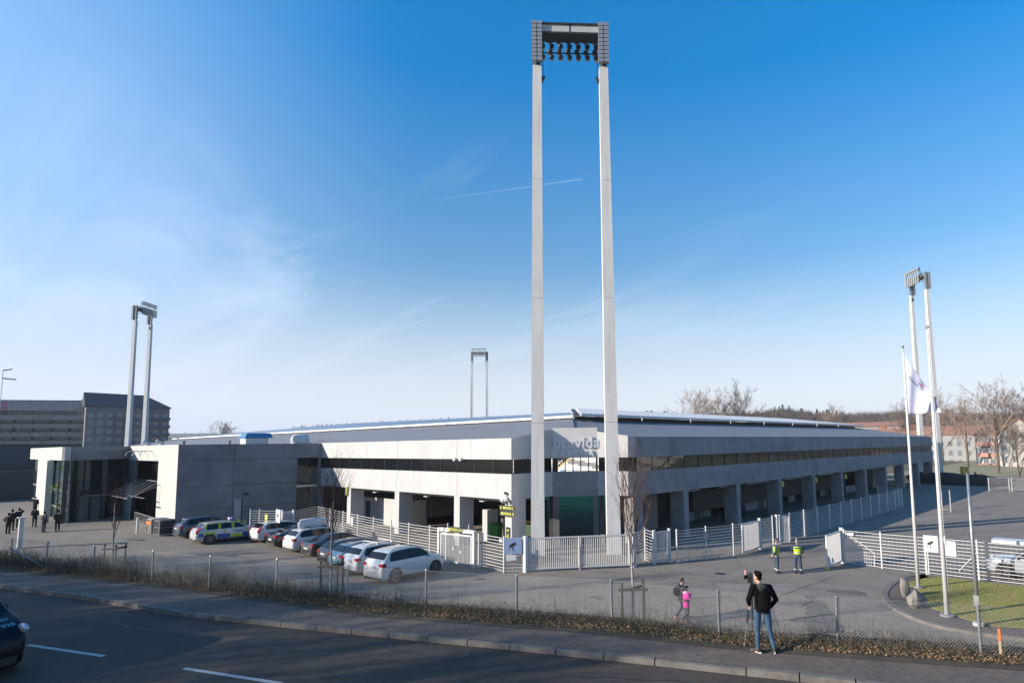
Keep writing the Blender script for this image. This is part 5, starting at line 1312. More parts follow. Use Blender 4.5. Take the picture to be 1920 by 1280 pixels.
for (x, y, dist, s) in ev:
    if not clear(shade_spot(x, y, dist), s*1.7): continue
    p = shade_spot(x, y, dist); lb = 'unseen dense evergreen added across the road to deepen the shade'
    if fc is None: fc = mktree('shade_evergreen', lb, 'tree', (p.x, p.y, ZR), ck, bark_grey, pine_m, 'added shade evergreens across the road', 0, s*1.)
    else: dup(fc, (p.x, p.y, ZR), R.uniform(0, 6), lb, None, s)

# ================================================================== BACKGROUND BUILDINGS
def facade_building(name, label, p0, p1, depth, zb, zt, wallm, cols, rows, wz, ww, wh, roof, roofm, winm, cat='building', balc=None, gable=False, ov=.5, fr_m=None, skipw=()):
    """front wall runs p0->p1 (left to right as seen from the street)"""
    t = thing(name, label, cat, (p0.x, p0.y, zb), world=True)
    a = Vector(p0[:2]); c = Vector(p1[:2]); d = (c-a); L_ = d.length; d = d.normalized(); n = Vector((-d.y, d.x))   # left of a->b is away from viewer? ensure
    if n.dot(a) < 0: n = -n
    B = lambda s, w_, z: Vector((a.x+d.x*s+n.x*w_, a.y+d.y*s+n.y*w_, z))
    b = MB(); b.hexa([B(0, 0, zb), B(L_, 0, zb), B(L_, depth, zb), B(0, depth, zb), B(0, 0, zt), B(L_, 0, zt), B(L_, depth, zt), B(0, depth, zt)]); b.build('wall', wallm, t)
    b = MB()
    if gable:      # ridge runs front-back: gable faces the viewer
        r = [B(-ov, -ov, zt-.1), B(L_+ov, -ov, zt-.1), B(L_/2, -ov, zt+roof), B(-ov, depth, zt-.1), B(L_+ov, depth, zt-.1), B(L_/2, depth, zt+roof)]
        b.quad(r[0], r[2], r[5], r[3]); b.quad(r[1], r[4], r[5], r[2]); rr_ = b.build('roof', roofm, t)
        so_ = rr_.modifiers.new('t', 'SOLIDIFY'); so_.thickness = .25
        g = MB(); g.quad(B(0, -.003, zt), B(L_, -.003, zt), B(L_/2, -.003, zt+roof-.15)); g.build('gable', wallm, t)
    else:
        r = [B(-ov, -ov, zt-.05), B(L_+ov, -ov, zt-.05), B(L_+ov, depth+ov, zt-.05), B(-ov, depth+ov, zt-.05), B(-ov, depth/2, zt+roof), B(L_+ov, depth/2, zt+roof)]
        if roof > 0.3:
            b.quad(r[0], r[1], r[5], r[4]); b.quad(r[2], r[3], r[4], r[5]); b.quad(r[1], r[2], r[5]); b.quad(r[3], r[0], r[4]); b.quad(r[0], r[3], r[2], r[1])
        else: b.hexa([B(-ov, -ov, zt), B(L_+ov, -ov, zt), B(L_+ov, depth, zt), B(-ov, depth, zt), B(-ov, -ov, zt+.3), B(L_+ov, -ov, zt+.3), B(L_+ov, depth, zt+.3), B(-ov, depth, zt+.3)])
        b.build('roof', roofm, t)
    for j in range(rows):
        for i in range(cols):
            if (i, j) in skipw: continue
            s = L_*(i+.5)/cols; z = wz[0]+wz[1]*j
            fr = MB(); fr.hexa([B(s-ww/2-.12, -.10, z-.12), B(s+ww/2+.12, -.10, z-.12), B(s+ww/2+.12, .05, z-.12), B(s-ww/2-.12, .05, z-.12), B(s-ww/2-.12, -.10, z+wh+.12), B(s+ww/2+.12, -.10, z+wh+.12), B(s+ww/2+.12, .05, z+wh+.12), B(s-ww/2-.12, .05, z+wh+.12)])
            o = fr.build('window', fr_m or white, t)
            pn = MB()
            for h_ in (0, 1): x0 = s-ww/2+h_*ww/2+.05; pn.hexa([B(x0, -.14, z), B(x0+ww/2-.1, -.14, z), B(x0+ww/2-.1, -.101, z), B(x0, -.101, z), B(x0, -.14, z+wh), B(x0+ww/2-.1, -.14, z+wh), B(x0+ww/2-.1, -.101, z+wh), B(x0, -.101, z+wh)])
            pn.build('pane', winm, o)
            if balc and i in balc[0]:
                q = MB(); q.hexa([B(s-ww/2-.8, -1.4, z-.9), B(s+ww/2+.8, -1.4, z-.9), B(s+ww/2+.8, -.15, z-.9), B(s-ww/2-.8, -.15, z-.9), B(s-ww/2-.8, -1.4, z+.2), B(s+ww/2+.8, -1.4, z+.2), B(s+ww/2+.8, -.15, z+.2), B(s-ww/2-.8, -.15, z+.2)]); q.build('balcony', balc[1], t)
    return t, B, L_
drk = mat('dark_roof', (.035, .045, .06), .6, var=.2, scale=.1)
brk = mat('dark_brick', (.13, .12, .12), .9, var=.2, scale=.3); gbr = mat('grey_brick', (.24, .235, .24), .9, var=.12, scale=.3)
wing = mat('window_glass', (.20, .25, .30), .15, spec=.8, var=.5, scale=.2)
rtile = mat('orange_tiles', (.36, .19, .13), .9, var=.25, scale=.6, stretch=(1, 1, 3))
pA0 = atd(-70, 830, 299); pA1 = atd(159, 830, 285)
tA, BA, LA_ = facade_building('apartment_block', 'dark long apartment block with a pink edged roof scaffold at far left', pA0, pA1, 16, -2, atd(60, 759.5, 270).z, brk, 13, 5, (6.3, 2.95), 2.6, 1.7, 3.6, drk, wing, balc=((1, 3, 4, 6, 8, 10, 12), mat('balcony_dark', (.10, .10, .11), .8)), fr_m=mat('frame_grey', (.30, .29, .28), .7), skipw=())
zt_ = atd(60, 759.5, 270).z; b = MB()
pinkm = mat('scaffold_pink', (.45, .16, .28), .8); nett = mat('scaffold_net', (.42, .42, .46), .8, var=.15, scale=.5)
def seg(s0, s1, w0_, w1_, z0_, z1_, nm, m): return MB().hexa([BA(s0, w0_, z0_), BA(s1, w0_, z0_), BA(s1, w1_, z0_), BA(s0, w1_, z0_), BA(s0, w0_, z1_), BA(s1, w0_, z1_), BA(s1, w1_, z1_), BA(s0, w1_, z1_)]).build(nm, m, tA)
seg(LA_*.02, LA_*.355, -1.3, -1.2, zt_-.5, zt_+2.3, 'scaffold_net', pinkm)
seg(LA_*.36, LA_*.915, -1.3, -1.2, zt_-.5, zt_+2.2, 'scaffold_net', nett)
b = MB()
for k in range(30): s = LA_*(.36+.555*k/29); q = BA(s, -1.35, zt_-3); b.bar(q, q+Vector((0, 0, 5.4)), .09)
b.bar(BA(LA_*.02, -1.36, zt_+.7), BA(LA_*.93, -1.36, zt_+.7), .08); b.bar(BA(LA_*.02, -1.36, zt_-.6), BA(LA_*.98, -1.36, zt_-.6), .12)
for k in range(6):
    s = LA_*(.93+.06*k/5); b.bar(BA(s, -1.3, zt_-3), BA(s, -1.3, zt_+3.2), .08)
    b.bar(BA(LA_*.93, -1.3, zt_-2+k*1.0), BA(LA_*.995, -1.3, zt_-2+k*1.0), .07)
b.build('scaffold', steel, tA)
pB0 = atd(157, 830, 280); pB1 = atd(315, 830, 283)
ztb = (atd(160, 762, 280).z+atd(315, 765.5, 283).z)/2
tB, BB, LB_ = facade_building('apartment_block', 'paler grey brick apartment block with dark hipped roof behind the left tower legs', pB0, pB1, 15, -2, ztb, gbr, 9, 6, (4.6, 2.9), 1.5, 1.5, 0.1, drk, wing, balc=((3, 4, 7, 8), mat('balcony_blue', (.12, .16, .20), .7)), fr_m=mat('frame_grey', (.30, .29, .28), .7))
b = MB(); q = [BB(-.4, -.4, ztb+.3), BB(LB_+.4, -.4, ztb+.3), BB(LB_+.4, 15.4, ztb+.3), BB(-.4, 15.4, ztb+.3), BB(-.4, 7, ztb+5.6), BB(LB_*.72, 7, ztb+5.2)]
b.quad(q[0], q[1], q[5], q[4]); b.quad(q[2], q[3], q[4], q[5]); b.quad(q[1], q[2], q[5]); b.quad(q[3], q[0], q[4]); b.build('roof_hip', drk, tB)
# dark hall and long grey wall at the far left
p0 = atd(-60, 830, 150); p1 = atd(150, 830, 165)
t = thing('dark_hall', 'long dark flat hall below the apartment blocks at far left', 'building', (p0.x, p0.y, 0), world=True)
zH = atd(30, 832, 155).z
MB().wall(p1.xy, p0.xy, -1, zH, .4).build('wall', mat('hall_wall', (.055, .065, .085), .8, var=.2, scale=.1), t)
MB().wall(p1.xy+Vector((.6, 0)), p0.xy+Vector((.6, 0)), -1, zH*.52+.4, .3).build('plinth', mat('hall_dark', (.02, .025, .04), .6), t)
p0 = atd(-40, 830, 112); p1 = atd(66, 830, 116)
t = thing('yard_wall', 'low grey brown wall behind the people at far left', 'wall', (p0.x, p0.y, 0), world=True)
MB().wall(p1.xy, p0.xy, 0, atd(30, 882, 114).z, .4).build('wall', mat('yard_wall_m', (.12, .105, .10), .9, var=.3, scale=.3), t)
b = MB()
for k in range(12): q = p0.lerp(p1, k/11); b.box((q.x+.3, q.y-.03, 0), (q.x+.36, q.y+.03, 1.3))
b.bar(p0+Vector((.33, 0, -p0.z+1.3)), p1+Vector((.33, 0, -p1.z+1.3)), .06); b.bar(p0+Vector((.33, 0, -p0.z+.7)), p1+Vector((.33, 0, -p1.z+.7)), .06); b.build('railing', steel, t)
# mast tip with arms at the very left
p = atd(2, 742, 240); t = thing('antenna_mast', 'thin dark antenna mast with two arms at the left edge above the roofs', 'mast', (p.x, p.y, 0), world=True)
z1 = atd(2, 694, 240).z; b = MB(); b.bar((p.x, p.y, 0), (p.x, p.y, z1), .14); b.build('mast', steel, t)
b = MB(); o = atd(7, 709, 240); b.bar((p.x, p.y, o.z), (p.x-2, p.y+3, o.z), .16, .3); b.bar((p.x, p.y, z1), (p.x-1, p.y+2, z1+.6), .14, .3); b.build('arm', darksteel, t)
# right hand houses
def house(px0, px1, dist0, dist1, ytop, ybase, **k):
    p0 = atd(px0, 830, dist0); p1 = atd(px1, 830, dist1); mid_ = (dist0+dist1)/2; pm = (px0+px1)/2
    return p0, p1, atd(pm, ytop, mid_).z, atd(pm, ybase, mid_).z
whb = mat('house_white', (.52, .50, .46), .9, var=.06); gryh = mat('house_grey', (.34, .34, .34), .9, var=.08); pinkw = mat('house_pink', (.50, .27, .22), .9); 
p0, p1, z1, z0 = house(1600, 1842, 275, 235, 816, 874)
o1 = facade_building('orange_roofed_block', 'long grey three storey block with orange tiled roof right of the stadium', p0, p1, 11, z0-3, z1, gryh, 17, 3, (z0+1.2, 3.1), 1.5, 1.6, 3.1, rtile, wing, fr_m=gryh)
b = MB()
for s in (.2, .45, .62, .8): q = o1[1](o1[2]*s, 5.2, z1+2.2); b.box((q.x-.8, q.y-.6, q.z), (q.x+.8, q.y+.6, q.z+1.9))
b.build('chimney', mat('brick_red', (.30, .11, .07), .9), o1[0])
p0, p1, z1, z0 = house(1828, 1880, 200, 196, 816, 880)
facade_building('balcony_block', 'white block with red brown balconies between the long block and the gabled house', p0, p1, 10, z0-3, z1, whb, 4, 3, (z0+1.4, 2.9), 1.4, 1.5, 2.7, rtile, wing, balc=((1, 3), pinkw), fr_m=whb)
p0, p1, z1, z0 = house(1872, 1955, 185, 182, 813, 878)
facade_building('gabled_house', 'white gabled house with orange roof at the right edge', p0, p1, 30, z0-3, z1, whb, 4, 3, (z0+1.6, 2.9), 1.2, 1.4, 3.9, rtile, wing, gable=True, fr_m=whb)
p0, p1, z1, z0 = house(1555, 1690, 330, 320, 800, 830)
facade_building('orange_roofed_block', 'far block whose orange roof shows just above the stadium roof end', p0, p1, 10, -2, z1, gryh, 9, 2, (4, 3), 1.4, 1.4, 2.4, rtile, wing, fr_m=gryh)
# grass field and yard behind the lot
b = MB(); b.quad((-40, 122, -.05), (160, 122, -.05), (160, 260, .2), (-40, 260, .2)); tag(b.build('meadow', mat('meadow_m', (.38, .33, .19), 1., col2=(.26, .24, .13), scale=.15)), kind='structure')
p = atd(1790, 885, 125); b = MB()
for (px, s, d_) in ((1770, (5, 3, 1.7), 114), (1815, (5.5, 3, 1.5), 112), (1745, (5, 3, 1.6), 118)):
    q = atd(px, 850, d_); b.ell((q.x, q.y, 0), s, 16)
b.v = [(x, y, max(-.1, z*(1+.3*noise.noise(Vector((x*.4, y*.4, 0)))))) for x, y, z in b.v]
tag(b.build('soil_mound', mat('soil_dark', (.05, .045, .04), 1., var=.4, scale=.4), smooth=True, loc=(p.x, p.y, 0)), 'dark low soil mounds behind the far gates at right', 'soil mound')
# far gates
for (a_, c_, lb) in (((1855, 920), (1893, 920), 'left one of two far steel field gates at the back of the lot'), ((1898, 921), (1950, 922), 'right one of two far steel field gates at the back of the lot')):
    a = G(*a_); c = G(*c_); t = thing('field_gate', lb, 'gate', a, world=True); b = MB(); H_ = 1.75
    for q in (a, c): b.bar(q, q+Vector((0, 0, H_)), .14)
    for z in (.25, H_-.07): b.bar(a+Vector((0, 0, z)), c+Vector((0, 0, z)), .13)
    b.build('frame', galv, t); b = MB()
    for k in range(1, 9): b.bar(a+Vector((0, 0, .2+k*.17)), c+Vector((0, 0, .2+k*.17)), .02)
    for k in range(1, 24): q = a+(c-a)*k/24; b.bar(q+Vector((0, 0, .2)), q+Vector((0, 0, H_)), .015)
    b.build('mesh', galv, t)
# yellow machine
p = atd(1830, 882, 112)
t = thing('yellow_machine', 'small yellow twin pillar machine before the balcony block', 'machine', (p.x-1.5, p.y, 0), radians(-15), scale=.62)
for x in (-.9, .2): MB().box((x, -.4, 1.22), (x+.6, .4, 4.4)).build('pillar', mat('bright_yellow', (.62, .50, .03), .5), t)
MB().box((-.9, -.45, .65), (4.0, .45, 1.2)).build('beam', mat('bright_yellow', (.62, .50, .03), .5), t)
MB().box((-1.2, -1, 0), (3.6, 1, .62)).build('base', mat('machine_blue', (.05, .09, .16), .6), t)
b = MB(); b.bar((2.8, 0, 1.2), (2.2, 0, 3.2), .2); b.bar((2.2, 0, 3.2), (3.6, 0, 1.2), .2); b.build('arm', darksteel, t)

# ================================================================== VEHICLES
red_l = mat('tail_lamp', (.50, .02, .015), .15, coat=.5); head_l = mat('head_lamp', (.65, .68, .72), .08, metal=.4); chrome = mat('chrome', (.6, .6, .62), .15, metal=1.)
car_glass = mat('car_glass', (.008, .011, .014), .05, spec=.35); rim_m = mat('rim_metal', (.42, .43, .45), .3, metal=.7); plate_m = mat('number_plate', (.7, .7, .68), .5); cladding = mat('cladding', (.03, .03, .032), .7)
def paint(n, c, rough=.3): return mat(n, c, rough, coat=.8, spec=.5)
OUT = {
 'suv': [(0, .40), (.008, .55), (.02, .64), (.05, .72), (.115, .915), (.15, .955), (.25, .985), (.40, 1.), (.52, .99), (.60, .95), (.66, .86), (.745, .675), (.80, .655), (.90, .615), (.96, .55), (.99, .46), (1., .36)],
 'estate': [(0, .38), (.008, .55), (.02, .65), (.045, .73), (.13, .93), (.17, .965), (.28, .99), (.40, 1.), (.52, .985), (.59, .94), (.65, .85), (.735, .675), (.80, .645), (.90, .595), (.96, .53), (.99, .45), (1., .34)],
 'sedan': [(0, .40), (.01, .60), (.025, .67), (.10, .70), (.17, .72), (.24, .84), (.32, .95), (.40, .99), (.47, 1.), (.55, .985), (.60, .94), (.66, .84), (.745, .675), (.80, .64), (.90, .59), (.96, .53), (.99, .45), (1., .34)],
 'van': [(0, .5), (.01, .8), (.03, .95), (.08, .985), (.3, 1.), (.6, 1.), (.68, .96), (.74, .86), (.82, .67), (.88, .60), (.95, .53), (.985, .45), (1., .34)]}
GL = {'suv': (.052, .112, .605, .735), 'estate': (.048, .128, .595, .725), 'sedan': (.175, .315, .605, .735), 'van': (.012, .03, .68, .815)}
def ip(T, f):
    for (a, x), (c, y) in zip(T, T[1:]):
        if f <= c: return x+(y-x)*(f-a)/(c-a)
    return T[-1][1]
WID = [(0, .80), (.02, .90), (.06, .955), (.15, .99), (.30, 1.), (.75, 1.), (.88, .965), (.95, .90), (.985, .80), (1., .68)]
def car(kind, L, W, H, pm, label, loc, heading, rails=None, box=None, tall_lamps=False, sc=1., rimr=.235, group='vehicles parked in the row along the white fence', name='parked_car', clad=False, cat='car', dark_glass=True, wr_=.345):
    t = thing(name, label, cat, loc, heading, group, scale=sc)
    O = OUT[kind]; w = W/2; zb0 = .20; bf = .645
    fs = sorted(set([a for a, _ in O]+[a for a, _ in WID]+[.35, .45, .7]))
    def geo(f):
        T_ = ip(O, f)*H; B_ = min(T_-.012, bf*H+(.02 if f < .7 else 0)); ww = ip(WID, f)*w; k = max(0, (T_-B_)/(.36*H)); wr = ww*(.95-.20*min(1, k)); return T_, B_, ww, wr
    ring = []
    for f in fs:
        T_, B_, ww, wr = geo(f); zl = zb0+(.10 if f < .01 or f > .995 else 0)
        h = [(0, zl), (ww*.86, zl), (ww*.965, zl+.07), (ww, .30*H if T_ > .34*H else T_*.8), (ww*1.0, min(.44*H, B_*.93)), (ww*.985, min(.56*H, B_*.97)), (ww*.955, B_), (wr*1.0, max(B_+.004, T_-.055)), (wr*.93, max(B_+.006, T_-.014)), (wr*.6, T_+.006), (0, T_+.014)]
        ring.append([(-y, z) for y, z in h[::-1]][:-1]+h)
    n = len(ring[0]); b = MB()
    for f, r in zip(fs, ring):
        for y, z in r: b.v.append((-L/2+f*L, y, z))
    for i in range(len(fs)-1):
        for j in range(n): a = i*n+j; c = i*n+(j+1) % n; b.f.append((a, c, c+n, a+n)); b.m.append(0)
    b.f.append(tuple(range(n))[::-1]); b.m.append(0); e = (len(fs)-1)*n; b.f.append(tuple(range(e, e+n))); b.m.append(0)
    body = b.build('body', pm, t, smooth=True)
    g0_, g1_, g2_, g3_ = GL[kind]
    def ysd(f, z):
        T_, B_, ww, wr = geo(f); k = (z-B_)/max(.01, (T_-.055-B_)); return ww*.955+(wr-ww*.955)*min(1, max(0, k))
    # side glass in three lights
    cuts = {'suv': (.125, .30, .50, .715), 'estate': (.14, .32, .505, .705), 'sedan': (.27, .34, .515, .715), 'van': (.5, .5, .5, .79)}[kind]
    for s in (-1, 1):
        b = MB(); m_ = 14
        for k in range(m_+1):
            f = cuts[0]-.004+(cuts[-1]-cuts[0]+.008)*k/m_; T_, B_, ww, wr = geo(f); zt2 = T_-.07; zb_ = B_+.012
            if k == 0: zt2 = zb_+(zt2-zb_)*.55
            zt2 = max(zt2, zb_+.01); b.v.append((-L/2+f*L, s*(ysd(f, zb_)+.003), zb_)); b.v.append((-L/2+f*L, s*(ysd(f, zt2)+.003), zt2))
        for k in range(m_): i = 2*k; b.f.append((i, i+2, i+3, i+1)); b.m.append(0)
        b.build('window_trim', black, t)
        for a, c in zip(cuts, cuts[1:]):
            if c-a < .02: continue
            b = MB(); m_ = 8
            for k in range(m_+1):
                f = a+.006+(c-a-.012)*k/m_; T_, B_, ww, wr = geo(f); zt2 = T_-.085; zb_ = B_+.022
                if f > .62: zt2 = min(zt2, T_-.07)
                if a == cuts[0] and k == 0: zt2 = zb_+(zt2-zb_)*.55
                zt2 = max(zt2, zb_+.01)
                b.v.append((-L/2+f*L, s*(ysd(f, zb_)+.006), zb_)); b.v.append((-L/2+f*L, s*(ysd(f, zt2)+.006), zt2))
            for k in range(m_): i = 2*k; b.f.append((i, i+2, i+3, i+1)); b.m.append(0)
            b.build('side_window', car_glass, t)
    for nm, (fa, fb), sg in (('rear_window', (g0_, g1_), -1), ('windscreen', (g2_, g3_), 1)):
        b = MB(); m_ = 5; rows_ = 5
        for k in range(m_+1):
            f = fa+(fb-fa)*k/m_; T_, B_, ww, wr = geo(f)
            for j in range(rows_+1): y = (-1+2*j/rows_)*wr*.90; b.v.append((-L/2+f*L+sg*.012, y, T_+.020-.012*abs(y/wr)**3*2))
        for k in range(m_):
            for j in range(rows_): a = k*(rows_+1)+j; b.f.append((a, a+1, a+rows_+2, a+rows_+1)); b.m.append(0)
        b.build(nm, car_glass, t, smooth=True)
    xr, xf = -L/2+.195*L, -L/2+.815*L
    for s in (-1, 1):
        for x in (xr, xf):
            MB().cyl((x, s*(w-.16), wr_+.015), (x, s*(w+.003), wr_+.015), wr_+.065, 24).build('wheel_arch', cladding, t)
            o = MB().tube([(x, s*(w-.22), wr_), (x, s*(w-.02), wr_), (x, s*(w+.010), wr_)], [wr_, wr_, wr_-.03], 24).build('wheel', rubber, t, smooth=False)
            b = MB(); b.cyl((x, s*(w-.02), wr_), (x, s*(w+.012), wr_), .07, 10)
            for k in range(10):
                a = 2*pi*k/10+.2; a2 = a+(.10 if k % 2 else -.10); b.bar((x+cos(a)*.05, s*(w+.014), wr_+sin(a)*.05), (x+cos(a2)*rimr*.95, s*(w+.012), wr_+sin(a2)*rimr*.95), .014, .04, up=(0, 1, 0))
            for k in range(24):
                a = 2*pi*k/24; c_ = 2*pi*(k+1)/24; b.bar((x+cos(a)*rimr, s*(w+.012), wr_+sin(a)*rimr), (x+cos(c_)*rimr, s*(w+.012), wr_+sin(c_)*rimr), .02, .03, up=(0, 1, 0))
            b.build('rim', rim_m, o)
    lz = .565*H if kind != 'van' else .5*H
    for s in (-1, 1):
        hl = .17 if not tall_lamps else .42; z0_ = lz-.06
        b = MB()
        for k in range(5):
            z = z0_+hl*k/4; f = .012
            xx = -L/2+(0.002 if z < .6*H else (z/H-.6)*.42*L*.5)-.004
            T0 = max(.0, z/H-.64); xx = -L/2+.012*L+T0*.26*L-.02; yy = w*(.90-.05*k/4-(.2*T0))
            b.v += [(xx-.012, s*(yy-(.24 if not tall_lamps else .12)), z), (xx+.0, s*(yy+.015), z), (xx+.22 if not tall_lamps else xx+.12, s*(w*.972-(.1*T0)+.012), z)]
        for k in range(4):
            i = 3*k; b.f += [(i, i+1, i+4, i+3), (i+1, i+2, i+5, i+4)]; b.m += [0, 0]
        b.build('tail_lamp', red_l, t)
        b = MB(); x = L/2-.13; b.ell((x-.05, s*w*.80, .50*H), (.20, .15, .075) if kind != 'van' else (.20, .07, .11), 12); b.build('headlight', head_l, t, smooth=True)
        b = MB(); f = .70; x = -L/2+f*L; b.ell((x, s*(w+.07), .66*H), (.07, .10, .075), 10); b.bar((x, s*(w-.06), .64*H), (x, s*(w+.06), .65*H), .04); b.build('mirror', pm if kind != 'van' else rubber, t, smooth=True)
        b = MB(); b.box((-L/2+.22*L, s*w-.01*s-.01, .20), (-L/2+.78*L, s*w+.006*s+.0, .33)) if False else b.hexa([(-L*.25, s*(w*.9), .19), (L*.27, s*(w*.9), .19), (L*.27, s*(w+.004), .21), (-L*.25, s*(w+.004), .21), (-L*.25, s*(w*.9), .31), (L*.27, s*(w*.9), .31), (L*.27, s*(w+.006), .31), (-L*.25, s*(w+.006), .31)]); b.build('sill', cladding if clad else darksteel, t)
        for f in (.38, .56): b = MB(); x = -L/2+f*L; b.box((x-.08, s*(w*.985)-.02, .575*H), (x+.08, s*(w*.985)+.02, .595*H)); b.build('door_handle', pm, t)
        if rails is not None:
            b = MB(); fa, fb = .17, .58
            P = []
            for k in range(9): f = fa+(fb-fa)*k/8; T_, B_, ww, wr = geo(f); P.append((-L/2+f*L, s*wr*.86, T_+(.06 if 0 < k < 8 else .0)))
            b.tube(P, .018, 6); b.build('roof_rail', rails, t, smooth=True)
    # seams
    b = MB()
    for s in (-1, 1):
        for f in (.33, .505, .69): x = -L/2+f*L; b.hexa([(x-.004, s*(w*.98), .30), (x+.004, s*(w*.98), .30), (x+.004, s*(w+.003), .30), (x-.004, s*(w+.003), .30), (x-.004, s*(w*.94), .63*H), (x+.004, s*(w*.94), .63*H), (x+.004, s*(w*.972), .63*H), (x-.004, s*(w*.972), .63*H)])
    b.build('door_seam', black, t)
    MB().box((-L/2-.012, -w*.78, .24), (-L/2+.15, w*.78, .36)).build('rear_bumper_trim', cladding, t)
    MB().box((L/2-.15, -w*.62, .24), (L/2+.006, w*.62, .42)).build('front_grille', cladding, t)
    pz = .50*H if kind != 'sedan' else .42*H
    MB().box((-L/2-.022, -.26, pz-.055), (-L/2+.02, .26, pz+.055)).build('number_plate', plate_m, t)
    if box:
        b = MB(); z = H+.05; P = [(-L*.34, 0, z+.14), (-L*.30, 0, z+.16), (-L*.05, 0, z+.19), (L*.12, 0, z+.16), (L*.16, 0, z+.12)]
        b.tube(P, [(.10, .06), (.40, .13), (.42, .145), (.36, .12), (.12, .05)], 14); b.build('roof_box', box, t, smooth=True)
        b = MB()
        for x in (-L*.2, L*.06): b.box((x-.03, -w*.68, H-.02), (x+.03, w*.68, H+.06))
        b.build('roof_bar', black, t)
    return t
def car_at(u, v, kind, L, W, H, *a, hd=93, **k):
    """right tail lamp seen at (u, v)"""
    p = GZ(u, v, .57*H); h = radians(hd); sc = k.get('sc', 1.)
    off_ = Vector((L/2-.10, W/2-.12))*sc      # from the lamp (rear right) to the centre: forward, left
    c = Vector((p.x+cos(h)*off_.x-sin(h)*off_.y, p.y+sin(h)*off_.x+cos(h)*off_.y)); 
    return car(kind, L, W, H, *a, (c.x, c.y, zg(c.x, c.y)), h, **k)
SC = .945
wp = paint('car_white', (.78, .78, .77)); wp2 = paint('car_white_cool', (.70, .72, .75)); blk = paint('car_black', (.012, .013, .017)); dgr = paint('car_dark_grey', (.035, .038, .042)); blu = paint('car_steel_blue', (.10, .19, .28)); bgy = paint('car_blue_grey', (.06, .085, .13)); blk2 = paint('car_charcoal', (.03, .032, .036))
c10 = car_at(718, 1059, 'suv', 4.40, 1.90, 1.76, wp, 'large white SUV nearest the gate, last of the parked row', hd=96, rails=black, sc=.95, clad=True, wr_=.37, rimr=.26)
c9 = car_at(671, 1048, 'suv', 4.30, 1.84, 1.66, wp2, 'white crossover with bare roof bars beside the large white SUV', hd=94, rails=black, sc=SC)
b = MB()
for x in (-.75, .25): b.box((x-.03, -.72, 1.74), (x+.03, .72, 1.78)); b.box((x-.04, -.75, 1.62), (x+.04, -.68, 1.76)); b.box((x-.04, .68, 1.62), (x+.04, .75, 1.76))
b.build('roof_bar', white, c9)
c8 = car_at(641, 1042, 'estate', 4.7, 1.83, 1.50, blu, 'steel blue estate car between the white crossover and the black estate', hd=93, rails=galv, sc=SC)
c7 = car_at(620, 1035, 'estate', 4.75, 1.82, 1.50, blk2, 'black estate car with silver rear behind the birch trunk', hd=93, rails=black, sc=SC)
c6 = car_at(587, 1022, 'sedan', 4.7, 1.83, 1.45, dgr, 'dark grey sedan between the SUV with roof box and the black estate', hd=93, sc=SC)
c5 = car_at(551, 1012, 'suv', 4.5, 1.84, 1.62, wp, 'white SUV carrying a long white roof box', hd=92, rails=black, sc=SC, box=mat('roofbox_white', (.68, .68, .70), .3, coat=.5))
c4 = car_at(518, 1006, 'sedan', 4.6, 1.82, 1.44, blk, 'black sedan between the white estate and the SUV with roof box', hd=92, sc=SC)
c3 = car_at(485, 997, 'estate', 4.63, 1.87, 1.50, wp, 'white estate car with tall tail lamps right of the police car', hd=92, tall_lamps=True, sc=SC, rails=black)
c2 = car_at(369, 998, 'estate', 4.82, 1.86, 1.55, paint('police_white', (.6, .61, .62)), 'police estate car with yellow and blue checks and roof light bar', hd=88, tall_lamps=True, sc=SC, name='police_car', cat='police car', rails=black)
pblue = mat('livery_blue', (.01, .10, .38), .35); pyel = mat('livery_yellow', (.62, .72, .02), .4)
for s in (-1, 1):
    y = s*.930
    def lv(x0, x1, z0, z1, m, nm='livery_patch'):
        MB().hexa([(x0, s*.90, z0), (x1, s*.90, z0), (x1, y+s*.006, z0), (x0, y+s*.006, z0), (x0, s*.89, z1), (x1, s*.89, z1), (x1, y+s*(.004), z1), (x0, y+s*(.004), z1)]).build(nm, m, c2)
    for x0, x1, z0, z1, m in ((-1.9, -1.05, .72, .86, pyel), (-2.2, -1.9, .55, .80, pblue), (-1.0, -.1, .34, .66, pblue), (-.1, .75, .36, .56, pyel), (.75, 1.1, .34, .66, pblue), (1.1, 2.1, .62, .80, pyel)): lv(x0, x1, z0, z1, m)
    text_mesh('POLIS', .24, .003, pblue, 'livery_text', face_mtx((.45, s*.936, .78), (-s*-1 if False else (1 if s < 0 else -1), 0, 0)), c2, bold=.008)
    b = MB(); b.ell((-.45, s*.93, .82), (.09, .008, .11), 10); b.build('shield', mat('gold', (.6, .42, .08), .4, metal=.5), c2)
    b = MB()
    for (x0, x1) in ((-1.75, -.85), (-.80, .05), (.1, .95)):
        zt0, zb_ = 1.44, 1.03
        for p, q in (((x0, zb_), (x0+.06, zt0)), ((x1-.02, zb_), (x1-.02, zt0-.02))): b.bar((p[0], s*.885, p[1]), (q[0], s*.765, q[1]), .07, .03, up=(0, 1, 0))
        b.bar((x0, s*.765, 1.45), (x1, s*.765, 1.45), .05, .03)
    b.build('window_surround', pyel, c2)
b = MB(); b.box((.0, -.55, 1.57), (.26, .55, 1.60)); b.build('bar_base', black, c2)
MB().tube([(.13, -.56, 1.66), (.13, -.52, 1.66), (.13, .52, 1.66), (.13, .56, 1.66)], [(.05, .04), (.12, .07), (.12, .07), (.05, .04)], 10).build('light_bar', mat('light_bar_blue', (.05, .15, .65), .15), c2, smooth=True)
MB().box((.0, -.2, 1.61), (.262, .2, 1.735)).build('light_bar_centre', white, c2); MB().box((-.02, -.50, 1.60), (.0, -.25, 1.70)).build('red_lens', red_l, c2)
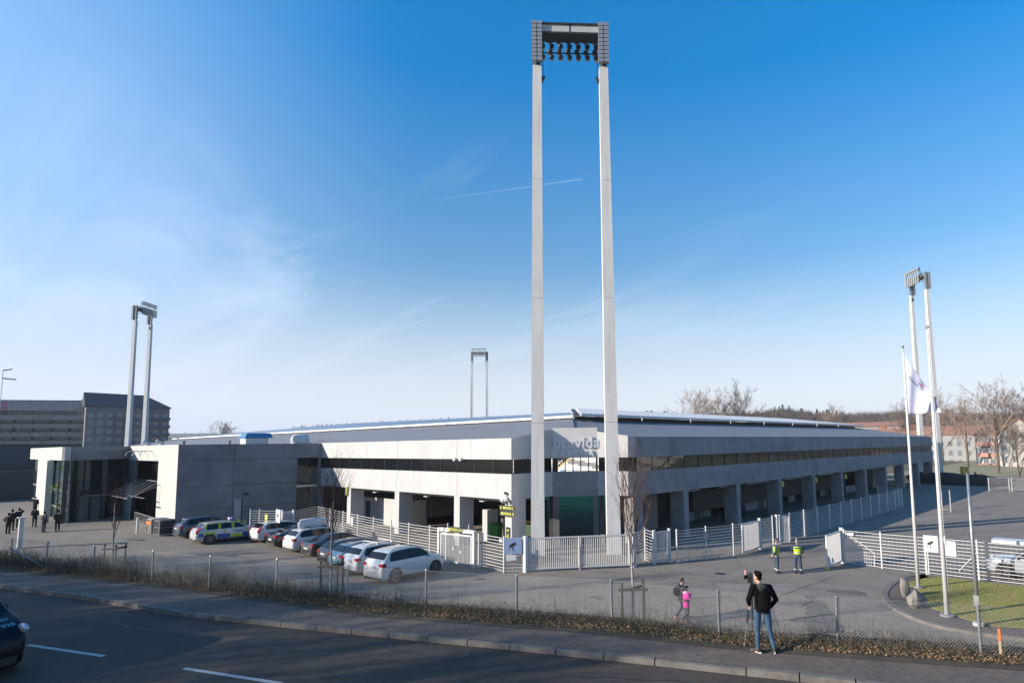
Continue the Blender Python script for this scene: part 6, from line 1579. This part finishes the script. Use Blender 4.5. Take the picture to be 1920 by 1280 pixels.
c1 = car_at(339, 988, 'suv', 4.35, 1.83, 1.56, bgy, 'blue grey hatchback at the wall end of the parked row', hd=92, sc=SC)
# car behind the lawn fence on the right
p = G(1905, 1108, 0); cR = car('estate', 4.6, 1.82, 1.48, paint('car_silver', (.36, .40, .44)), 'silver car with a long white roof load behind the lawn fence', (p.x+.6, 38.6, 0), radians(182), group=None, rails=white, name='parked_car')
MB().box((-1.6, -.5, 1.62), (2.0, .45, 1.78)).build('roof_load', white, cR)
# dark van at the lower left corner, driving on the near lane
pv = G(49, 1255, ZR); hd = atan2(d0.y, d0.x)
rf = Vector((cos(hd), sin(hd))); lf = Vector((-sin(hd), cos(hd)))
cv = Vector(pv.xy)-rf*2.35-lf*.85
vn = car('van', 4.9, 1.93, 1.88, mat('van_navy', (.004, .005, .009), .35, spec=.25), 'dark navy taxi van cut off by the lower left picture corner', (cv.x, cv.y, ZR), hd, group=None, name='taxi_van', cat='van', wr_=.35)
txm = mat('van_letter', (.12, .45, .60), .5)
for s_, (tx, sz, dx__) in enumerate((('NET', .30, 0), ('020', .40, .36))):
    mtx = Matrix((Vector((0, 1, 0)), Vector((-.93, 0, .36)).normalized(), Vector((.36, 0, .93)).normalized())).transposed().to_4x4()
    mtx.translation = (4.9/2-.33+.0-dx__*-1*.0-(.0 if s_ == 0 else -.22), .45, 1.88*.60+.055-(0 if s_ == 0 else .09)); text_mesh(tx, sz*.42, .004, txm, 'bonnet_lettering', mtx, vn)
MB().box((2.44, -.26, .42), (2.475, .26, .54)).build('front_plate', plate_m, vn); text_mesh('KLM 402', .10, .002, ink, 'plate_text', face_mtx((2.477, 0, .48), (0, 1, 0)), vn)

# ================================================================== PEOPLE
def person(name_label, loc, heading, H, skin_c, parts, J, voxel=.011, hair=None, acc=(), group=None, face=True, shirt=0.):
    """J: joints for a 1.78 m figure facing +Y. parts: dict(top=(mat, hem z, bulk), legs=(mat,), shoe=mat, sole=mat)"""
    t = thing('person', name_label, 'person', loc, heading-pi/2, group, scale=H/1.78)
    j = dict(hip_l=(-.095, 0, .93), hip_r=(.095, 0, .93), kn_l=(-.105, .02, .51), kn_r=(.105, .02, .51), an_l=(-.11, -.02, .09), an_r=(.11, -.02, .09), to_l=(-.14, .17, .03), to_r=(.14, .17, .03),
             ch=(0, .0, 1.32), nk=(0, .0, 1.50), hd=(0, .03, 1.66), sh_l=(-.185, 0, 1.43), sh_r=(.185, 0, 1.43), el_l=(-.25, -.03, 1.14), el_r=(.25, -.03, 1.14), wr_l=(-.25, .08, .90), wr_r=(.25, .08, .90), pel=(0, 0, .96), fd=None)
    j.update(J); head_rot = j.pop('hrot', 0.); V_ = {k: Vector(v) for k, v in j.items() if v is not None}
    def limb(b, a, c, e, r, k=0.): b.tube([V_[a], V_[a].lerp(V_[c], .5), V_[c], V_[c].lerp(V_[e], .35), V_[e]], [r[0]+k, r[0]*.9+k, r[1]+k, r[2]+k, r[3]+k], 12)
    b = MB()
    pel, ch, nk, hd_ = V_['pel'], V_['ch'], V_['nk'], V_['hd']
    b.tube([pel-Vector((0, 0, .08)), pel+Vector((0, 0, .06)), pel.lerp(ch, .5), ch, ch+Vector((0, 0, .12)), nk-Vector((0, 0, .02))], [(.12, .09), (.155, .11), (.135, .095), (.165, .115), (.13, .09), (.06, .055)], 16)
    b.tube([ch+Vector((0, 0, .08)), nk, hd_-Vector((0, .01, .05))], [.07, .056, .055], 10)
    Mh = Matrix.Rotation(head_rot, 3, 'Z')
    b.ell(hd_+Vector((0, 0, .03)), (.076, .094, .115), 16, Mh); b.ell(hd_+Mh @ Vector((0, .028, -.045)), (.055, .062, .062), 12, Mh)
    if face:
        b.ell(hd_+Mh @ Vector((0, .098, -.002)), (.013, .022, .022), 8, Mh)
        for s in (-1, 1): b.ell(hd_+Mh @ Vector((s*.077, -.005, .0)), (.011, .022, .033), 8, Mh)
        b.ell(hd_+Mh @ Vector((0, .083, -.048)), (.024, .012, .009), 8, Mh)
    for s in 'lr':
        limb(b, 'hip_'+s, 'kn_'+s, 'an_'+s, (.082, .052, .05, .036)); limb(b, 'sh_'+s, 'el_'+s, 'wr_'+s, (.050, .038, .036, .026))
        b.tube([V_['an_'+s], V_['an_'+s]-Vector((0, 0, .04)), V_['to_'+s]], [.04, .042, .032], 10)
        # hand: palm, four unequal curled fingers, thumb from the side
        wv = V_['wr_'+s]; fdv = (wv-V_['el_'+s]).normalized(); fdv = (fdv*.7+Vector(j['fd'] if j.get('fd') else (0, .2, -.8))*.6).normalized()
        sgn = -1 if s == 'l' else 1; side = fdv.cross(Vector((sgn, 0, 0))); side = side.normalized() if side.length > .1 else Vector((0, 1, 0)); palm_n = side.cross(fdv).normalized()
        pc_ = wv+fdv*.05; b.tube([wv, wv+fdv*.04, wv+fdv*.09], [(.02, .026), (.018, .040), (.014, .038)] if True else 0, 10)
        for k, (o_, l_) in enumerate(((-.030, .066), (-.010, .076), (.010, .072), (.029, .056))):
            base = wv+fdv*.085+side*o_; q1_ = base+fdv*l_*.5; q2_ = q1_+(fdv*.7+palm_n*-.7*sgn).normalized()*l_*.5; b.tube([base, q1_, q2_], [.0095, .009, .0075], 6)
        th = wv+fdv*.03-side*.03; b.tube([th, th-side*.022+fdv*.03, th-side*.02+fdv*.06], [.012, .010, .008], 6)
    body = b.build('body', skin_c, t, smooth=True)
    rm = body.modifiers.new('join', 'REMESH'); rm.mode = 'VOXEL'; rm.voxel_size = min(voxel, .009); rm.use_smooth_shade = True
    def cloth(nm, mb, m, vx=None):
        o = mb.build(nm, m, t, smooth=True); r = o.modifiers.new('join', 'REMESH'); r.mode = 'VOXEL'; r.voxel_size = vx or voxel; r.use_smooth_shade = True
        s = o.modifiers.new('soft', 'SMOOTH'); s.iterations = 3; s.factor = .6; return o
    tm, hem, bulk = parts['top']; tl = parts['legs']
    b = MB(); up = Vector((0, 0, 1))
    p_h = Vector((pel.x, pel.y, hem))
    b.tube([p_h, p_h.lerp(ch, .35), p_h.lerp(ch, .7), ch, ch+up*.10, nk+up*.0], [(.165+bulk, .125+bulk), (.155+bulk, .12+bulk), (.15+bulk, .115+bulk), (.185+bulk, .135+bulk), (.15+bulk, .11+bulk), (.07, .065)], 18)
    for s in 'lr':
        b.tube([V_['sh_'+s], V_['sh_'+s].lerp(V_['el_'+s], .5), V_['el_'+s], V_['el_'+s].lerp(V_['wr_'+s], .5), V_['wr_'+s]+(V_['wr_'+s]-V_['el_'+s]).normalized()*.01], [.068+bulk*.6, .060+bulk*.6, .052+bulk*.6, .046+bulk*.5, .038+bulk*.4], 12); b.ell(V_['sh_'+s], (.07+bulk*.6,)*3, 10)
    cloth('jacket', b, tm)
    b = MB(); b.tube([pel+up*.07, pel, pel-up*.06], [(.155, .115), (.165, .125), (.15, .12)], 16)
    lw_ = parts.get('lw', 0)
    for s in 'lr': b.tube([V_['hip_'+s]+up*.02, V_['hip_'+s].lerp(V_['kn_'+s], .5), V_['kn_'+s], V_['kn_'+s].lerp(V_['an_'+s], .35), V_['an_'+s]+up*.0], [.096+lw_*.5, .085+lw_*.6, .065+lw_, .062+lw_, .052+lw_], 12)
    cloth('trousers', b, tl)
    for s in 'lr':
        a = V_['an_'+s]; q = V_['to_'+s]; b = MB(); f_ = (q-a); f_.z = 0; f_ = f_.normalized() if f_.length > .01 else Vector((0, 1, 0)); gz = q.z-.03
        tilt = (q-a).z+.06
        b.tube([a-f_*.07+up*(-.035), a-up*.02+f_*.03, q-f_*.05+up*.012, q+f_*.04+up*.0], [(.040, .045), (.046, .048), (.047, .035), (.035, .022)], 12)
        o = b.build('shoe', parts['shoe'], t, smooth=True)
        if parts.get('sole'):
            b = MB(); zz = min(a.z-.09, q.z-.03)
            b.tube([a-f_*.085-up*.075, a-up*.075, q+up*-.018, q+f_*.05-up*.012], [(.036, .014), (.044, .014), (.048, .014), (.034, .012)], 12); b.build('sole', parts['sole'], o)
    if hair:
        hm, style = hair
        b = MB(); b.ell(hd_+Mh @ Vector((0, -.016, .058)), (.086, .098, .098), 16, Mh)
        if style == 'short': b.v = []; b.f = []; b.m = []; b.ell(hd_+Mh @ Vector((0, -.022, .072)), (.082, .092, .088), 16, Mh); b.ell(hd_+Mh @ Vector((0, -.046, .02)), (.072, .058, .075), 12, Mh); b.ell(hd_+Mh @ Vector((0, .03, .125)), (.06, .055, .035), 10, Mh)
        if style == 'long': b.tube([hd_+Vector((0, -.05, .08)), hd_+Vector((0, -.08, -.05)), nk+Vector((0, -.09, -.12))], [.085, .08, .05], 12)
        if style == 'bob': b.ell(hd_+Mh @ Vector((0, -.04, -.01)), (.086, .075, .10), 12, Mh)
        b.v = [(x+.006*noise.noise(Vector((x, y, z))*40), y+.006*noise.noise(Vector((x, y, z))*40+Vector((3, 0, 0))), z+.007*noise.noise(Vector((x, y, z))*40+Vector((9, 0, 0)))) for x, y, z in b.v]
        b.build('hair', hm, t, smooth=True)
    if face:
        b = MB()
        for s in (-1, 1): b.ell(hd_+Mh @ Vector((s*.030, .084, .012)), (.012, .008, .007), 8)
        b.build('eyes', black, t)
    return t, V_, Mh, cloth
skin = mat('skin', (.62, .36, .25), .55); skin2 = mat('skin_pale', (.66, .42, .32), .55)
hairb = mat('hair_dark', (.012, .009, .007), .95, spec=.05, var=.4, scale=60); blackc = mat('black_fabric', (.008, .008, .010), .95, spec=.1, var=.3, scale=9, bump=.4, bscale=25)
jeans = mat('blue_denim', (.055, .14, .24), .9, col2=(.02, .055, .115), scale=6, bump=.3, bscale=40); navy_f = mat('navy_fabric', (.025, .032, .055), .85, var=.3, scale=8); hiviz = mat('hi_vis_yellow', (.55, .78, .02), .6, var=.1, scale=6); uni = mat('uniform_navy', (.05, .085, .14), .85, var=.3, scale=8)
reflect = mat('reflective', (.62, .64, .66), .3, metal=.3)
def to_cam(p): return atan2(-p.y, -p.x)
# ---- cameraman with tripod on the pavement
pm_ = G(1432, 1222, ZS); away = to_cam(pm_)+pi        # facing away from us
hdC = away+radians(14)
P, V_, Mh, cloth = person('person in black hooded jacket and jeans filming with a tripod on the pavement', pm_, hdC, 1.80, skin,
    dict(top=(blackc, .90, .015), legs=jeans, shoe=mat('shoe_black', (.02, .02, .022), .6), sole=white, lw=-.004),
    dict(hip_l=(-.10, 0, .93), hip_r=(.10, 0, .93), kn_l=(-.115, .03, .50), kn_r=(.155, .02, .50), an_l=(-.13, -.03, .09), an_r=(.235, -.04, .09), to_l=(-.24, .10, .03), to_r=(.27, .13, .03),
         el_l=(-.30, .0, 1.16), wr_l=(-.24, .20, 1.00), el_r=(.315, -.06, 1.17), wr_r=(.21, .10, .97), hd=(-.055, .075, 1.63), nk=(-.015, .03, 1.49), hrot=radians(38), ch=(0, .0, 1.31)), voxel=.009, hair=(hairb, 'short'))
b = MB(); b.tube([(-.015, -.09, 1.37), (-.01, -.115, 1.46), (0, -.07, 1.53)], [(.09, .04), (.11, .05), (.085, .045)], 14); b.tube([(-.10, .0, 1.47), (-.07, -.08, 1.5), (.07, -.08, 1.5), (.10, .0, 1.46)], .036, 10); cloth('hood', b, mat('hood_grey', (.05, .052, .056), .9, var=.3, scale=10))
# tripod with camera in front-left of him
tp = thing('camera_tripod', 'black tripod with a video camera in front of the person in jeans', 'tripod', G(1415, 1212, ZS)+Vector((0, 0, 0)))
fwd = Vector((cos(away), sin(away), 0)); rgt = Vector((sin(away), -cos(away), 0))
ap = fwd*.40-rgt*.06+Vector((0, 0, 1.30))
feet = [G(1396, 1211, ZS)-tp.location, G(1434, 1219, ZS)-tp.location+fwd*.45, -rgt*.05+fwd*1.0]
feet = [Vector((f.x, f.y, 0)) for f in feet]; apx = Vector(((feet[0].x+feet[1].x+feet[2].x)/3, (feet[0].y+feet[1].y+feet[2].y)/3, 1.25))
for f in feet:
    a = f; c = apx+Vector((f.x-apx.x, f.y-apx.y, 0)).normalized()*.06
    b = MB(); b.tube([a, a.lerp(c, .45)], [.013, .014], 6); b.tube([a.lerp(c, .40), c], [.022, .024], 8); b.ell(a+Vector((0, 0, .02)), (.025, .025, .02), 8); b.ell(a.lerp(c, .42), (.03, .03, .035), 8); b.build('leg', black, tp)
b = MB()
for f in feet: b.bar(apx-Vector((0, 0, .72)), (f*.52+apx*.48)-Vector((0, 0, .0)), .014)
b.cyl(apx-Vector((0, 0, .75)), apx, .016); b.build('spreader', black, tp)
hd0 = apx
b = MB(); b.ell(apx+Vector((0, 0, .03)), (.06, .06, .05), 10); b.cyl(apx+Vector((0, 0, .05)), apx+Vector((0, 0, .14)), .04); b.bar(apx+Vector((0, 0, .1)), apx-fwd*.30+rgt*.05-Vector((0, 0, .12)), .018); b.build('fluid_head', black, tp)
cc_ = apx+Vector((0, 0, .24))-rgt*.03
b = MB(); b.bar(cc_-fwd*.16, cc_+fwd*.16, .12, .16); b.tube([cc_+fwd*.16, cc_+fwd*.30], [.055, .062], 12); b.bar(cc_-fwd*.1+Vector((0, 0, .12)), cc_+fwd*.12+Vector((0, 0, .12)), .03, .03); b.bar(cc_-fwd*.1+Vector((0, 0, .06)), cc_-fwd*.1+Vector((0, 0, .13)), .025); b.bar(cc_+fwd*.1+Vector((0, 0, .06)), cc_+fwd*.1+Vector((0, 0, .13)), .025)
b.bar(cc_-rgt*.09+Vector((0, 0, .02)), cc_-rgt*.11+Vector((0, 0, .02))+fwd*.02, .12, .09); b.build('video_camera', black, tp)
b = MB(); b.bar(cc_-rgt*.1+Vector((0, 0, .10))-fwd*.07, cc_-rgt*.1+Vector((0, 0, .20))-fwd*.07, .05); b.build('viewfinder', mat('screen_red', (.6, .25, .25), .4), tp)
# backpack (top-level: worn by him)
bp = thing('backpack', 'black backpack on the back of the person filming', 'backpack', pm_, hdC-pi/2, scale=1.80/1.78)
b = MB(); b.tube([(0, -.20, .98), (0, -.235, 1.03), (0, -.245, 1.18), (0, -.225, 1.33), (0, -.18, 1.39)], [(.11, .045), (.14, .07), (.145, .08), (.125, .07), (.07, .035)], 16); b.tube([(0, -.31, 1.02), (0, -.325, 1.10), (0, -.31, 1.2)], [(.10, .03), (.125, .045), (.10, .03)], 12)
o = b.build('pack', mat('backpack_black', (.005, .005, .006), .9, spec=.1, bump=.4, bscale=20), bp, smooth=True); r = o.modifiers.new('j', 'REMESH'); r.mode = 'VOXEL'; r.voxel_size = .012; r.use_smooth_shade = True
for s in (-1, 1): b = MB(); b.tube([(s*.11, -.14, 1.05), (s*.16, -.155, 1.2), (s*.13, -.13, 1.42), (s*.12, -.0, 1.51), (s*.12, .12, 1.44), (s*.13, .17, 1.25)], [(.022, .009)]*6, 8); b.build('shoulder_strap', MATS['backpack_black'], bp, smooth=True)
# ---- two hi-vis guards
def guard(u, v, H, label, hd_, ph, rot):
    p = G(u, v, 0)
    P, V_, Mh, cloth = person(label, p, hd_, H, skin2, dict(top=(uni, .84, .02), legs=uni, shoe=mat('boot', (.012, .012, .014), .5), lw=.022), dict(kn_l=(-.12, .02, .5), kn_r=(.12, .02, .5), an_l=(-.15, -.02, .09), an_r=(.15, -.02, .09), **ph), voxel=.012, hair=(mat('hair_grey', (.12, .09, .07), .7), 'short') if rot else None, group='hi-vis guards at the open gate')
    b = MB(); up = Vector((0, 0, 1)); pel, ch, nk = V_['pel'], V_['ch'], V_['nk']
    b.tube([pel+up*.03, pel.lerp(ch, .4), pel.lerp(ch, .75), ch, ch+up*.10, nk-up*.035], [(.195, .155), (.185, .15), (.19, .15), (.205, .162), (.165, .128), (.09, .085)], 18); cloth('vest', b, hiviz)
    b = MB(); b.tube([pel.lerp(ch, .30), pel.lerp(ch, .42)], [(.197, .158), (.198, .158)], 18) if not rot else b.tube([pel-up*.02, pel-up*.07], [(.2, .16), (.2, .158)], 18)
    b.build('reflective_band', reflect, P)
    for s in 'lr':
        b = MB(); q = V_['kn_'+s].lerp(V_['an_'+s], .62); q2 = V_['kn_'+s].lerp(V_['an_'+s], .80); b.tube([q, q2], [.086, .083], 12); b.build('trouser_band', reflect, P)
    return P, V_, Mh
cam_dir = to_cam(G(1455, 1073))
guard(1457, 1074, 1.80, 'bald guard in hi-vis vest turned sideways, left of the two at the gate', cam_dir+radians(105), dict(el_l=(-.26, -.10, 1.16), wr_l=(-.14, -.18, .98), el_r=(.26, -.10, 1.16), wr_r=(.14, -.18, .98)), True)
P, V_, Mh = guard(1497, 1074, 1.80, 'guard in hi-vis vest and grey cap, right of the two at the gate', cam_dir+radians(-12), dict(el_l=(-.29, -.08, 1.16), wr_l=(-.16, -.17, 1.0), el_r=(.29, -.08, 1.16), wr_r=(.16, -.17, 1.0)), False)
b = MB(); h_ = V_['hd']; b.ell(h_+Vector((0, -.005, .085)), (.088, .105, .065), 14); b.ell(h_+Vector((0, .07, .065)), (.065, .06, .012), 12); b.build('cap', mat('cap_grey', (.20, .24, .30), .8), P, smooth=True)
b = MB(); ch = V_['ch']; b.box((-.13, .158, 1.30), (.13, .178, 1.36)); b.build('chest_band', uni, P)
# ---- two children walking right
walk = away_k = None
pk = G(1276, 1163, 0); dirk = atan2((G(1340, 1157)-G(1276, 1163)).y, (G(1340, 1157)-G(1276, 1163)).x)
magenta = mat('magenta_fabric', (.75, .03, .38), .7, col2=(.60, .02, .30), scale=5); redshoe = mat('coral_shoe', (.72, .16, .16), .6)
stride1 = dict(kn_l=(-.09, .16, .54), an_l=(-.09, .28, .12), to_l=(-.09, .43, .06), kn_r=(.09, -.05, .50), an_r=(.09, -.34, .18), to_r=(.09, -.22, .06), el_r=(.25, -.12, 1.16), wr_r=(.24, -.05, .93), el_l=(-.25, .0, 1.15), wr_l=(-.22, .15, .95), hd=(0, .06, 1.65))
pk1 = G(1279, 1160, 0)
P1, V1_, _, cloth = person('child in dark navy coat with a black backpack, walking behind the pink coat', pk1, dirk, 1.58, skin, dict(top=(navy_f, .80, .03), legs=mat('navy_trouser', (.03, .035, .08), .9), shoe=redshoe, sole=white), stride1, voxel=.012, hair=(mat('hair_brown', (.05, .025, .015), .7), 'short'))
b = MB(); b.tube([(-.09, .0, 1.47), (-.06, -.1, 1.50), (.06, -.1, 1.50), (.09, .0, 1.47)], .05, 10); cloth('hood', b, navy_f)
bp2 = thing('backpack', 'round black backpack of the child in the navy coat', 'backpack', pk1, dirk-pi/2, scale=1.58/1.78)
o = MB().tube([(0, -.2, 1.05), (0, -.27, 1.12), (0, -.28, 1.28), (0, -.22, 1.42)], [(.10, .05), (.16, .10), (.16, .11), (.09, .05)], 14).build('pack', MATS['backpack_black'], bp2, smooth=True)
for s in (-1, 1): MB().tube([(s*.11, -.16, 1.1), (s*.13, -.12, 1.44), (s*.12, .02, 1.52), (s*.12, .15, 1.36)], [(.02, .008)]*4, 8).build('shoulder_strap', MATS['backpack_black'], bp2)
pk2 = G(1288, 1168, 0)
stride2 = dict(kn_l=(-.08, .02, .52), an_l=(-.08, .02, .10), to_l=(-.08, .18, .03), kn_r=(.09, .02, .50), an_r=(.09, -.30, .22), to_r=(.09, -.22, .06), el_r=(.24, .06, 1.22), wr_r=(.10, .22, 1.48), el_l=(-.25, .02, 1.17), wr_l=(-.18, .2, 1.02), hd=(0, .05, 1.64), fd=(0, .2, 1))
P2, V2_, _, cloth = person('child in bright magenta coat holding a phone to the face', pk2, dirk, 1.42, skin, dict(top=(magenta, .78, .035), legs=mat('slate_trouser', (.05, .055, .07), .9), shoe=mat('coral_shoe2', (.75, .22, .15), .6), sole=white), stride2, voxel=.012, hair=(hairb, 'bob'))
b = MB(); b.tube([(-.11, .03, 1.47), (-.08, -.10, 1.47), (.08, -.10, 1.47), (.11, .03, 1.47)], .048, 10); cloth('fur_collar', b, mat('fur_white', (.7, .66, .66), .95, bump=.8, bscale=60))
b = MB(); b.tube([(0, 0, 1.06), (0, 0, 1.16)], [(.196, .158), (.190, .152)], 18); b.build('dark_panel', navy_f, P2)
ph = thing('phone', 'small dark phone held by the child in magenta', 'phone', pk2, dirk-pi/2, scale=1.42/1.78); MB().box((.055, .20, 1.52), (.12, .225, 1.64)).build('case', black, ph); MB().box((.06, .195, 1.53), (.115, .199, 1.63)).build('screen', mat('screen', (.3, .35, .4), .2), ph)
# ---- visitors at far left
def visitor(u, v, H, label, hdg, top, legs, hair_=True, J=None):
    p = GZ(u, v)
    J0 = dict(wr_l=(-.14, .16, 1.0), wr_r=(.14, .16, 1.0)); J0.update(J or {})
    P, V_, Mh, cl_ = person(label, p, hdg, H, skin, dict(top=(top, .80, .03), legs=legs, shoe=black, lw=.01), J0, voxel=.02, hair=(hairb, 'bob') if hair_ else None, group='visitors standing before the glass entrance', face=False)
    return P
bl2 = mat('black_coat', (.016, .017, .02), .9, var=.3, scale=6)
dl = to_cam(GZ(60, 990))
visitor(14, 1000, 1.62, 'dark dressed visitor with hand on hip, leftmost of the group', dl+2.6, bl2, bl2, J=dict(el_l=(-.34, -.02, 1.2), wr_l=(-.18, .05, 1.02)))
visitor(21, 994, 1.72, 'visitor in black just behind the leftmost one', dl+2.8, bl2, navy_f)
visitor(34, 990, 1.70, 'visitor in dark coat raising an arm beside the pale column sign', dl+3.3, bl2, bl2, J=dict(el_r=(.32, .08, 1.45), wr_r=(.12, .14, 1.62)))
visitor(64, 987, 1.68, 'visitor in black before the white T shaped wall', dl+3.0, bl2, mat('jeans_dull', (.04, .055, .08), .9))
visitor(81, 998, 1.66, 'visitor in dark jacket and jeans between the other standing visitors', dl+2.2, navy_f, mat('jeans_dull', (.04, .055, .08), .9))
visitor(107, 996, 1.70, 'visitor in long black coat nearest the glass doors, rightmost of the group', dl+3.4, bl2, bl2)
visitor(65, 962, 1.72, 'distant visitor stretching out one arm at the corner of the white wall', dl+.3, bl2, bl2, J=dict(el_r=(.45, .05, 1.42), wr_r=(.68, .08, 1.46)))
hv = G(1763, 893, 0)
person('distant worker in yellow hi-vis vest near the far gates', (hv.x, hv.y, 0), 0, 1.8, skin, dict(top=(hiviz, .85, .04), legs=uni, shoe=black, lw=.01), {}, voxel=.025, hair=(hairb, 'short'), face=False)

# haze
b = MB(); b.box((-3600, -900, -5), (3600, 4600, 140)); hzm = bpy.data.materials.new('haze'); hzm.use_nodes = True; hn = hzm.node_tree
for n in list(hn.nodes):
    if n.type != 'OUTPUT_MATERIAL': hn.nodes.remove(n)
pv_ = hn.nodes.new('ShaderNodeVolumePrincipled'); pv_.inputs['Color'].default_value = (.75, .85, 1, 1); pv_.inputs['Density'].default_value = HAZE; pv_.inputs['Anisotropy'].default_value = 0.
hn.links.new(pv_.outputs[0], [n for n in hn.nodes if n.type == 'OUTPUT_MATERIAL'][0].inputs['Volume'])
if HAZE > 0: tag(b.build('haze', hzm), kind='stuff')
for o in bpy.data.objects:
    if '_w' in o: del o['_w']
